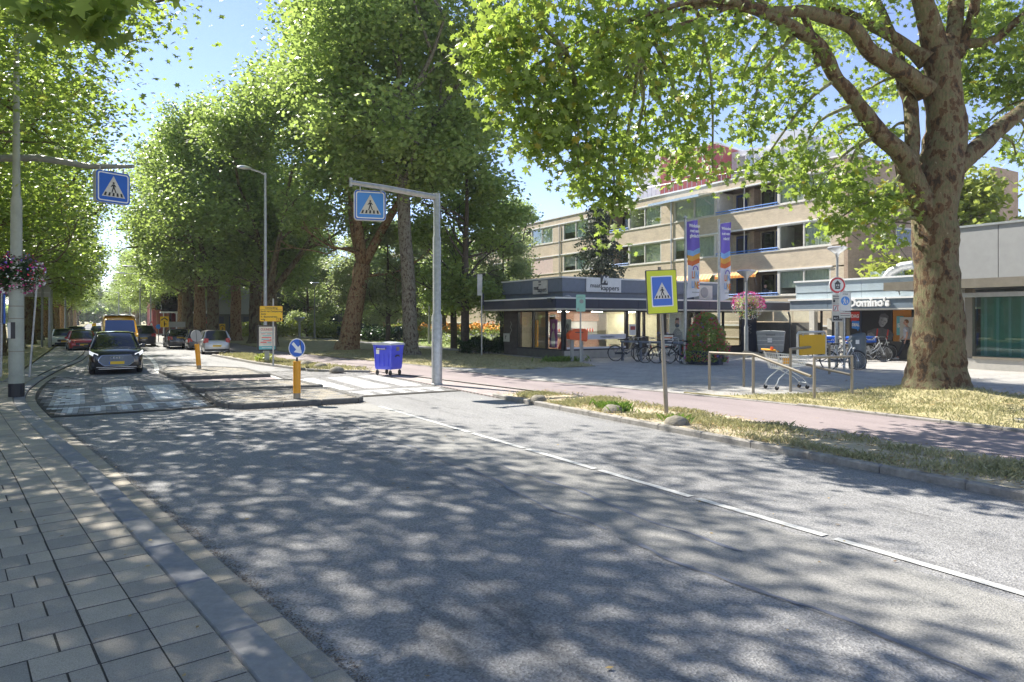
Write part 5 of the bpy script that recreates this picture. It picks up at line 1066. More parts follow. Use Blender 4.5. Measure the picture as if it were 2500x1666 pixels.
# right-hand mast with lit box sign
mx,my=8.6,18.36
t=thing('crossing_mast','grey stepped steel mast standing by the crossing, with an arm over the road','mast',(mx,my,.03))
b=MB(); b.lathe([(.155,0),(.155,2.02),(.12,2.1),(.12,4.32),(.10,4.37),(.10,5.62),(.0,5.62)],18); b.lathe([(.17,0),(.17,.03),(.155,.04)],18); b.obj('pole',M['galv'],t,True,recalc=False)
b=MB(); b.tube([(0,0,5.5),(-1.7,-.05,5.62),(-2.65,-.08,5.66)],[.085,.075,.06],12); b.tube([(-2.62,-.08,5.55),(-2.62,-.08,5.78)],.05,8); b.obj('arm',M['galv'],t,True,recalc=False)
b=MB(); [b.tube([(x,-.07,5.6),(x,-.07,5.45)],.02,6) for x in (-1.75,-2.35)]; b.obj('hanger',M['galv'],t,recalc=False)
def sign_box(label,loc,rz,w_=.88,h_=.84,dp=.2,**k):
    s=thing('crossing_sign_box',label,'road sign',loc,rz,'illuminated pedestrian crossing signs'); b=MB(); b.prism(rrect(-w_/2,-h_/2,w_/2,h_/2,.09),-dp/2,dp/2); b.obj('housing',M['pale_frame'],s)
    b=MB(); b.prism(rrect(-w_/2+.01,-h_/2+.01,w_/2-.01,h_/2-.01,.08),-dp/2-.01,-dp/2-.001); b.obj('bezel',M['sign_blue'] if 1 else 0,s); zebra_face(s,w_-.09,h_-.09,-dp/2-.011,**k); return s
p=P3(903,503,19.4); sign_box('blue lit crossing sign hanging from the grey stepped mast, centre of the picture',(p.x,p.y,p.z),R(-14),blue='sign_blue_lit')
p=P3(273,459,16.9); q=sign_box('blue crossing sign hanging from the long arm at the left, beside the cream post',(p.x,p.y,p.z),R(26),dp=.14); q.scale=(.93,.93,.93)
# left mast off the frame with long arm
a=P3(-130,388,17.4); e=P3(326,407,16.8); t=thing('crossing_mast','dark grey arm of a crossing mast reaching in from the left edge','mast',(a.x,a.y,.05))
b=MB(); b.lathe([(.155,0),(.155,2),(.12,2.1),(.11,a.z+.2),(0,a.z+.2)],16); b.obj('pole',M['pole_grey'],t,True,recalc=False)
b=MB(); d=Vector((e.x-a.x,e.y-a.y,0)); b.tube([(0,0,a.z-.05),(d.x*.5,d.y*.5,a.z-.1),(d.x*.78,d.y*.78,e.z-.02),(d.x,d.y,e.z-.05)],[.09,.085,.07,.045],12); b.obj('arm',M['pole_grey'],t,True,recalc=False)
b=MB(); [b.tube([(q.location.x-a.x+dx,q.location.y-a.y+dx*.3,e.z-.05),(q.location.x-a.x+dx,q.location.y-a.y+dx*.3,e.z-.2)],.018,6) for dx in (-.25,.25)]; b.obj('hanger',M['galv'],t,recalc=False)
# cream lamp post at the left
lx,ly=G(40,969,.06); t=thing('lamp_post','tall cream lamp post with black foot at the left edge of the pavement','lamp post',(lx,ly,.06))
b=MB(); b.lathe([(.165,0),(.16,.28),(.158,2.72),(.125,2.86),(.12,4.8),(.085,4.92),(.075,6.4),(.055,9.0),(0,9.0)],18); b.obj('pole',M['pole_cream'],t,True,recalc=False)
b=MB(); b.lathe([(.168,0),(.168,.32),(.162,.33)],18); b.obj('foot',M['black'],t,recalc=False)
b=MB(); b.tube([(0,0,8.9),(.6,0,9.3),(1.5,0,9.5)],.04,8); b.obox((1.8,0,9.5),.7,.25,.12); b.obj('lantern',M['pole_grey'],t,recalc=False)
o=MB().obox((-.12,-.12,1.62),.012,.14,.38,R(40)).obj('number_plate',M['white'],t,recalc=False); MB().obox((-.05,-.165,1.62),.10,.012,.40,R(20)).obj('number_plate_dark',M['black'],t,recalc=False)
b=MB(); [b.lathe([(.162,z),(.164,z+.01),(.162,z+.02)],18) for z in (1.1,1.9,2.2)]; b.obj('strap',M['steel_brown'],t,recalc=False)
def basket(label,loc,rad,hang,cols,n=3200,seed=3,wide=1.):
    t=thing('flower_basket',label,'flower basket',loc); r=np.random.RandomState(seed)
    b=MB(); b.lathe([(.06,-rad*.55),(rad*.42,-rad*.3),(rad*.5,0),(rad*.46,.02)],14); b.obj('basket',M['black'],t,recalc=False)
    def pts(n,sh,lo,hi):
        d=r.normal(size=(n,3)); d/=np.linalg.norm(d,axis=1)[:,None]; q=r.uniform(sh,1,n)[:,None]; P=d*q*rad*np.array([wide,wide,.85]); P[:,2]-=np.abs(d[:,2]*0)+.0
        P[:,2]=np.where(P[:,2]<0,P[:,2]*1.15,P[:,2]); k=(d[:,2]>lo)&(d[:,2]<hi); P=P*(1+.18*np.array([noise.noise(Vector(x*4)) for x in P]))[:,None]; return P[k]
    link('foliage',leaves('foliage',pts(n,.3,-1,1),.07,M['leaf_dark'] if seed!=4 else M['leaf_far'],False,seed),t)
    for c_,k,lo,hi in cols: link('blossoms',leaves('blossoms',pts(k,.9,lo,hi),.06,M[c_],False,seed+k,up=.2),t,kind='stuff')
    return t
p=P3(45,668,17.0); basket('round basket of white, pink and violet flowers on the cream lamp post',(p.x-.05,p.y-.1,p.z+.02),.62,.3,[('petal_white',420,-1,.5),('petal_pink',260,-1,.9),('petal_violet',150,0,1),('petal_red',110,-.5,1)],seed=3)
# signs behind the cream post
x,y=G(2,925,.06); t=thing('sign_post','thin blue grey pole with a blue sign seen edge on, at the left edge','road sign',(x,y,.06)); b=MB(); b.tube([(0,0,0),(.04,0,2.9)],.035,8); b.obj('pole',M['galv'],t,recalc=False); MB().obox((.09,0,2.25),.05,.5,1.0,R(6)).obj('sign_plate',M['sign_blue'],t,recalc=False)
x,y=G(72,920,.06); t=thing('sign_post','thin leaning galvanised pole just right of the cream lamp post','pole',(x,y,.06)); b=MB(); b.tube([(0,0,0),(.10,.0,1.5),(.22,0,3.35)],[.035,.03,.028],8); b.obj('pole',M['galv'],t,recalc=False)
x,y=G(103,848,.06); t=thing('sign_board','back of a large grey road sign board behind the flower basket','road sign',(x,y,.06)); b=MB(); b.tube([(0,0,0),(0,0,6.)],.07,8); b.tube([(-1.6,.1,0),(-1.6,.1,5.6)],.07,8); b.obj('pole',M['pole_grey'],t,recalc=False); b=MB(); b.obox((-1.0,-.1,4.2),2.9,.06,1.6,R(8)); b.obj('sign_plate',M['grey_panel'],t,recalc=False); b=MB(); [b.obox((-1.0,-.14,z),2.9,.04,.07,R(8)) for z in (3.7,4.7)]; b.obj('rib',M['galv'],t,recalc=False)
def streetlamp(x,y,h,armdir,arm,label,group,head=.9):
    t=thing('street_lamp',label,'street lamp',(x,y,.05),0,group); b=MB(); b.lathe([(.11,0),(.11,1.4),(.085,1.5),(.06,h),(0,h)],10); b.tube([(0,0,h-.1),(armdir*.3,0,h+.02),(armdir*arm,0,h+.12)],[.05,.04,.04],8); b.obj('pole',M['galv'],t,True,recalc=False)
    b=MB(); rings=[]
    for q,wd,hh in ((0,.05,.05),(.15,.11,.10),(.45,.15,.14),(.75,.13,.11),(.9,.05,.04)):
        xx=armdir*(arm-.1+q*head); rings.append([(xx,wd*math.cos(a),h+.12+hh*math.sin(a)*(1 if math.sin(a)>0 else .5)) for a in np.linspace(0,2*PI,11)[:-1]])
    b.loft(rings); b.obj('lantern',M['pale_frame'],t,True); return t
x,y=6.35,33.2
sl=[(P3(648,800,34),'street lamp on a slim pole whose flat head reaches left over the road',11.4-.0)]
pp=P3(648,420,34); streetlamp(pp.x,pp.y,pp.z-.1,-1,.75,'street lamp with flat lantern in the middle, rising beside the detour sign',None,.75)
for px,py,D,lb in ((368,657,72,'distant street lamp just left of the yellow arrow sign'),(342,672,85,'distant street lamp above the dark car'),(318,690,100,'distant street lamp above the orange van'),(290,715,125,'farthest street lamp over the road centre')):
    pp=P3(px,py,D); streetlamp(pp.x,pp.y,pp.z,-1,1.6,lb,'distant street lamps',1.2)
for px,py,D,lb in ((122,600,47,'grey pole standing at the kerb behind the large sign back'),(126,640,55,'second grey pole behind the large sign back'),(160,640,68,'pole farther along the left pavement by the white car')):
    pp=P3(px,py,D); streetlamp(pp.x,pp.y,pp.z+3,1,1.2,lb,'lamp poles along the left pavement',.8)
def bollard_sign(px,py,label,rz,front,tilt=0,h=.97):
    x,y=G(px,py,.1); t=thing('bollard',label,'bollard',(x,y,.10),rz,'yellow bollards on the traffic islands'); t.rotation_euler=(0,tilt,rz); t.scale=(.76,.76,.90)
    b=MB(); b.lathe([(.105,0),(.105,.16)],16); b.obj('foot',M['steel_brown'],t,recalc=False); b=MB(); b.lathe([(.112,.15),(.112,h),(.0,h+.005)],16); b.obj('body',M['orange_bollard'],t,True,recalc=False)
    b=MB(); b.box(-.03,-.03,h,.03,.03,h+.12); b.obj('neck',M['darkgrey'],t,recalc=False)
    s=.245; zc=h+.10+s; b=MB(); b.lathe([(s,.05),(s,-.05)],32,(0,0,zc),'y'); b.obj('sign_rim',M['grey_panel'],t,recalc=False)
    if front:
        b=MB(); b.prism(circ(0,zc,s*.99,32),-.056,-.051); b.obj('sign_border',M['white'],t); b=MB(); b.prism(circ(0,zc,s*.91,32),-.060,-.0565); b.obj('sign_face',M['sign_blue'],t)
        b=MB(); c45=math.cos(R(-45)); s45=math.sin(R(-45)); ar=[(-.17,-.035),(.0,-.035),(.0,-.10),(.18,0),(.0,.10),(.0,.035),(-.17,.035)]
        ar=[(-.18,-.04),(.01,-.04),(.01,-.14),(.2,0),(.01,.14),(.01,.04),(-.18,.04)]
        b.prism([(x_*c45-z_*s45,zc+x_*s45+z_*c45) for x_,z_ in ar],-.064,-.0605); b.obj('arrow',M['white'],t)
        b=MB(); b.prism([(.07,zc+.2),(.10,zc+.2),(.13,zc-.04),(.12,zc-.06)],-.067,-.0645); b.obj('scratch',M['darkgrey'],t)
    else:
        b=MB(); b.prism(circ(0,zc,s*.97,28),-.056,-.051); b.obj('sign_back',M['grey_panel'],t); b=MB(); b.box(-.012,-.062,zc-s,.012,-.056,zc+s); b.obj('seam',M['darkgrey'],t,recalc=False)
    return t
bollard_sign(725,974,'near yellow bollard topped by a round blue sign with a white arrow',R(-15),True)
bollard_sign(486,901,'far leaning yellow bollard with the grey back of a round sign',R(0),False,R(-4.5),1.03)
# yellow-framed crossing sign on a leaning pole
x,y=G(1627,1010,.1); t=thing('crossing_sign','yellow framed blue pedestrian crossing sign on a slightly leaning pole in the verge','road sign',(x,y,.08)); t.rotation_euler=(0,R(-2.9),R(-22))
b=MB(); b.lathe([(.043,0),(.043,1.28),(.033,1.31),(.033,2.9),(0,2.9)],12); b.obj('pole',M['steel_brown'],t,True,recalc=False)
b=MB(); b.prism(rrect(-.315,1.98,.315,2.84,.02),-.075,-.035); b.obj('sign_frame',M['darkgrey'],t); b=MB(); b.prism(rrect(-.30,1.995,.30,2.825,.015),-.081,-.0755); b.obj('sign_plate',M['fluo'],t)
s=thing('sign_holder','x','x',(0,0,0)); s.parent=t; s.location=(0,-.08,2.42); 
for k_ in ('label','category'): del s[k_]
s.name='crossing_panel'; zebra_face(s,.44,.60,-.002,bd=.035,r=.02,tri=.98)
# detour sign
x,y=G(667,893,.1); t=thing('detour_sign','yellow detour sign with black lettering standing before the advertising board','road sign',(x,y,.08),R(-12)); t.scale=(.77,.77,.77); b=MB(); b.lathe([(.045,0),(.04,3.5),(0,3.5)],10); b.obj('pole',M['galv'],t,True,recalc=False)
zc=2.72; b=MB(); b.prism(rrect(-.60-.06,zc-.40,.46,zc+.40,.05),-.07,-.04); b.obj('sign_frame',M['orange_bollard'],t); b=MB(); b.prism(rrect(-.645,zc-.385,.445,zc+.385,.05),-.075,-.0705); b.obj('sign_plate',M['sign_yellow'],t)
bk=M['black']; text(t,'Omleiding',.15,-.1,zc+.30,-.078,bk,bold=.002); b=MB(); b.box(-.63,-.078,zc+.195,.43,-.0755,zc+.21); b.obj('rule',bk,t,recalc=False)
for s_,zz in (('Jacob van Campenweg',.12),('dicht',-.02),('V. Bassenstraat',-.16),('volg',-.30)): text(t,s_,.125,-.61,zc+zz,-.078,bk,'LEFT',.002,sx=.93 if len(s_)>15 else 1.05)
b=MB(); b.prism([(.16,zc-.36),(.36,zc-.36),(.42,zc-.29),(.36,zc-.22),(.16,zc-.22)],-.078,-.0756); b.obj('arrow_box',bk,t); b=MB(); b.prism([(.175,zc-.345),(.325,zc-.345),(.325,zc-.235),(.175,zc-.235)],-.081,-.0785); b.obj('arrow_field',M['sign_yellow'],t); text(t,'B',.10,.25,zc-.29,-.083,bk)
# advertising board
x,y=G(652,884,.1); t=thing('advertising_board','black framed advertising board with a pink and teal festival poster','advertising board',(x,y,.33),R(-14)); t.scale=(.6,.6,.565)
b=MB(); b.box(-.16,-.12,-.7,.16,.12,.5); b.obj('foot',M['pole_cream'],t,recalc=False); b=MB(); b.cbox(-.66,-.13,.45,.66,.13,2.42,.02); b.obj('housing',M['black'],t,recalc=False)
b=MB(); b.box(-.54,-.138,.56,.56,-.131,2.30); b.obj('poster',M['poster_pale'],t,recalc=False)
ty=-.142; text(t,'CULINESSE',.25,.0,2.08,ty,M['maroon'],bold=.004,sx=.72)
for zz,x0,x1,mm in ((1.84,-.44,.35,'teal'),(1.75,-.4,-.1,'red'),(1.75,.0,.3,'red'),(1.6,-.3,.32,'teal'),(1.47,-.35,.3,'petal_red'),(1.34,-.37,.15,'teal'),(1.34,.17,.32,'petal_red'),(1.22,-.25,.3,'petal_red'),(1.1,-.44,-.02,'petal_red'),(1.1,.02,.3,'teal'),(.98,-.25,.3,'grey_panel')):
    b=MB(); b.box(x0,ty-.002,zz-(.03 if zz<1.7 and zz>1 else .014),x1,ty+.002,zz+(.03 if zz<1.7 and zz>1 else .014)); b.obj('text_line',M[mm],t,recalc=False)
b=MB(); b.box(-.54,-.143,.56,.56,-.139,.82); b.obj('poster_foot',M['teal'],t,recalc=False); b=MB(); b.box(-.35,-.147,.67,.33,-.144,.71); b.obj('text_line',M['white'],t,recalc=False); b=MB(); b.prism(rrect(-.60,.5,.62,2.36,.02),-.136,-.132); 
# small distant signs
def simple_sign(px,py,ptop,label,kind,w_=.6,D=None):
    x,y=G(px,py,.08); X=x*CS-y*SN; D=x*SN+y*CS; z=CAMZ-(ptop-YH)*D/F-.08; t=thing('road_sign',label,'road sign',(x,y,.08),R(-20)); b=MB(); b.tube([(0,0,0),(0,0,z)],.035,6); b.obj('pole',M['galv'],t,recalc=False)
    b=MB()
    q=.55; V=lambda pts:[(a*q,z+(c_-z)*q) for a,c_ in pts]
    if kind=='tri': b.prism(V([(-.45,z-.8),(.45,z-.8),(0,z)]),-.06,-.04); b.obj('sign_border',M['sign_red'],t); b=MB(); b.prism(V([(-.27,z-.7),(.27,z-.7),(0,z-.22)]),-.066,-.061); b.obj('sign_face',M['white'],t)
    if kind=='round': b.prism(circ(0,z-.2,.2),-.06,-.04); b.obj('sign_face',M['sign_blue_lit'],t)
    if kind=='yellow': b.prism(V(rrect(-.5,z-1.35,.5,z,.05)),-.06,-.04); b.obj('sign_face',M['sign_yellow'],t); b=MB(); b.prism(V([(-.4,z-.55),(-.4,z-.4),(0,z-.12),(.4,z-.4),(.4,z-.55),(0,z-.27)]),-.066,-.061); b.prism(V([(-.05,z-1.25),(.05,z-1.25),(.05,z-.6),(-.05,z-.6)]),-.066,-.061); b.prism(V([(.05,z-1.0),(.25,z-1.0),(.25,z-.9),(.05,z-.9)]),-.066,-.061); b.obj('arrow',M['black'],t)
    if kind=='board': b.box(-.2,-.06,z-.42,1.1,-.04,z); b.obj('sign_face',M['grey_panel'],t,recalc=False)
    return t
simple_sign(414,842,786,'long pale grey information board by the far kerb','board'); simple_sign(402,846,773,'yellow detour arrow sign left of the pale board','yellow')
simple_sign(370,832,784,'red triangular warning sign by the dark car ahead','tri'); simple_sign(387,835,792,'small round blue sign near the warning triangle','round'); simple_sign(543,826,791,'small yellow sign between the planes behind the silver hatchback','yellow'); simple_sign(230,812,790,'small yellow sign far down the left lane','yellow')
x,y=G(512,830,.08); t=thing('street_name_pole','blue white pole with street name plates left of the silver hatchback','pole',(x,y,.08)); b=MB(); b.tube([(0,0,0),(0,0,5.6)],.07,8); b.obj('pole',M['sky_cloth'],t,recalc=False); MB().box(-.6,-.1,2.4,.3,-.07,2.65).obj('name_plate',M['white'],t,recalc=False); MB().box(-.3,-.1,1.5,.3,-.07,2.1).obj('sign_plate',M['sign_red'],t,recalc=False)
# cone lamps on the square and in the park
def conelamp(px,py,ptop,label,rz=0,lean=0,D=None):
    x,y=G(px,py,.08) if D is None else (P3(px,YH,D).x,P3(px,YH,D).y); DD=x*SN+y*CS; z=CAMZ-(ptop-YH)*DD/F-.08
    t=thing('cone_lamp',label,'street lamp',(x,y,.08),0,'cone headed lamps of the square and park'); b=MB(); b.lathe([(.10,0),(.10,1.5),(.065,1.6),(.055,z-.55),(.09,z-.52),(0,z-.5)],12); b.obj('pole',M['pole_grey'],t,True,recalc=False)
    b=MB(); b.lathe([(.05,z-.55),(.10,z-.35),(.16,z-.3),(.44,z-.10),(.46,z-.05),(.40,z-.0),(0,z+.01)],20); b.obj('shade',M['pale_frame'],t,True,recalc=False); t.rotation_euler=(0,lean,0); return t,z
cl,cz=conelamp(1822,874,660,'cone headed lamp carrying the pink flower basket'); conelamp(2044,868,603,'taller cone headed lamp behind the round red house sign',D=33.); conelamp(1048,840,705,'slim cone lamp on the lawn just left of the stepped mast'); conelamp(768,828,690,'slim park lamp left of the forked plane',R(0))
conelamp(731,838,775,'low lamp pole on the lawn behind the round arrow sign')
p=P3(1823,744,35); basket('hanging ball of magenta and white flowers on the cone lamp',(p.x,p.y-.1,p.z),.78,.3,[('petal_pink',1500,-.3,1),('petal_white',700,-1,.0),('petal_violet',160,-.2,.8),('petal_red',120,-1,.5)],n=1800,seed=4,wide=1.05)
# flags
def flag(px,py,ptop,label,fx=.0,wd=.62,seed=0,top=3.0):
    x,y=G(px,py,.08); D=x*SN+y*CS; z=CAMZ-(ptop-YH)*D/F-.08; sc_=D/F
    t=thing('flag_pole',label,'flag',(x,y,.08),R(-20),'banner poles on the square'); b=MB(); b.lathe([(.075,0),(.07,z*.5),(.05,z*.55),(.045,z),(.07,z+.02),(.06,z+.1),(0,z+.12)],12); b.obj('pole',M['galv'],t,True,recalc=False)
    b=MB(); b.tube([(.05,0,z-.12),(wd+.05,0,z-.0)],.02,6); b.obj('arm',M['galv'],t,recalc=False)
    Hh=188*sc_; x0=.09
    def srf(a,h): # a 0..1 across, h 0..1 down
        return (x0+a*wd*(1-.04*math.sin(h*6))+.05*math.sin(h*3+seed)*h, .05*math.sin(a*7+h*5+seed)+.05*a*math.sin(h*9+seed*2), z-.12+.12*a-h*Hh)
    def piece(name,mm,f0,f1,n=10,off=0):
        b=MB(); vs=[];fs=[]
        for i in range(n+1):
            for j in range(9):
                a=j/8; h0=f0(a);h1=f1(a); v=srf(a,h0+(h1-h0)*i/n); vs.append((v[0],v[1]+off,v[2]))
        for i in range(n):
            for j in range(8): fs.append((i*9+j,i*9+j+1,(i+1)*9+j+1,(i+1)*9+j))
        b.add(vs,fs); return b.obj(name,M[mm],bn,'all',recalc=False)
    ch=lambda c0:(lambda a:c0+.030*(1-abs(2*a-1)))
    b=MB(); b.tube([srf(0,0),srf(0,1)],.012,5); bn=b.obj('banner',M['white_cloth'],t,recalc=False)
    piece('banner_band','violet',lambda a:0,ch(.37)); piece('banner_band','sky_cloth',ch(.37),ch(.437),3); piece('banner_band','amber_cloth',ch(.437),ch(.503),3); piece('banner_band','coral_cloth',ch(.503),ch(.565),3); piece('banner_band','white_cloth',ch(.565),lambda a:1)
    for i,s_ in enumerate(('Winkelen','met een','glimlach!')):
        v=srf(.5,.075+.065*i); text(bn,s_,.2,v[0]-.0,v[2],v[1]-.07,M['white'],bold=.004,sx=.72)
    # shopping bag emblem built of coloured letters
    cz_=z-.12-Hh*.76; cx_=x0+wd*.5+.05
    b=MB(); b.tube([(cx_+.0+.12*math.cos(a),-.10,cz_+.42+.17*math.sin(a)) for a in np.linspace(0,PI,10)],.022,5); b.obj('emblem',M['violet'],bn,recalc=False)
    for ss,xx,zz,mm in (('L',-.14,.2,'coral_cloth'),('I',-.05,.2,'amber_cloth'),('N',.08,.2,'sky_cloth'),('L',-.15,-.2,'sky_cloth'),('I',-.07,-.2,'sky_cloth'),('N',.03,-.22,'amber_cloth'),('E',.15,-.23,'coral_cloth')): text(bn,ss,.42,cx_+xx,cz_+zz,-.10,M[mm],bold=.01,sx=.5)
    b=MB(); b.box(cx_-.18,-.103,cz_-.53,cx_+.2,-.097,cz_-.50); b.obj('caption',M['grey_panel'],bn,recalc=False)
    t.rotation_euler=(0,0,R(-8)); return t
flag(1673,889,534,'left flagpole with a purple and white shop banner',seed=1); flag(1755,874,541,'right flagpole with a purple and white shop banner, behind the flower tower',seed=2.6)
# flower tower
x,y=G(1722,889,.08); t=thing('flower_tower','tall tapered tower of red and pink geraniums in a dark tub','flower planter',(x,y,.08)); b=MB(); b.lathe([(.72,0),(.80,.5),(.8,.55)],12); b.obj('tub',M['navy'],t,recalc=False)
r=np.random.RandomState(4)
def tw(n,sh):
    z=r.uniform(0.12,2.15,n); a=r.uniform(0,2*PI,n); rad=np.interp(z,[0,.25,.6,1.1,1.6,2.0,2.15],[.75,.88,.90,.80,.58,.42,.15])*r.uniform(sh,1,n)**.5; rad*=1+.3*np.array([noise.noise(Vector((math.cos(q)*1.6,math.sin(q)*1.6,w_*2))) for q,w_ in zip(a,z)]); return np.stack([np.cos(a)*rad,np.sin(a)*rad,z],1)
link('foliage',leaves('foliage',tw(8000,.45),.095,M['leaf_far'],False,6,up=.2),t)
for c_,k in (('petal_red',240),('petal_pink',130),('petal_violet',24)):
    base=tw(k,.95); P=np.repeat(base,6,0)+r.normal(size=(k*6,3))*.022; link('blossoms',leaves('blossoms',P,.05,M[c_],False,k,up=.1),t,kind='stuff')
# blue container and grey container
def container(name,label,loc,rz,m,lid,W=1.30,D_=.98,H=1.05,wheels=True,sx=1):
    t=thing(name,label,'waste container',loc,rz); z0=.22
    rings=[]
    for z,f in ((z0,.86),(z0+.08,.9),(z0+.5,.95),(H-.05,1.),(H,1.03),(H+.04,1.03)): rings.append([(a*W/2*f,b_*D_/2*f,z) for a,b_ in ((-1,-.93),(-.93,-1),(.93,-1),(1,-.93),(1,.93),(.93,1),(-.93,1),(-1,.93))])
    b=MB(); b.loft(rings); o=b.obj('body',M[m],t)
    b=MB(); [b.box(-W/2+.12+i*.28,-D_/2*.985-.0,z0+.12,-W/2+.15+i*.28,-D_/2*.93,H-.1) for i in range(4)]; b.obj('rib',M[m],t,recalc=False)
    b=MB(); rings=[]
    for x_,hh in ((-W/2-.03,.0),(-W/2,.05),(-.04,.09),(0,.05),(.04,.09),(W/2,.05),(W/2+.03,0)): rings.append([(x_,-D_/2-.04,H+.04),(x_,-D_/2-.04,H+.05+hh),(x_,0,H+.07+hh),(x_,D_/2+.04,H+.05+hh),(x_,D_/2+.04,H+.04)])
    b.loft(rings); b.obj('lid',M[lid],t)
    b=MB(); b.tube([(-.3,-D_/2-.05,H-.02),(-.3,-D_/2-.09,H-.1),(.3,-D_/2-.09,H-.1),(.3,-D_/2-.05,H-.02)],.018,6); b.obj('handle',M['black'],t,recalc=False)
    for sx_ in (-1,1):
        for sy in (-1,1):
            b=MB(); b.lathe([(.03,-.02),(.085,-.02),(.10,-.012),(.10,.012),(.085,.02),(.03,.02)],14,(sx_*W*.36,sy*D_*.36,.10),'y' if sx_>0 else 'y'); w_=b.obj('wheel',M['rubber'],t,recalc=False)
            b=MB(); b.tube([(sx_*W*.36,sy*D_*.36,.10),(sx_*W*.36+.04,sy*D_*.36,.17),(sx_*W*.36,sy*D_*.36,.24)],.022,6); b.obox((sx_*W*.36,sy*D_*.36,.235),.12,.1,.03); b.obj('caster',M['galv'],w_,recalc=False)
    return t
x,y=G(951,917,.035); t=container('wheeled_container','blue four wheeled waste container standing on the paving beyond the crossing',(x+.02,y+.15,.035),R(-62),'bin_blue','grey_dark',W=1.18,D_=.98,H=1.02); t.scale=(.68,.68,.98)
M['lid_pale']=mat('lid_pale',(.5,.51,.54),.4)
for o in t.children:
    if o.name.startswith('lid'): o.data.materials[0]=M['lid_pale']
b=MB(); b.box(-.36,-.515,.75,-.16,-.507,.95); b.obj('sticker',M['white'],t,recalc=False); b=MB(); b.box(.595,-.1,.86,.612,.12,1.0); b.obj('handle_plate',M['steel_brown'],t,recalc=False); b=MB(); b.tube([(.60,-.18,.66),(.64,-.12,.70),(.64,.06,.70),(.6,.12,.66)],.025,6); b.obj('handle',M['black'],t,recalc=False)
x,y=G(1893,868,.08); t=container('waste_container','grey large waste container with a square sticker, against the dark stone wall',(x-.1,y+.2,.08),R(-55),'grey_bin','grey_bin',W=1.9,D_=1.0,H=1.28); t.scale=(.72,.72,.9)
b=MB(); b.box(-.2,-.515,.75,.1,-.505,1.0); b.obj('sticker',M['white'],t,recalc=False); b=MB(); [b.box(-.9,-.53,z,.9,-.48,z+.03) for z in (.6,.85,1.1)]; b.obj('rib',M['pale_frame'],t,recalc=False)
# post box
x,y=G(1408,884,.08); t=thing('post_box','orange post box on two grey legs in front of the salon','post box',(x,y,.08),R(-18)); t.scale=(.66,.8,.97)
for dx in (-.33,.33): b=MB(); b.box(dx-.10,-.07,-.1,dx+.10,.07,1.05); b.obj('leg',M['grey_panel'],t,recalc=False)
b=MB(); b.prism([(-.66,1.25),(-.6,1.02),(.2,.98),(.58,.92),(.66,1.0),(.68,1.38),(.5,1.5),(-.2,1.5),(-.45,1.4)],-.26,.26); o=b.obj('box',M['postbox'],t); m_=o.modifiers.new('b','BEVEL'); m_.width=.03; m_.segments=2
b=MB(); b.box(-.2,-.268,1.32,.35,-.262,1.36); b.obj('slot',M['black'],t,recalc=False); b=MB(); b.box(-.35,.0,1.5,.4,.2,1.515); b.obj('top_label',M['offwhite'],t,recalc=False)
# mint sign pole
x,y=G(1409,886,.08); t=thing('parking_sign','small mint green sign on a thin grey pole beside the orange post box','road sign',(x-.12,y-.4,.08),R(-25)); b=MB(); b.tube([(0,0,-.1),(0,0,2.9)],.035,8); b.obj('pole',M['galv'],t,recalc=False); b=MB(); b.prism(rrect(-.2,2.2,.2,2.92,.04),-.06,-.04); b.obj('sign_plate',M['mint'],t)
b=MB(); b.prism(circ(.03,2.63,.09,12),-.064,-.0605); b.prism(circ(-.12,2.3,.04,10),-.064,-.0605); b.box(-.15,-.064,2.8,.1,-.0605,2.82); b.obj('symbol',M['grey_panel'],t)
x,y=G(1176,868,.08); t=thing('sign_post','pale narrow sign post by the hedge left of the salon','road sign',(x,y,.08)); b=MB(); b.tube([(0,0,0),(0,0,4.2)],.04,8); b.obj('pole',M['galv'],t,recalc=False); MB().box(-.28,-.06,3.1,-.02,-.03,4.2).obj('sign_plate',M['offwhite'],t,recalc=False); MB().box(.04,-.06,2.6,.1,-.03,3.2).obj('sign_plate_dark',M['navy'],t,recalc=False)
# red ring sign pole + zone sign
pr=P3(2042,YH,26.6); x,y=pr.x,pr.y; t=thing('house_sign','round red ringed sign with a smiling house above white plates on a grey pole','road sign',(x,y,.08),R(-29)); sc_=26.6/F
def Z(py,D=26.6): return CAMZ-(py-YH)*D/F-.08
b=MB(); b.lathe([(.06,0),(.055,2.0),(.045,Z(680)),(0,Z(680))],12); b.obj('pole',M['galv'],t,True,recalc=False)
zc=Z(697); b=MB(); b.prism(circ(0,zc,.325,32),-.08,-.05); b.obj('sign_disc',M['white'],t); b=MB(); b.prism(circ(0,zc,.305,32),-.085,-.0805); b.obj('sign_ring',M['sign_red'],t); b=MB(); b.prism(circ(0,zc,.235,32),-.09,-.0855); b.obj('sign_face',M['white'],t)
b=MB(); b.prism([(-.10,zc-.15),(.10,zc-.15),(.10,zc+.05),(.13,zc+.05),(0,zc+.19),(-.13,zc+.05),(-.10,zc+.05)],-.095,-.0905); b.obj('house',M['darkgrey'],t); b=MB(); b.prism(circ(-.035,zc+.0,.022,8,.035),-.1,-.0955); b.prism(circ(.04,zc+.0,.022,8,.035),-.1,-.0955); b.prism([(-.06,zc-.07),(0,zc-.10),(.07,zc-.06),(.0,zc-.075)],-.1,-.0955); b.obj('smile',M['white'],t)
b=MB(); b.box(-.20,-.075,Z(742),.25,-.055,Z(719)); b.obj('sub_plate',M['offwhite'],t,recalc=False)
for zz in (724,730): b=MB(); b.box(-.17,-.079,Z(zz)-.012,.12,-.0755,Z(zz)+.012); b.obj('text_line',M['darkgrey'],t,recalc=False)
b=MB(); b.box(-.17,-.079,Z(738.5),-.09,-.0755,Z(732)); b.obj('pictogram',M['black'],t,recalc=False)
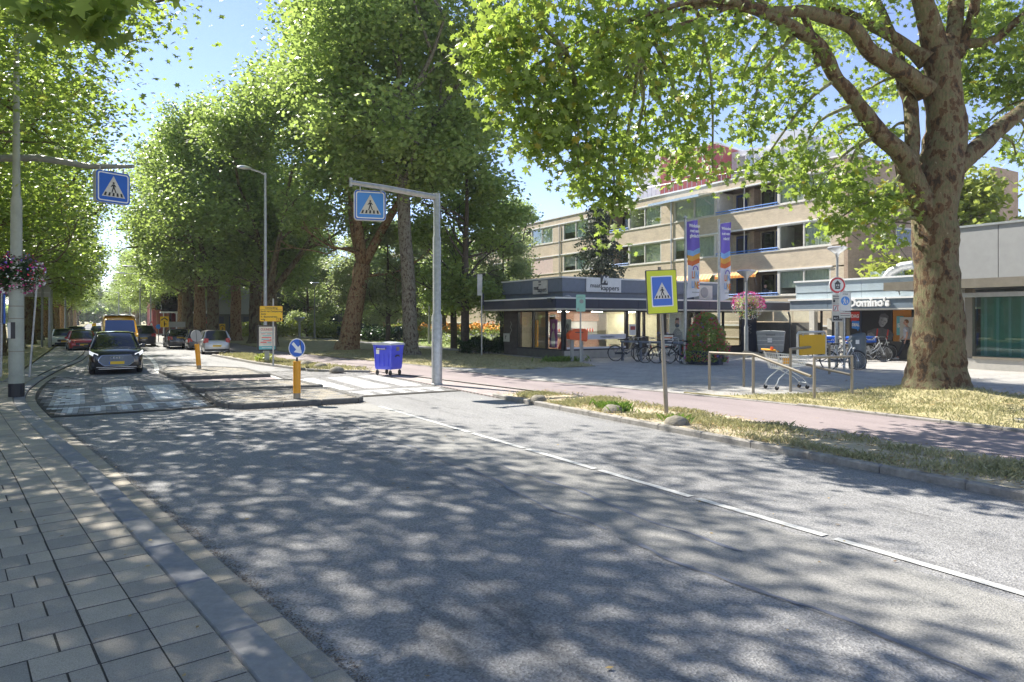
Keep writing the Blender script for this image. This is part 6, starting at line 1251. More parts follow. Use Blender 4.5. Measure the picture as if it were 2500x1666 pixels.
b=MB(); b.prism(rrect(-.20,Z(786),.25,Z(743),.02),-.075,-.055); b.obj('alcohol_plate',M['offwhite'],t)
b=MB(); b.box(-.17,-.079,Z(783),.2,-.0756,Z(771)); b.obj('black_field',M['black'],t,recalc=False); text(t,'ALC. 0%',.105,.015,Z(777.5),-.081,M['white'],sx=.85)
for x0 in (-.16,.02):
    b=MB(); b.box(x0,-.079,Z(760),x0+.16,-.0756,Z(746)); b.obj('pictogram_frame',M['sign_red'],t,recalc=False); b=MB(); b.box(x0+.015,-.083,Z(759),x0+.145,-.0795,Z(747)); b.obj('pictogram_field',M['white'],t,recalc=False); b=MB(); b.prism([(x0+.03,Z(758)),(x0+.06,Z(758)),(x0+.13,Z(748)),(x0+.10,Z(748))],-.087,-.0835); b.obj('bottle_mark',M['darkgrey'],t)
pr=P3(2061,YH,25.6); x,y=pr.x,pr.y; t=thing('pedestrian_zone_sign','white pedestrian zone sign with a blue disc on a thin pole','road sign',(x,y,.08),R(-29)); zf=lambda py:CAMZ-(py-YH)*25.6/F-.08
b=MB(); b.lathe([(.045,0),(.04,zf(710)),(0,zf(710))],10); b.obj('pole',M['galv'],t,True,recalc=False)
b=MB(); b.prism(rrect(-.22,zf(760),.22,zf(713),.03),-.07,-.045); b.obj('sign_plate',M['white'],t); b=MB(); b.prism(rrect(-.205,zf(759)+.004,.205,zf(714)-.004,.03),-.0735,-.0705); b.obj('sign_line',M['grey_panel'],t); b=MB(); b.prism(rrect(-.195,zf(758.4)+.004,.195,zf(714.6)-.004,.03),-.077,-.074); b.obj('sign_face',M['white'],t)
text(t,'ZONE',.075,0,zf(719),-.079,M['darkgrey']); zc=zf(735); b=MB(); b.prism(circ(0,zc,.165,28),-.081,-.0775); b.obj('disc',M['sign_blue_lit'],t); b=MB(); person_icon(b,-.03,zc,.26,-.085,-.0815); person_icon(b,.08,zc-.03,.16,-.085,-.0815); b.obj('walkers',M['white'],t)
b=MB(); b.prism(rrect(-.22,zf(776),.22,zf(762),.03),-.07,-.045); b.obj('sub_plate',M['offwhite'],t)
for zz in (766,771): b=MB(); b.box(-.18,-.074,zf(zz)-.01,.18,-.0705,zf(zz)+.01); b.obj('text_line',M['maroon'] if zz<768 else M['darkgrey'],t,recalc=False)
# litter bin
x,y=G(2093,901,.08); t=thing('litter_bin','slate grey oval litter bin behind the bicycle by the zone sign','litter bin',(x,y,.08),R(-20)); b=MB(); rings=[]
for z,f in ((.0,.9),(.03,.95),(.12,1),(1.15,1),(1.27,.93),(1.31,.8),(1.27,.7),(1.2,.66)): rings.append([(.34*f*math.cos(a),.24*f*math.sin(a),z+.06*math.cos(a)*(z>1.1)) for a in np.linspace(0,2*PI,21)[:-1]])
b.loft(rings,caps=False); b.obj('body',M['slate_bin'],t,True,recalc=False); b=MB(); b.prism(circ(0,0,.01,4),0,.01); b=MB(); b.slab([(.22*math.cos(a),.15*math.sin(a)) for a in np.linspace(0,2*PI,15)[:-1]],1.12,1.14); b.obj('opening',M['black'],t)
b=MB(); b.box(-.25,-.236,.95,-.1,-.228,1.1); b.obj('sticker',M['white'],t,recalc=False)
# ---- trolley corral ----
t=thing('trolley_corral','brown steel trolley corral with sloping rails and a yellow board','trolley corral',(0,0,0)); HR=.98
def gp(px,py): return Vector((*G(px,py,.085),.08))
A=gp(1732,951); B=gp(1816,944); C_=gp(1839,960); D2=gp(1988,976); E_=gp(2080,968); F2=gp(1930,956)
def rail(pts,name='rail',r=.036,m='steel_brown'): b=MB(); o_,rr=smoothpts([(*p,r) for p in pts],1); b.tube(o_,r,10); b.obj(name,M[m],t,True,recalc=False)
up=Vector((0,0,HR)); 
def post(P_,name='post'): rail([P_-Vector((0,0,.1)),P_+up],name)
e1=P3(1980,919,16.0); e2=P3(2076,915,17.6)
for P_ in (A,B,C_): post(P_)
rail([A+up,C_+up,e1]); gpf=P3(2025,872,20.5)
rail([B+up,P3(1930,881,18.9),]); rail([P3(1925,879,19.2),P3(2000,898,18.3),e2])
D3=P3(1988,YH,D2.x*SN+D2.y*CS); rail([D2-Vector((0,0,.1)),D2+up,E_+up,E_-Vector((0,0,.1))],'end_frame')
rail([F2-Vector((0,0,.1)),F2+up+Vector((0,0,.12)),Vector((*(P3(2025,868,20.6).xy),F2.z+HR+.12)),Vector((*(P3(2025,868,20.6).xy),.3))],'front_frame')
# yellow board in its own bracket frame
bc=(F2+Vector((*(P3(2025,868,20.6).xy),0)))/2; dv=(P3(2010,800,19.9)-P3(1950,800,18.6)); az=math.atan2(dv.y,dv.x); o=thing('board','x','x'); del o['label']; del o['category']; o.name='yellow_board'; o.parent=t
q1=P3(1947,812,18.75); q2=P3(2015,812,19.5); q3=P3(1950,873,18.75); az=math.atan2(q2.y-q1.y,q2.x-q1.x); o.location=(q1.x,q1.y,0); o.rotation_euler=(0,0,az); L=(q2.xy-q1.xy).length; zt=q1.z; zb=q3.z
b=MB(); b.tube([(-.0,0,zb-.02),(0,0,zt-.06),(.07,0,zt),(L-.07,0,zt),(L,0,zt-.06),(L,0,zb-.02)],.036,8); b.tube([(0,0,zb),(L,0,zb)],.03,8); b.obj('board_frame',M['pale_frame'],o,True,recalc=False)
b=MB(); b.cbox(.06,-.035,zb+.06,L-.06,-.012,zt-.07,.004); b.obj('board_plate',M['corral_yellow'],o,recalc=False); b=MB(); [b.box(x_-.02,-.045,zt-.1,x_+.02,-.01,zt-.02) for x_ in (.2,L-.2)]; b.obj('clip',M['galv'],o,recalc=False)
# shopping trolley
ct=gp(1925,950); t=thing('shopping_trolley','wire shopping trolley with orange handle inside the corral','shopping trolley',(ct.x-.05,ct.y,.085),R(-16))
GLV=mat('trolley_wire',(.66,.68,.66),.35,.2,var=0); th=.007
def bk(x,z,side):  # basket corner geometry: x from rear (0) to front (1); returns y halfwidth, z
    return 0
xr0,xr1,xf0,xf1=-.50,-.42,.42,.50; zt0,zt1,zb0,zb1=.98,.86,.55,.62
def bp(s_,h): # s 0 rear..1 front, h 0 bottom..1 top
    x_=(-.42+.84*s_)*(1-h)+(-.52+1.06*s_)*h; z_=(zb0+(zb1-zb0)*s_)*(1-h)+(zt0+(zt1-zt0)*s_)*h; hw=(.21-.04*s_)*(1-h)+(.28-.06*s_)*h; return x_,hw,z_
b=MB()
for sd in (-1,1):
    for i in range(17): s_=i/16; a_=bp(s_,0);c_=bp(s_,1); b.tube([(a_[0],sd*a_[1],a_[2]),(c_[0],sd*c_[1],c_[2])],.005,4,False)
    for h in (0,.25,.5,.75): a_=bp(0,h);c_=bp(1,h); b.tube([(a_[0],sd*a_[1],a_[2]),(c_[0],sd*c_[1],c_[2])],.006,4,False)
for i in range(9):
    f=-1+2*i/8; a_=bp(0,0);c_=bp(1,0); b.tube([(a_[0],f*a_[1],a_[2]),(c_[0],f*c_[1],c_[2])],.004,4,False)
    for s_ in (0,1): a_=bp(s_,0);c_=bp(s_,1); b.tube([(a_[0],f*a_[1],a_[2]),(c_[0],f*c_[1],c_[2])],.004,4,False)
b.obj('basket',GLV,t,recalc=False)
b=MB(); pts=[bp(0,1),bp(1,1)]; P_=[(pts[0][0],-pts[0][1],pts[0][2]),(pts[1][0],-pts[1][1],pts[1][2]),(pts[1][0],pts[1][1],pts[1][2]),(pts[0][0],pts[0][1],pts[0][2]),(pts[0][0],-pts[0][1],pts[0][2])]; b.tube(P_,.012,6)
for sd in (-1,1): b.tube([(-.56,sd*.27,1.06),(-.50,sd*.27,.98),(-.40,sd*.22,.62),(-.1,sd*.21,.52),(.35,sd*.17,.30),(.5,sd*.16,.16)],.013,6); b.tube([(.25,sd*.18,.55),(-.15,sd*.2,.5),(-.42,sd*.22,.3),(-.5,sd*.24,.16)],.013,6)
b.tube([(.5,-.16,.17),(.5,.16,.17)],.01,6); b.obj('frame',GLV,t,recalc=False)
b=MB(); b.tube([(-.58,-.29,1.06),(-.58,.29,1.06)],.025,8); b.obox((-.52,0,1.04),.16,.5,.02,0,0,R(12)); b.obj('handle',M['petal_orange'],t,recalc=False)
b=MB(); b.obox((-.6,-.17,1.1),.05,.07,.09); b.obj('coin_lock',M['postbox'],t,recalc=False); b=MB(); b.add([(-.33,-.245,.86),(-.02,-.235,.85),(-.05,-.215,.68),(-.31,-.225,.69)],[(0,1,2,3)]); b.obj('advert_plate',M['petal_orange'],t,recalc=False)
for x_,y_ in ((-.5,-.24),(-.5,.24),(.5,-.16),(.5,.16)):
    b=MB(); b.lathe([(.02,-.016),(.055,-.016),(.062,0),(.055,.016),(.02,.016)],12,(x_,y_,.062),'y'); w_=b.obj('wheel',M['rubber'],t,recalc=False); b=MB(); b.obox((x_,y_,.12),.05,.05,.08); b.obj('caster',M['galv'],w_,recalc=False)
# boulders
def boulder(px,py,w_,label,seed):
    x,y=G(px,py,.1); b=MB(); vs=[];n=18;m_=8; rings=[]
    for i in range(m_):
        ph=PI/2*i/(m_-1)*1.0; rings.append([Vector((w_/2*math.cos(a)*math.cos(ph)**.75,w_/2*.9*math.sin(a)*math.cos(ph)**.75,w_*.38*math.sin(ph)-.04))*(1+.13*noise.noise(Vector((math.cos(a)*1.5,math.sin(a)*1.5,i*.4+seed)))) for a in np.linspace(0,2*PI,n+1)[:-1]])
    b.loft(rings); o=b.obj('boulder',M['stone'],None,'all'); o.location=(x,y,.09); o.rotation_euler=(0,0,seed); return tag(o,label,'boulder','boulders in the grass verges')
boulder(1314,977,.44,'farthest pale boulder at the tip of the near verge',1); boulder(1497,1004,.47,'middle boulder of the near verge, left of the crossing sign pole',2); boulder(1652,1034,.48,'nearest boulder, right beside the foot of the yellow framed sign',3)
boulder(747,891,.6,'low boulder in the far verge right of the near yellow bollard',4); boulder(783,898,.6,'small boulder in the far verge, between its two neighbours',5); boulder(823,906,.55,'boulder at the near tip of the far verge',6)
# =================== VEHICLES ===================
def car(name,label,x,y,rz,L,W,H,col,st,group=None,cat='car',z=.0):
    """front faces local -y. st: stations (s, z_belt) of the bonnet/belt line and greenhouse corners"""
    t=thing(name,label,cat,(x,y,z),rz,group); t.scale=(st.get('sc',.87),)*3; pm=col; g=st.get('gc',.19)
    bon=st.get('bonnet',.26)*L; wt=st.get('wtop',.44)*L; rt=st.get('rtop',.86)*L; rb=st.get('rbase',.96)*L
    zb=st.get('belt',.60)*H; zh=st.get('hood',.56)*H; zn=st.get('nose',.45)*H; zd=st.get('deck',.64)*H
    wr=st.get('wr',.33); fx=st.get('fa',.19)*L; rx=st.get('ra',.80)*L; A=wr+.055
    ss=sorted(set([0,.04,.12,.25,.5,L-.5,L-.25,L-.1,L-.03,L,bon,bon*.6,wt,(wt+rt)/2]+[c_+A*math.cos(a) for c_ in (fx,rx) for a in np.linspace(0,PI,9)]+[fx-A-.02,fx+A+.02,rx-A-.02,rx+A+.02]))
    def top(s):
        return float(np.interp(s,[0,.05,.25,bon,wt,rt,rb,L-.05,L],[zn*.86,zn,zn+(zh-zn)*.45,zh,zb,zb+.02,zd,zd-.03,zd-.12]))
    def hw(s): return W/2*float(np.interp(s,[0,.05,.2,.6,L*.5,L-.5,L-.15,L-.03,L],[.80,.88,.955,.99,1.,.99,.94,.88,.82]))
    def bot(s):
        zz=g
        for c_ in (fx,rx):
            if abs(s-c_)<A: zz=max(zz,wr+math.sqrt(A*A-(s-c_)**2)*.97)
        if s<.3: zz=max(zz,g+.06*(1-s/.3))
        return zz
    b=MB(); rings=[]
    for s in ss:
        w_=hw(s); zb_=bot(s); tp=top(s); y_=-L/2+s; mid=zb_+(tp-zb_)*.45
        h_=[(w_*.95,zb_),(w_*.99,zb_+(tp-zb_)*.2),(w_,mid),(w_*.985,zb_+(tp-zb_)*.72),(w_*.94,tp-.035),(w_*.86,tp+.0),(w_*.45,tp+.025),(0,tp+.032)]
        ring=[(a,y_,c_) for a,c_ in h_]+[(-a,y_,c_) for a,c_ in h_[-2::-1]]; rings.append(ring)
    b.loft(rings,closed=False,caps=True); body=b.obj('body',pm,t,True)
    b=MB(); b.box(-W/2+.16,-L/2+.12,g+.03,W/2-.16,L/2-.12,top(L*.5)-.25); b.obj('underbody',M['black'],t,recalc=False)
    # greenhouse
    def gr(y_,zz,wb,wt_,z0): return [(wb,y_,z0),(wt_+(wb-wt_)*.35,y_,z0+(zz-z0)*.65),(wt_,y_,zz-.05),(wt_*.75,y_,zz-.005),(0,y_,zz+.015),(-wt_*.75,y_,zz-.005),(-wt_,y_,zz-.05),(-(wt_+(wb-wt_)*.35),y_,z0+(zz-z0)*.65),(-wb,y_,z0)]
    wb=W/2*.90; wt_=W/2*.70; G_=[]
    for s,f,k in ((bon,.02,1),(bon+(wt-bon)*.5,.56,1),(wt,.97,1),((wt+rt)/2,1,1),(rt,.96,1),(rt+(rb-rt)*.55,.55,1),(rb,.03,1)):
        z0=top(s)-.02; zz=z0+max(.02,(H-z0)*f) if f<.9 else H*(.985+.015*(f==1)); wtt=wb+(wt_-wb)*min(1,f+.05); G_.append(gr(-L/2+s,zz,wb,wtt,z0))
    b=MB(); b.loft(G_,closed=False,caps=False); gh=b.obj('window_glass',M['dark_glass'],t,True)
    # roof skin, pillars, belts
    b=MB(); R_=[[(q[0]*1.012,q[1],q[2]+.012) for q in G_[i][2:7]] for i in (2,3,4)]; R_.insert(1,[tuple((a+c_)/2 for a,c_ in zip(p_,q_)) for p_,q_ in zip(R_[0],R_[1])])
    b.loft(R_,closed=False,caps=False); b.obj('roof',pm,t,True)
    b=MB()
    for sg in (-1,1):
        pk=lambda i,j:Vector((sg*abs(G_[i][j][0])*1.01,G_[i][j][1],G_[i][j][2]+.005))
        b.tube([pk(0,0),pk(1,2),pk(2,2)],[.035,.032,.03],6); b.tube([pk(2,2),pk(3,2),pk(4,2)],.03,6); b.tube([pk(4,2),pk(5,2),pk(6,0)],[.04,.06,.07],6); b.tube([Vector((sg*W/2*.905,G_[3][0][1]-.1,G_[3][0][2])),pk(3,2)+Vector((0,-.1,0))],.03,6)
    b.obj('pillar',pm,t,True,recalc=False)
    for c_ in (fx,rx):
        for sg in (-1,1):
            y_=-L/2+c_; b=MB(); b.lathe([(wr*.62,-.1),(wr*.93,-.1),(wr,-.07),(wr,.07),(wr*.93,.1),(wr*.62,.1)],24,(sg*(W/2-.115),y_,wr),'x'); w_=b.obj('wheel',M['rubber'],t,True,recalc=False)
            b=MB(); xo=sg*(W/2-.02); b.lathe([(wr*.64,0),(wr*.60,-.03*sg),(.0,-.03*sg)] ,20,(xo,y_,wr),'x')
            for k in range(5): a=2*PI*k/5; b.tube([(xo,y_,wr),(xo,y_+wr*.6*math.cos(a),wr+wr*.6*math.sin(a))],[.045,.03],5)
            b.obj('rim',M['galv'],w_,recalc=False)
    for sg in (-1,1):
        b=MB(); b.obox((sg*(W/2+.07),-L/2+bon+.42,zb+.06),.2,.10,.13); o=b.obj('mirror',pm,t,recalc=False); m_=o.modifiers.new('b','BEVEL'); m_.width=.03; m_.segments=2
    yf=-L/2; 
    def front(mb,poly,d=.012,name='x',mm=None,zoff=0):
        pass
    face=st.get('face','plain')
    zc=zn*.72
    # front
    if face=='audi':
        b=MB(); P_=[(-.50,.74),(.50,.74),(.60,.60),(.60,.50),(.42,.34),(-.42,.34),(-.60,.50),(-.60,.60)]; b.prism(P_,yf-.035,yf+.16); gl=b.obj('grille',M['slate_panel'],t)
        b=MB(); b.tube([(x_,yf-.035,z_) for x_,z_ in P_+P_[:1]],.016,6); b.obj('grille_surround',M['chrome'],gl,True,recalc=False)
        b=MB()
        for i in range(4): b.tube([(-.15+i*.1+.062*math.cos(a),yf-.045,.655+.062*math.sin(a)) for a in np.linspace(0,2*PI,17)],.009,5)
        b.obj('emblem',M['chrome'],gl,recalc=False)
        for sg in (-1,1):
            b=MB(); b.loft([[(sg*.62,yf+.0,.74),(sg*.62,yf+.0,.80),(sg*.60,yf+.12,.80),(sg*.60,yf+.12,.74)],[(sg*.80,yf+.06,.73),(sg*.80,yf+.06,.87),(sg*.78,yf+.2,.87),(sg*.78,yf+.2,.73)],[(sg*.915,yf+.22,.80),(sg*.915,yf+.22,.92),(sg*.90,yf+.4,.93),(sg*.90,yf+.4,.80)]]); b.obj('headlight',M['headlamp'],t)
            b=MB(); b.prism([(sg*.62,.30),(sg*.84,.34),(sg*.84,.52),(sg*.70,.42)],yf+.005,yf+.2); b.obj('air_intake',M['black'],t)
        b=MB(); b.box(-.60,yf+.0,.215,.60,yf+.1,.235); b.box(-.68,yf-.012,.285,.68,yf+.1,.30); b.obj('bumper_trim',M['silver_line'],t,recalc=False)
    else:
        b=MB(); gw=W*.26; b.prism(rrect(-gw,zn*.60,gw,zn*.86,.04),yf-.012,yf+.1); b.obj('grille',M['black'],t); b=MB(); b.prism(rrect(-W*.36,g+.05,W*.36,g+.20,.05),yf-.01,yf+.1); b.obj('air_intake',M['black'],t)
        for sg in (-1,1): b=MB(); b.loft([[(sg*W*.29,yf-.0,zn*.78),(sg*W*.29,yf-.0,zn*.95),(sg*W*.29,yf+.15,zn*.97),(sg*W*.29,yf+.15,zn*.78)],[(sg*W*.455,yf+.16,zn*.86),(sg*W*.455,yf+.16,zn*1.05),(sg*W*.45,yf+.4,zn*1.12),(sg*W*.45,yf+.4,zn*.9)]]); b.obj('headlight',M['lampglass'] if not st.get('lit') else M['headlamp'],t)
    zp=.46 if face=='audi' else g+.28
    b=MB(); b.box(-.26,yf-.052,zp-.055,.26,yf-.03,zp+.055); o=b.obj('number_plate',M['plate'],t,recalc=False); b=MB(); b.box(-.26,yf-.056,zp-.055,-.22,yf-.0525,zp+.055); b.obj('plate_band',M['sign_blue'],o,recalc=False)
    # rear
    yr=L/2; zl=zd*.86
    for sg in (-1,1):
        b=MB(); zz0,zz1=st.get('tail',(zd-.33,zd-.05)); b.loft([[(sg*W*.30,yr+.01,zz0+.06),(sg*W*.30,yr+.01,zz1),(sg*W*.30,yr-.2,zz1),(sg*W*.30,yr-.2,zz0+.06)],[(sg*W*.44,yr-.01,zz0),(sg*W*.44,yr-.01,zz1+.02),(sg*W*.43,yr-.3,zz1+.02),(sg*W*.43,yr-.3,zz0)],[(sg*W*.478,yr-.16,zz0+.05),(sg*W*.478,yr-.16,zz1),(sg*W*.46,yr-.4,zz1),(sg*W*.46,yr-.4,zz0+.05)]]); b.obj('tail_light',M['tail'],t)
    zp=st.get('rplate',.62); b=MB(); b.box(-.26,yr+.012,zp-.055,.26,yr+.03,zp+.055); b.obj('number_plate',M['plate'],t,recalc=False)
    b=MB(); b.box(-W*.42,yr-.02,g+.03,W*.42,yr+.02,g+.16); b.obj('rear_bumper_trim',M['black'],t,recalc=False)
    # rear window slab for hatchbacks
    if st.get('hatch'):
        z0=zd-.02; a=[(-W*.36,yr-.06,z0+.02),(W*.36,yr-.06,z0+.02),(W*.30,yr-(L-rt)-.0+.02,H-.07),(-W*.30,yr-(L-rt)+.02,H-.07)]
        b=MB(); b.add([(p_[0],p_[1]-.04*0,p_[2]) for p_ in a]+[(p_[0],p_[1]-.1,p_[2]-.04) for p_ in a],[(0,1,2,3),(7,6,5,4),(0,4,5,1),(1,5,6,2),(2,6,7,3),(3,7,4,0)]); b.obj('rear_window',M['dark_glass'],t)
    return t
pb=paint('paint_black',(.012,.012,.015)); ps=paint('paint_silver',(.44,.44,.43),.7); pw_=paint('paint_white',(.68,.70,.68),.1); pr_=paint('paint_red',(.42,.015,.02)); pd=paint('paint_darkgrey',(.04,.042,.047)); po=paint('paint_orange',(.75,.36,.02),.05); pbl=paint('paint_blue',(.03,.05,.14))
SUV=dict(bonnet=.27,wtop=.43,rtop=.88,rbase=.985,belt=.62,hood=.62,nose=.53,deck=.64,wr=.37,face='audi',sc=.91); HATCH=dict(bonnet=.25,wtop=.42,rtop=.88,rbase=.985,belt=.60,hood=.60,nose=.50,deck=.60,wr=.31,hatch=1)
SED=dict(bonnet=.29,wtop=.45,rtop=.80,rbase=.95,belt=.62,hood=.58,nose=.48,deck=.66,wr=.32,hatch=1)
x,y=G(285,915,.0); car('parked_car' if 0 else 'car','black electric suv with lit headlights driving towards the zebra crossing',x,y+2.15,R(0),4.59,1.87,1.63,pb,SUV)
x,y=G(532,866,.01); car('car','silver hatchback parked first in the bay right of the islands',x,y+1.9,PI,3.75,1.70,1.53,ps,dict(HATCH,rplate=.55,tail=(.72,1.02)),'cars parked on the right')
car('car','dark car parked directly in front of the silver hatchback, half hidden by the round sign',5.75,49.3,PI,4.4,1.78,1.50,pd,HATCH,'cars parked on the right')
x,y=G(452,853,.01); car('car','black hatchback parked third, nearest the traffic on the right',x-.15,y+3.2,PI,4.5,1.82,1.48,pb,dict(SED,rplate=.85),'cars parked on the right')
x,y=G(352,847); car('car','dark suv seen from behind beside the orange van',x,y+2.3,PI,4.6,1.9,1.75,pd,dict(SUV,face='plain',rplate=.7,hatch=1,sc=.86))
x,y=G(193,859); car('car','red hatchback facing the camera at the left kerb',x+.1,y+2.1,R(4),4.2,1.78,1.45,pr_,dict(HATCH,lit=0),'cars standing at the left kerb')
x,y=G(155,850); car('car','white hatchback half hidden behind the red one',x-.1,y+3.2,R(3),4.3,1.78,1.47,pw_,HATCH,'cars standing at the left kerb')
x,y=G(185,838); car('car','dark estate behind the white and red cars',x,y+2.5,R(2),4.6,1.8,1.55,pd,HATCH,'cars standing at the left kerb')
x,y=G(242,830); car('car','small blue car far behind, between the red car and the van',x,y,0,4.3,1.8,1.5,pbl,HATCH)
x,y=G(268,828); car('car','dark car far behind, touching the orange van outline',x,y,0,4.4,1.8,1.5,pb,HATCH)
# orange van
x,y=G(293,858.5); D=x*SN+y*CS; t=thing('van','tall orange yellow van with a big windscreen following the black suv','van',(x+.0,y+2.6,0),R(1)); t.scale=(.96,1,.84); W=2.02;L=5.6;H=2.62
b=MB(); rings=[]
for s,zt_,wf in ((0,.95,.86),(.08,1.06,.94),(.55,1.25,1),(.75,1.32,1),(1.55,2.28,.97),(1.9,2.5,.95),(2.6,2.6,.95),(5.4,2.6,.95),(5.6,2.5,.92)):
    w_=W/2*wf; rings.append([(w_,-L/2+s,.3),(w_,-L/2+s,min(zt_,1.2)*.95),(w_*(.93 if zt_>1.4 else .98),-L/2+s,zt_-.12 if zt_>1.4 else zt_-.03),(w_*.78,-L/2+s,zt_),(0,-L/2+s,zt_+.03),(-w_*.78,-L/2+s,zt_),(-w_*(.93 if zt_>1.4 else .98),-L/2+s,zt_-.12 if zt_>1.4 else zt_-.03),(-w_,-L/2+s,min(zt_,1.2)*.95),(-w_,-L/2+s,.3)])
b.loft(rings,closed=False); b.obj('body',po,t,True)
b=MB(); b.add([(-.86,-L/2+.74,1.36),(.86,-L/2+.74,1.36),(.80,-L/2+1.50,2.26),(-.80,-L/2+1.50,2.26),(-.86,-L/2+.9,1.3),(.86,-L/2+.9,1.3),(.80,-L/2+1.6,2.2),(-.80,-L/2+1.6,2.2)],[(0,1,2,3),(0,4,5,1),(1,5,6,2),(2,6,7,3),(3,7,4,0)]); b.obj('windscreen',mat('windscreen_blue',(.10,.14,.28),.05,.3,var=0,coat=1),t)
b=MB(); b.loft([[(a,-L/2+s,z_) for a,z_ in ((-.9,z-.1),(-.7,z+.0),(.7,z+.0),(.9,z-.1))] for s,z in ((1.85,2.62),(2.1,2.72),(5.3,2.72))],closed=False,caps=False); b.obj('roof_fairing',M['offwhite'],t,recalc=False)
for sg in (-1,1):
    b=MB(); b.obox((sg*.78,-L/2+.06,.92),.30,.1,.22); b.obj('headlight',M['lampglass'],t,recalc=False); b=MB(); b.obox((sg*1.12,-L/2+.85,1.5),.18,.1,.35); b.obj('mirror',M['black'],t,recalc=False)
    for c_ in (.95,4.3): b=MB(); b.lathe([(.2,-.1),(.33,-.1),(.34,0),(.33,.1),(.2,.1)],18,(sg*.9,-L/2+c_,.34),'x'); b.obj('wheel',M['rubber'],t,recalc=False)
b=MB(); b.box(-.55,-L/2-.02,.6,.55,-L/2+.05,.85); b.obj('grille',M['black'],t,recalc=False); b=MB(); b.box(-.7,-L/2+1.7,2.33,.7,-L/2+1.72,2.4); b.obj('roof_strip',M['red'],t,recalc=False)
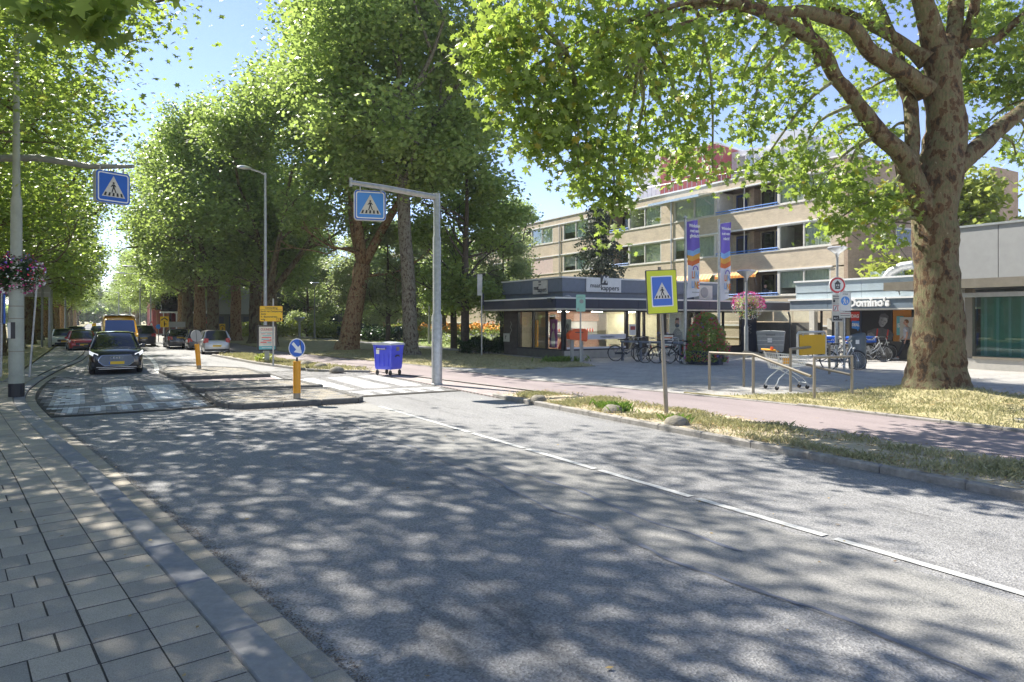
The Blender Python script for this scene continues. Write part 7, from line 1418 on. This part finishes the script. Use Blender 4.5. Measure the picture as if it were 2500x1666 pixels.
# ---- bicycles ----
_wm={}
def bike(label,x,y,rz,col,group,box=False,lean=0,loc_z=.08,seatz=.98,step=True,tyre='rubber'):
    """front wheel towards local +x"""
    t=thing('bicycle',label,'bicycle',(x,y,loc_z),rz,group); t.rotation_euler=(lean,0,rz); r=.34; xf,xr=.56,-.54
    if 'w' not in _wm:
        b=MB(); n=28; rr=[]
        for i in range(n+1): a=2*PI*i/n; rr.append((r*math.cos(a),0,r*math.sin(a)))
        b.tube(rr,.018,6,False); _wm['w']=b.mesh('tyre',M['rubber'],'all',recalc=False); b=MB(); b.tube([(p_[0]*.935,0,p_[2]*.935) for p_ in rr],.010,5,False); _wm['r']=b.mesh('rim',M['galv'],'all',recalc=False)
        b=MB()
        for i in range(20): a=2*PI*i/20+.05; b.tube([(0,.012*(-1)**i,0),(r*.93*math.cos(a),0,r*.93*math.sin(a))],.0022,3,False)
        b.cyl((0,-.04,0),(0,.04,0),.028,n=8); _wm['s']=b.mesh('spokes',M['silver_line'],recalc=False)
    for xx in (xf,xr):
        w_=link('wheel',_wm['w'],t,loc=(xx,0,r)); link('rim',_wm['r'],w_); link('spokes',_wm['s'],w_)
    b=MB(); bb=Vector((-.08,0,.28)); st_=Vector((-.24,0,.78)); hd=Vector((.38,0,.86)); hl=Vector((.43,0,.66)); ra=Vector((xr,0,r))
    b.tube([bb,st_],.017,6); b.tube([hd+Vector((-.02,0,.1)),hl],.019,6)
    if step: b.tube([hl+Vector((-.01,0,.02)),(.2,0,.44),(.05,0,.34),bb],.021,6); b.tube([hd,(.18,0,.55),(.0,0,.46),(-.15,0,.50)],.017,6)
    else: b.tube([hl,bb],.021,6); b.tube([hd,st_],.017,6)
    for sg in (-1,1): b.tube([bb,(xr,sg*.06,r)],.01,5); b.tube([st_,(xr,sg*.06,r)],.009,5); b.tube([hl,(.50,sg*.055,.5),(xf,sg*.055,r)],.013,6)
    b.obj('frame',col,t,True,recalc=False)
    b=MB(); b.tube([hd+Vector((-.02,0,.08)),(.33,0,1.04)],.014,6); b.tube([(.12,-.29,1.03),(.26,-.26,1.08),(.35,-.1,1.06),(.35,.1,1.06),(.26,.26,1.08),(.12,.29,1.03)],.012,6); b.obj('handlebar',M['silver_line'],t,True,recalc=False)
    b=MB(); [b.tube([(.06,s_*.29,1.02),(.17,s_*.285,1.045)],.018,6) for s_ in (-1,1)]; b.obj('grip',M['black'],t,recalc=False)
    b=MB(); b.tube([st_,(-.27,0,seatz-.06)],.013,6); b.loft([[(xx,wd*math.cos(a),seatz-.02+.03*math.sin(a)) for a in np.linspace(0,2*PI,9)[:-1]] for xx,wd in ((-.40,.04),(-.36,.10),(-.26,.09),(-.15,.035),(-.10,.02))]); b.obj('saddle',M['black'],t,True,recalc=False)
    b=MB()
    for c_,a0,a1 in ((xr,20,185),(xf,35,150)): b.tube([(c_+(r+.035)*math.cos(R(a)),0,r+(r+.035)*math.sin(R(a))) for a in np.linspace(a0,a1,12)],.014,5)
    b.obj('mudguard',M['black'],t,True,recalc=False)
    b=MB(); b.box(-.78,-.05,.735,-.30,.05,.75); [b.tube([(-.7,s_*.06,.74),(xr,s_*.07,r)],.006,4) for s_ in (-1,1)]; b.obj('rear_rack',M['darkgrey'],t,recalc=False)
    b=MB(); b.box(xr-.04,-.045,r-.05,bb.x+.08,-.03,r+.05) ; b.obj('chain_guard',M['darkgrey'],t,recalc=False)
    b=MB(); b.cyl((bb.x,-.07,bb.z),(bb.x,.07,bb.z),.02,n=8); b.tube([(bb.x,.07,bb.z),(bb.x+.12,.08,bb.z-.11)],.009,5); b.tube([(bb.x,-.07,bb.z),(bb.x-.12,-.08,bb.z+.11)],.009,5); b.box(bb.x+.08,.08,bb.z-.13,bb.x+.16,.16,bb.z-.11); b.obj('crank',M['silver_line'],t,recalc=False)
    b=MB(); b.tube([(-.12,.03,.27),(-.22,.2,.0)],.009,5); b.obj('kickstand',M['darkgrey'],t,recalc=False)
    b=MB(); b.box(-.80,-.02,.66,-.77,.02,.72); b.obj('rear_lamp',M['sign_red'],t,recalc=False); b=MB(); b.cyl((.44,0,.80),(.50,0,.80),.035,n=10); b.obj('front_lamp',M['lampglass'],t,recalc=False)
    if box:
        b=MB(); b.cbox(-.98,-.24,.80,-.36,.24,1.08,.02); o=b.obj('delivery_box',M['box_blue'],t,recalc=False)
        for rz_,xx,yy in ((0,-.67,-.245),(PI,-.67,.245)):
            q=text(o,"Domino's",.12,xx,.93,yy,M['white'],bold=.002,rz=rz_); 
            b=MB(); b.obox((xx+(-.27 if rz_==0 else .27),yy*1.008,.94),.07,.006,.05,0,0,.5); b.obj('tile_mark',M['sign_red'],o,recalc=False)
        b=MB(); b.box(-.8,-.12,1.08,-.55,.12,1.10); b.obj('lid_handle',M['white'],o,recalc=False)
        b=MB(); b.obox((-.02,0,.52),.10,.08,.36,0,0,R(-25)); b.obj('battery',M['grey_panel'],t,recalc=False)
    return t
fb=mat('frame_black',(.02,.02,.022),.3,.2,var=0,coat=.5); fn=mat('frame_navy',(.05,.06,.12),.3,.3,var=0,coat=.5); fs=mat('frame_silver',(.42,.43,.45),.3,.8,var=0); fw_=mat('frame_white',(.65,.66,.66),.35,.1,var=0,coat=.5)
# rack in front of the salon
t=thing('bicycle_rack','long grey steel bicycle rack in front of the salon door','bicycle rack',(0,0,0)); ra0=G(1512,872,.08); ra1=(24.9,24.1)
RA=Vector((*G(1515,880,.08),.08)); RB=Vector((*G(1672,888,.08),.08)); b=MB(); b.tube([RA+Vector((0,0,.86)),RB+Vector((0,0,.86))],.05,8); b.obj('rail',M['slate_panel'],t,recalc=False)
for i in range(4):
    P_=RA.lerp(RB,(i+.1)/3.3); b=MB(); b.obox(P_+Vector((0,0,.4)),.14,.06,.9,.3); b.obj('post',M['slate_panel'],t,recalc=False)
GB='bicycles at the rack before the salon'; th0=math.atan2(RB.y-RA.y,RB.x-RA.x)
def bk_at(px,py,rz,col,label,grp,**k):
    x,y=G(px,py,.08); return bike(label,x,y,rz,col,grp,**k)
bk_at(1531,881,R(-20),fn,'dark blue step through bicycle, first from the left at the rack',GB,lean=R(-7))
bk_at(1572,882,R(200),fb,'black bicycle second from the left, handlebar over the rack rail',GB,lean=R(6),step=False)
bk_at(1606,886,R(155),fs,'silver city bicycle left of the sign pole with a bright front wheel',GB,lean=R(-5))
bk_at(1635,887,R(-35),fw_,'white framed bicycle right behind the crossing sign pole',GB,lean=R(5))
bk_at(1662,889,R(150),fb,'black and silver bicycle nearest the left flagpole',GB,lean=R(-6),step=False)
GD='pizza delivery bicycles with blue boxes'
bk_at(2035,882,R(-55),fw_,'white delivery bicycle with its blue box left of the round sign pole',GD,box=True,lean=R(5))
bk_at(2012,874,R(-75),fw_,'delivery bicycle farthest left, box half behind the yellow board',GD,box=True,lean=R(-4))
bk_at(2062,878,R(-60),fw_,'delivery bicycle whose blue box shows between the two sign poles',GD,box=True,lean=R(4))
bk_at(2150,879,R(-20),fw_,'white delivery bicycle standing alone before the black portrait window',GD,box=True,lean=R(-5))
bk_at(2124,882,R(-65),fw_,'delivery bicycle right of the grey litter bin',GD,box=True,lean=R(5))
bk_at(2060,903,R(-28),fs,'silver city bicycle locked to the pedestrian zone sign pole',None,lean=R(-9))
# a-board and small sign behind the bikes
x,y=G(1638,872,.08); t=thing('pavement_board','black framed price board behind the bicycles','a-board',(x,y+.3,.08),R(-12)); b=MB(); b.box(-.42,-.03,.15,.42,.03,1.15); b.obj('frame',M['black'],t,recalc=False); b=MB(); b.box(-.36,-.038,.22,.36,-.031,1.08); b.obj('panel',M['poster_pale'],t,recalc=False)
for zz,mm in ((.95,'coral_cloth'),(.82,'darkgrey'),(.7,'darkgrey'),(.5,'coral_cloth')): b=MB(); b.box(-.3,-.044,zz-.03,.3,-.0385,zz+.03); b.obj('text_line',M[mm],t,recalc=False)
# ---- people ----
def skinmesh(name,verts,edges,root,m,parent,lv=2):
    me=bpy.data.meshes.new(name); me.from_pydata([v[:3] for v in verts],edges,[]); me.materials.append(m); o=link(name,me,parent)
    o.modifiers.new('skin','SKIN'); 
    for i,v in enumerate(verts):
        r_=v[3] if hasattr(v[3],'__len__') else (v[3],v[3]); me.skin_vertices[0].data[i].radius=r_; me.skin_vertices[0].data[i].use_root=(i==root)
    o.modifiers['skin'].use_smooth_shade=True; s=o.modifiers.new('sub','SUBSURF'); s.levels=lv; s.render_levels=lv; return o
def head(parent,c_,m_skin,m_hair,cap=False):
    x,y,z=c_; b=MB(); rings=[]
    for i in range(11):
        ph=-PI/2+PI*i/10; rr=math.cos(ph); zz=z+.125*math.sin(ph); w_=.078*rr*(1 if ph>-.3 else .88); d_=.098*rr; rings.append([(x+w_*math.sin(a),y-d_*math.cos(a)*(1.0)-(.012 if ph<0 else 0)*rr,zz) for a in np.linspace(0,2*PI,17)[:-1]])
    b.loft(rings); b.tube([(x,y-.095,z+.01),(x,y-.120,z-.025),(x,y-.098,z-.035)],[.008,.014,.01],6)
    for sg in (-1,1): b.obox((x+sg*.08,y+.005,z-.005),.016,.035,.06)
    o=b.obj('head',m_skin,parent,'all')
    b=MB(); [b.lathe([(.002,-.004),(.011,0),(.002,.004)],8,(x+sg*.032,y-.092,z+.015),'y') for sg in (-1,1)]; b.obj('eye',M['black'],o,recalc=False); b=MB(); b.obox((x,y-.094,z-.065),.045,.008,.01); b.obj('mouth',M['maroon'],o,recalc=False)
    b=MB(); rings=[]
    for i in range(7):
        ph=-.25+(PI/2+.25)*i/6; rr=math.cos(ph); rings.append([(x+.086*rr*math.sin(a),y+.010-.100*rr*math.cos(a)*(.93 if math.cos(a)>0 and ph<.5 else 1.05)+(.055 if (math.cos(a)>0 and ph<.42) else 0),z+.018+.125*math.sin(ph)) for a in np.linspace(0,2*PI,17)[:-1]])
    b.loft(rings); b.obj('cap' if cap else 'hair',m_hair,parent,'all')
x,y=G(2214,880,.08); t=thing('person','person in a pale striped t-shirt and dark jeans walking left past the orange wall','person',(x,y,.08),R(-150)+PI*0)
t.rotation_euler=(0,0,R(15)); # faces -y local -> turned along the facade
t.rotation_euler=(0,0,R(180+8)); t.scale=(1.02,1.02,1.02)
# local: forward = -y
bodyv=[(0,0,.93,(.15,.10)),(0,-.01,1.10,(.145,.095)),(0,-.02,1.30,(.165,.105)),(0,0,1.44,(.12,.08)),(0,-.01,1.52,(.052,.055)),(0,-.02,1.58,.05),
 (.19,0,1.42,.058),(.25,.12,1.19,.045),(.24,.06,.98,.036),(.235,.03,.90,(.022,.035)),(.235,.01,.84,(.016,.032)),
 (-.19,0,1.42,.058),(-.25,-.10,1.18,.045),(-.23,-.26,1.02,.036),(-.225,-.32,.96,(.022,.035)),(-.22,-.37,.92,(.016,.032)),
 (.09,-.02,.86,.085),(.095,-.20,.50,.062),(.09,-.36,.12,.042),(.09,-.36,.05,.04),(.09,-.50,.035,.035),
 (-.09,.02,.86,.085),(-.095,.10,.50,.062),(-.09,.38,.20,.042),(-.09,.42,.12,.04),(-.09,.36,.04,.035)]
ed=[(0,1),(1,2),(2,3),(3,4),(4,5),(3,6),(6,7),(7,8),(8,9),(9,10),(3,11),(11,12),(12,13),(13,14),(14,15),(0,16),(16,17),(17,18),(18,19),(19,20),(0,21),(21,22),(22,23),(23,24),(24,25)]
for hand,(hx_,hy_,hz_),d in ((10,(.235,.01,.84),(0,-.25,-1)),(15,(-.22,-.37,.92),(0,-.75,-.65))):
    dn=Vector(d).normalized()
    for k,(off,ln) in enumerate(((-.026,.065),(-.009,.075),(.009,.072),(.026,.058))):
        p0=Vector((hx_,hy_,hz_))+Vector((0,off*.8,off*.3))+dn*.03; p1=p0+dn*ln*.55; p2=p1+dn*ln*.45+Vector((-.012 if hx_>0 else .012,0,0)); n0=len(bodyv); bodyv+=[(*p0,.009),(*p1,.008),(*p2,.007)]; ed+=[(hand,n0),(n0,n0+1),(n0+1,n0+2)]
    p0=Vector((hx_,hy_,hz_))+Vector((0,-.035,.02)); p1=p0+Vector((0,-.02,-.04)); n0=len(bodyv); bodyv+=[(*p0,.011),(*p1,.009)]; ed+=[(hand,n0),(n0,n0+1)]
skinmesh('body',bodyv,ed,0,M['skin'],t); head(t,(0,-.035,1.69),M['skin'],M['hair'])
stm=mat('striped_shirt',(.55,.57,.62),.85,var=.1); n_=stm.node_tree.nodes; l_=stm.node_tree.links; wv=n_.new('ShaderNodeTexWave'); wv.inputs['Scale'].default_value=14; wv.wave_type='BANDS'; wv.bands_direction='DIAGONAL'; tcn=n_.new('ShaderNodeTexCoord'); l_.new(tcn.outputs['Object'],wv.inputs['Vector']); crn=n_.new('ShaderNodeValToRGB'); crn.color_ramp.elements[0].color=(.30,.33,.42,1); crn.color_ramp.elements[1].color=(.72,.72,.74,1); l_.new(wv.outputs[0],crn.inputs[0]); l_.new(crn.outputs[0],n_['Principled BSDF'].inputs['Base Color'])
skinmesh('shirt',[(0,0,.90,(.185,.135)),(0,-.01,1.10,(.17,.125)),(0,-.02,1.30,(.185,.125)),(0,0,1.45,(.13,.09)),(.19,0,1.42,.078),(.245,.08,1.24,.07),(-.19,0,1.42,.078),(-.245,-.06,1.24,.07)],[(0,1),(1,2),(2,3),(3,4),(4,5),(3,6),(6,7)],0,stm,t)
skinmesh('trousers',[(0,0,.93,(.165,.12)),(.09,-.02,.84,.100),(.095,-.20,.50,.075),(.09,-.355,.14,.058),(-.09,.02,.84,.100),(-.095,.10,.50,.075),(-.09,.37,.22,.058)],[(0,1),(1,2),(2,3),(0,4),(4,5),(5,6)],0,M['jeans'],t)
for sx_,pp_ in ((.09,[(.09,-.30,.055),(.09,-.40,.06),(.09,-.55,.04)]),(-.09,[(-.09,.46,.13),(-.09,.42,.06),(-.09,.31,.035)])):
    b=MB(); b.tube(pp_,[.045,.052,.035],10); b.obj('shoe',M['shoe'],t,'all',recalc=False)
# seated person on the lowest balcony
bx=35.9; by=UX(1862,35.6); t=thing('person','person in a dark cap sitting behind the blue rail of the lowest balcony','person',(bx,by,2.85),R(-90))
skinmesh('body',[(0,0,.45,(.16,.12)),(0,0,.75,(.17,.11)),(0,0,.95,(.11,.08)),(0,-.02,1.05,.05),(.18,0,.92,.055),(.26,-.12,.7,.042),(.15,-.3,.68,.034),(-.18,0,.92,.055),(-.26,-.12,.7,.042),(-.15,-.3,.68,.034),(.1,-.4,.45,.075),(.1,-.42,.05,.05),(-.1,-.4,.45,.075),(-.1,-.42,.05,.05)],[(0,1),(1,2),(2,3),(2,4),(4,5),(5,6),(2,7),(7,8),(8,9),(0,10),(10,11),(0,12),(12,13)],0,M['jeans'],t); head(t,(0,-.03,1.17),M['skin'],M['black'],True)
b=MB(); b.box(-.25,-.2,.38,.25,.25,.43); [b.box(a-.02,c_-.02,0,a+.02,c_+.02,.38) for a in (-.2,.2) for c_ in (-.15,.2)]; b.box(-.25,.22,.43,.25,.26,.9); o=b.obj('chair',M['white'],None,recalc=False); o.location=(bx,by,2.85); o.rotation_euler=(0,0,R(-90)); tag(o,'white plastic chair under the person on the lowest balcony','chair')

# ---- faint summer haze down the avenue ----
hb=MB(); hb.box(-160,-40,-1.5,160,470,24.5); hz=hb.obj('haze',None,None); hz.data.materials.clear()
hm=bpy.data.materials.new('haze'); hm.use_nodes=True; hn=hm.node_tree.nodes; hn.clear(); ho=hn.new('ShaderNodeOutputMaterial'); hv=hn.new('ShaderNodeVolumePrincipled')
hv.inputs['Color'].default_value=(.93,.95,1,1); hv.inputs['Density'].default_value=.0005; hv.inputs['Anisotropy'].default_value=.0; hm.node_tree.links.new(hv.outputs[0],ho.inputs['Volume']); hz.data.materials.append(hm); hz['kind']='stuff'
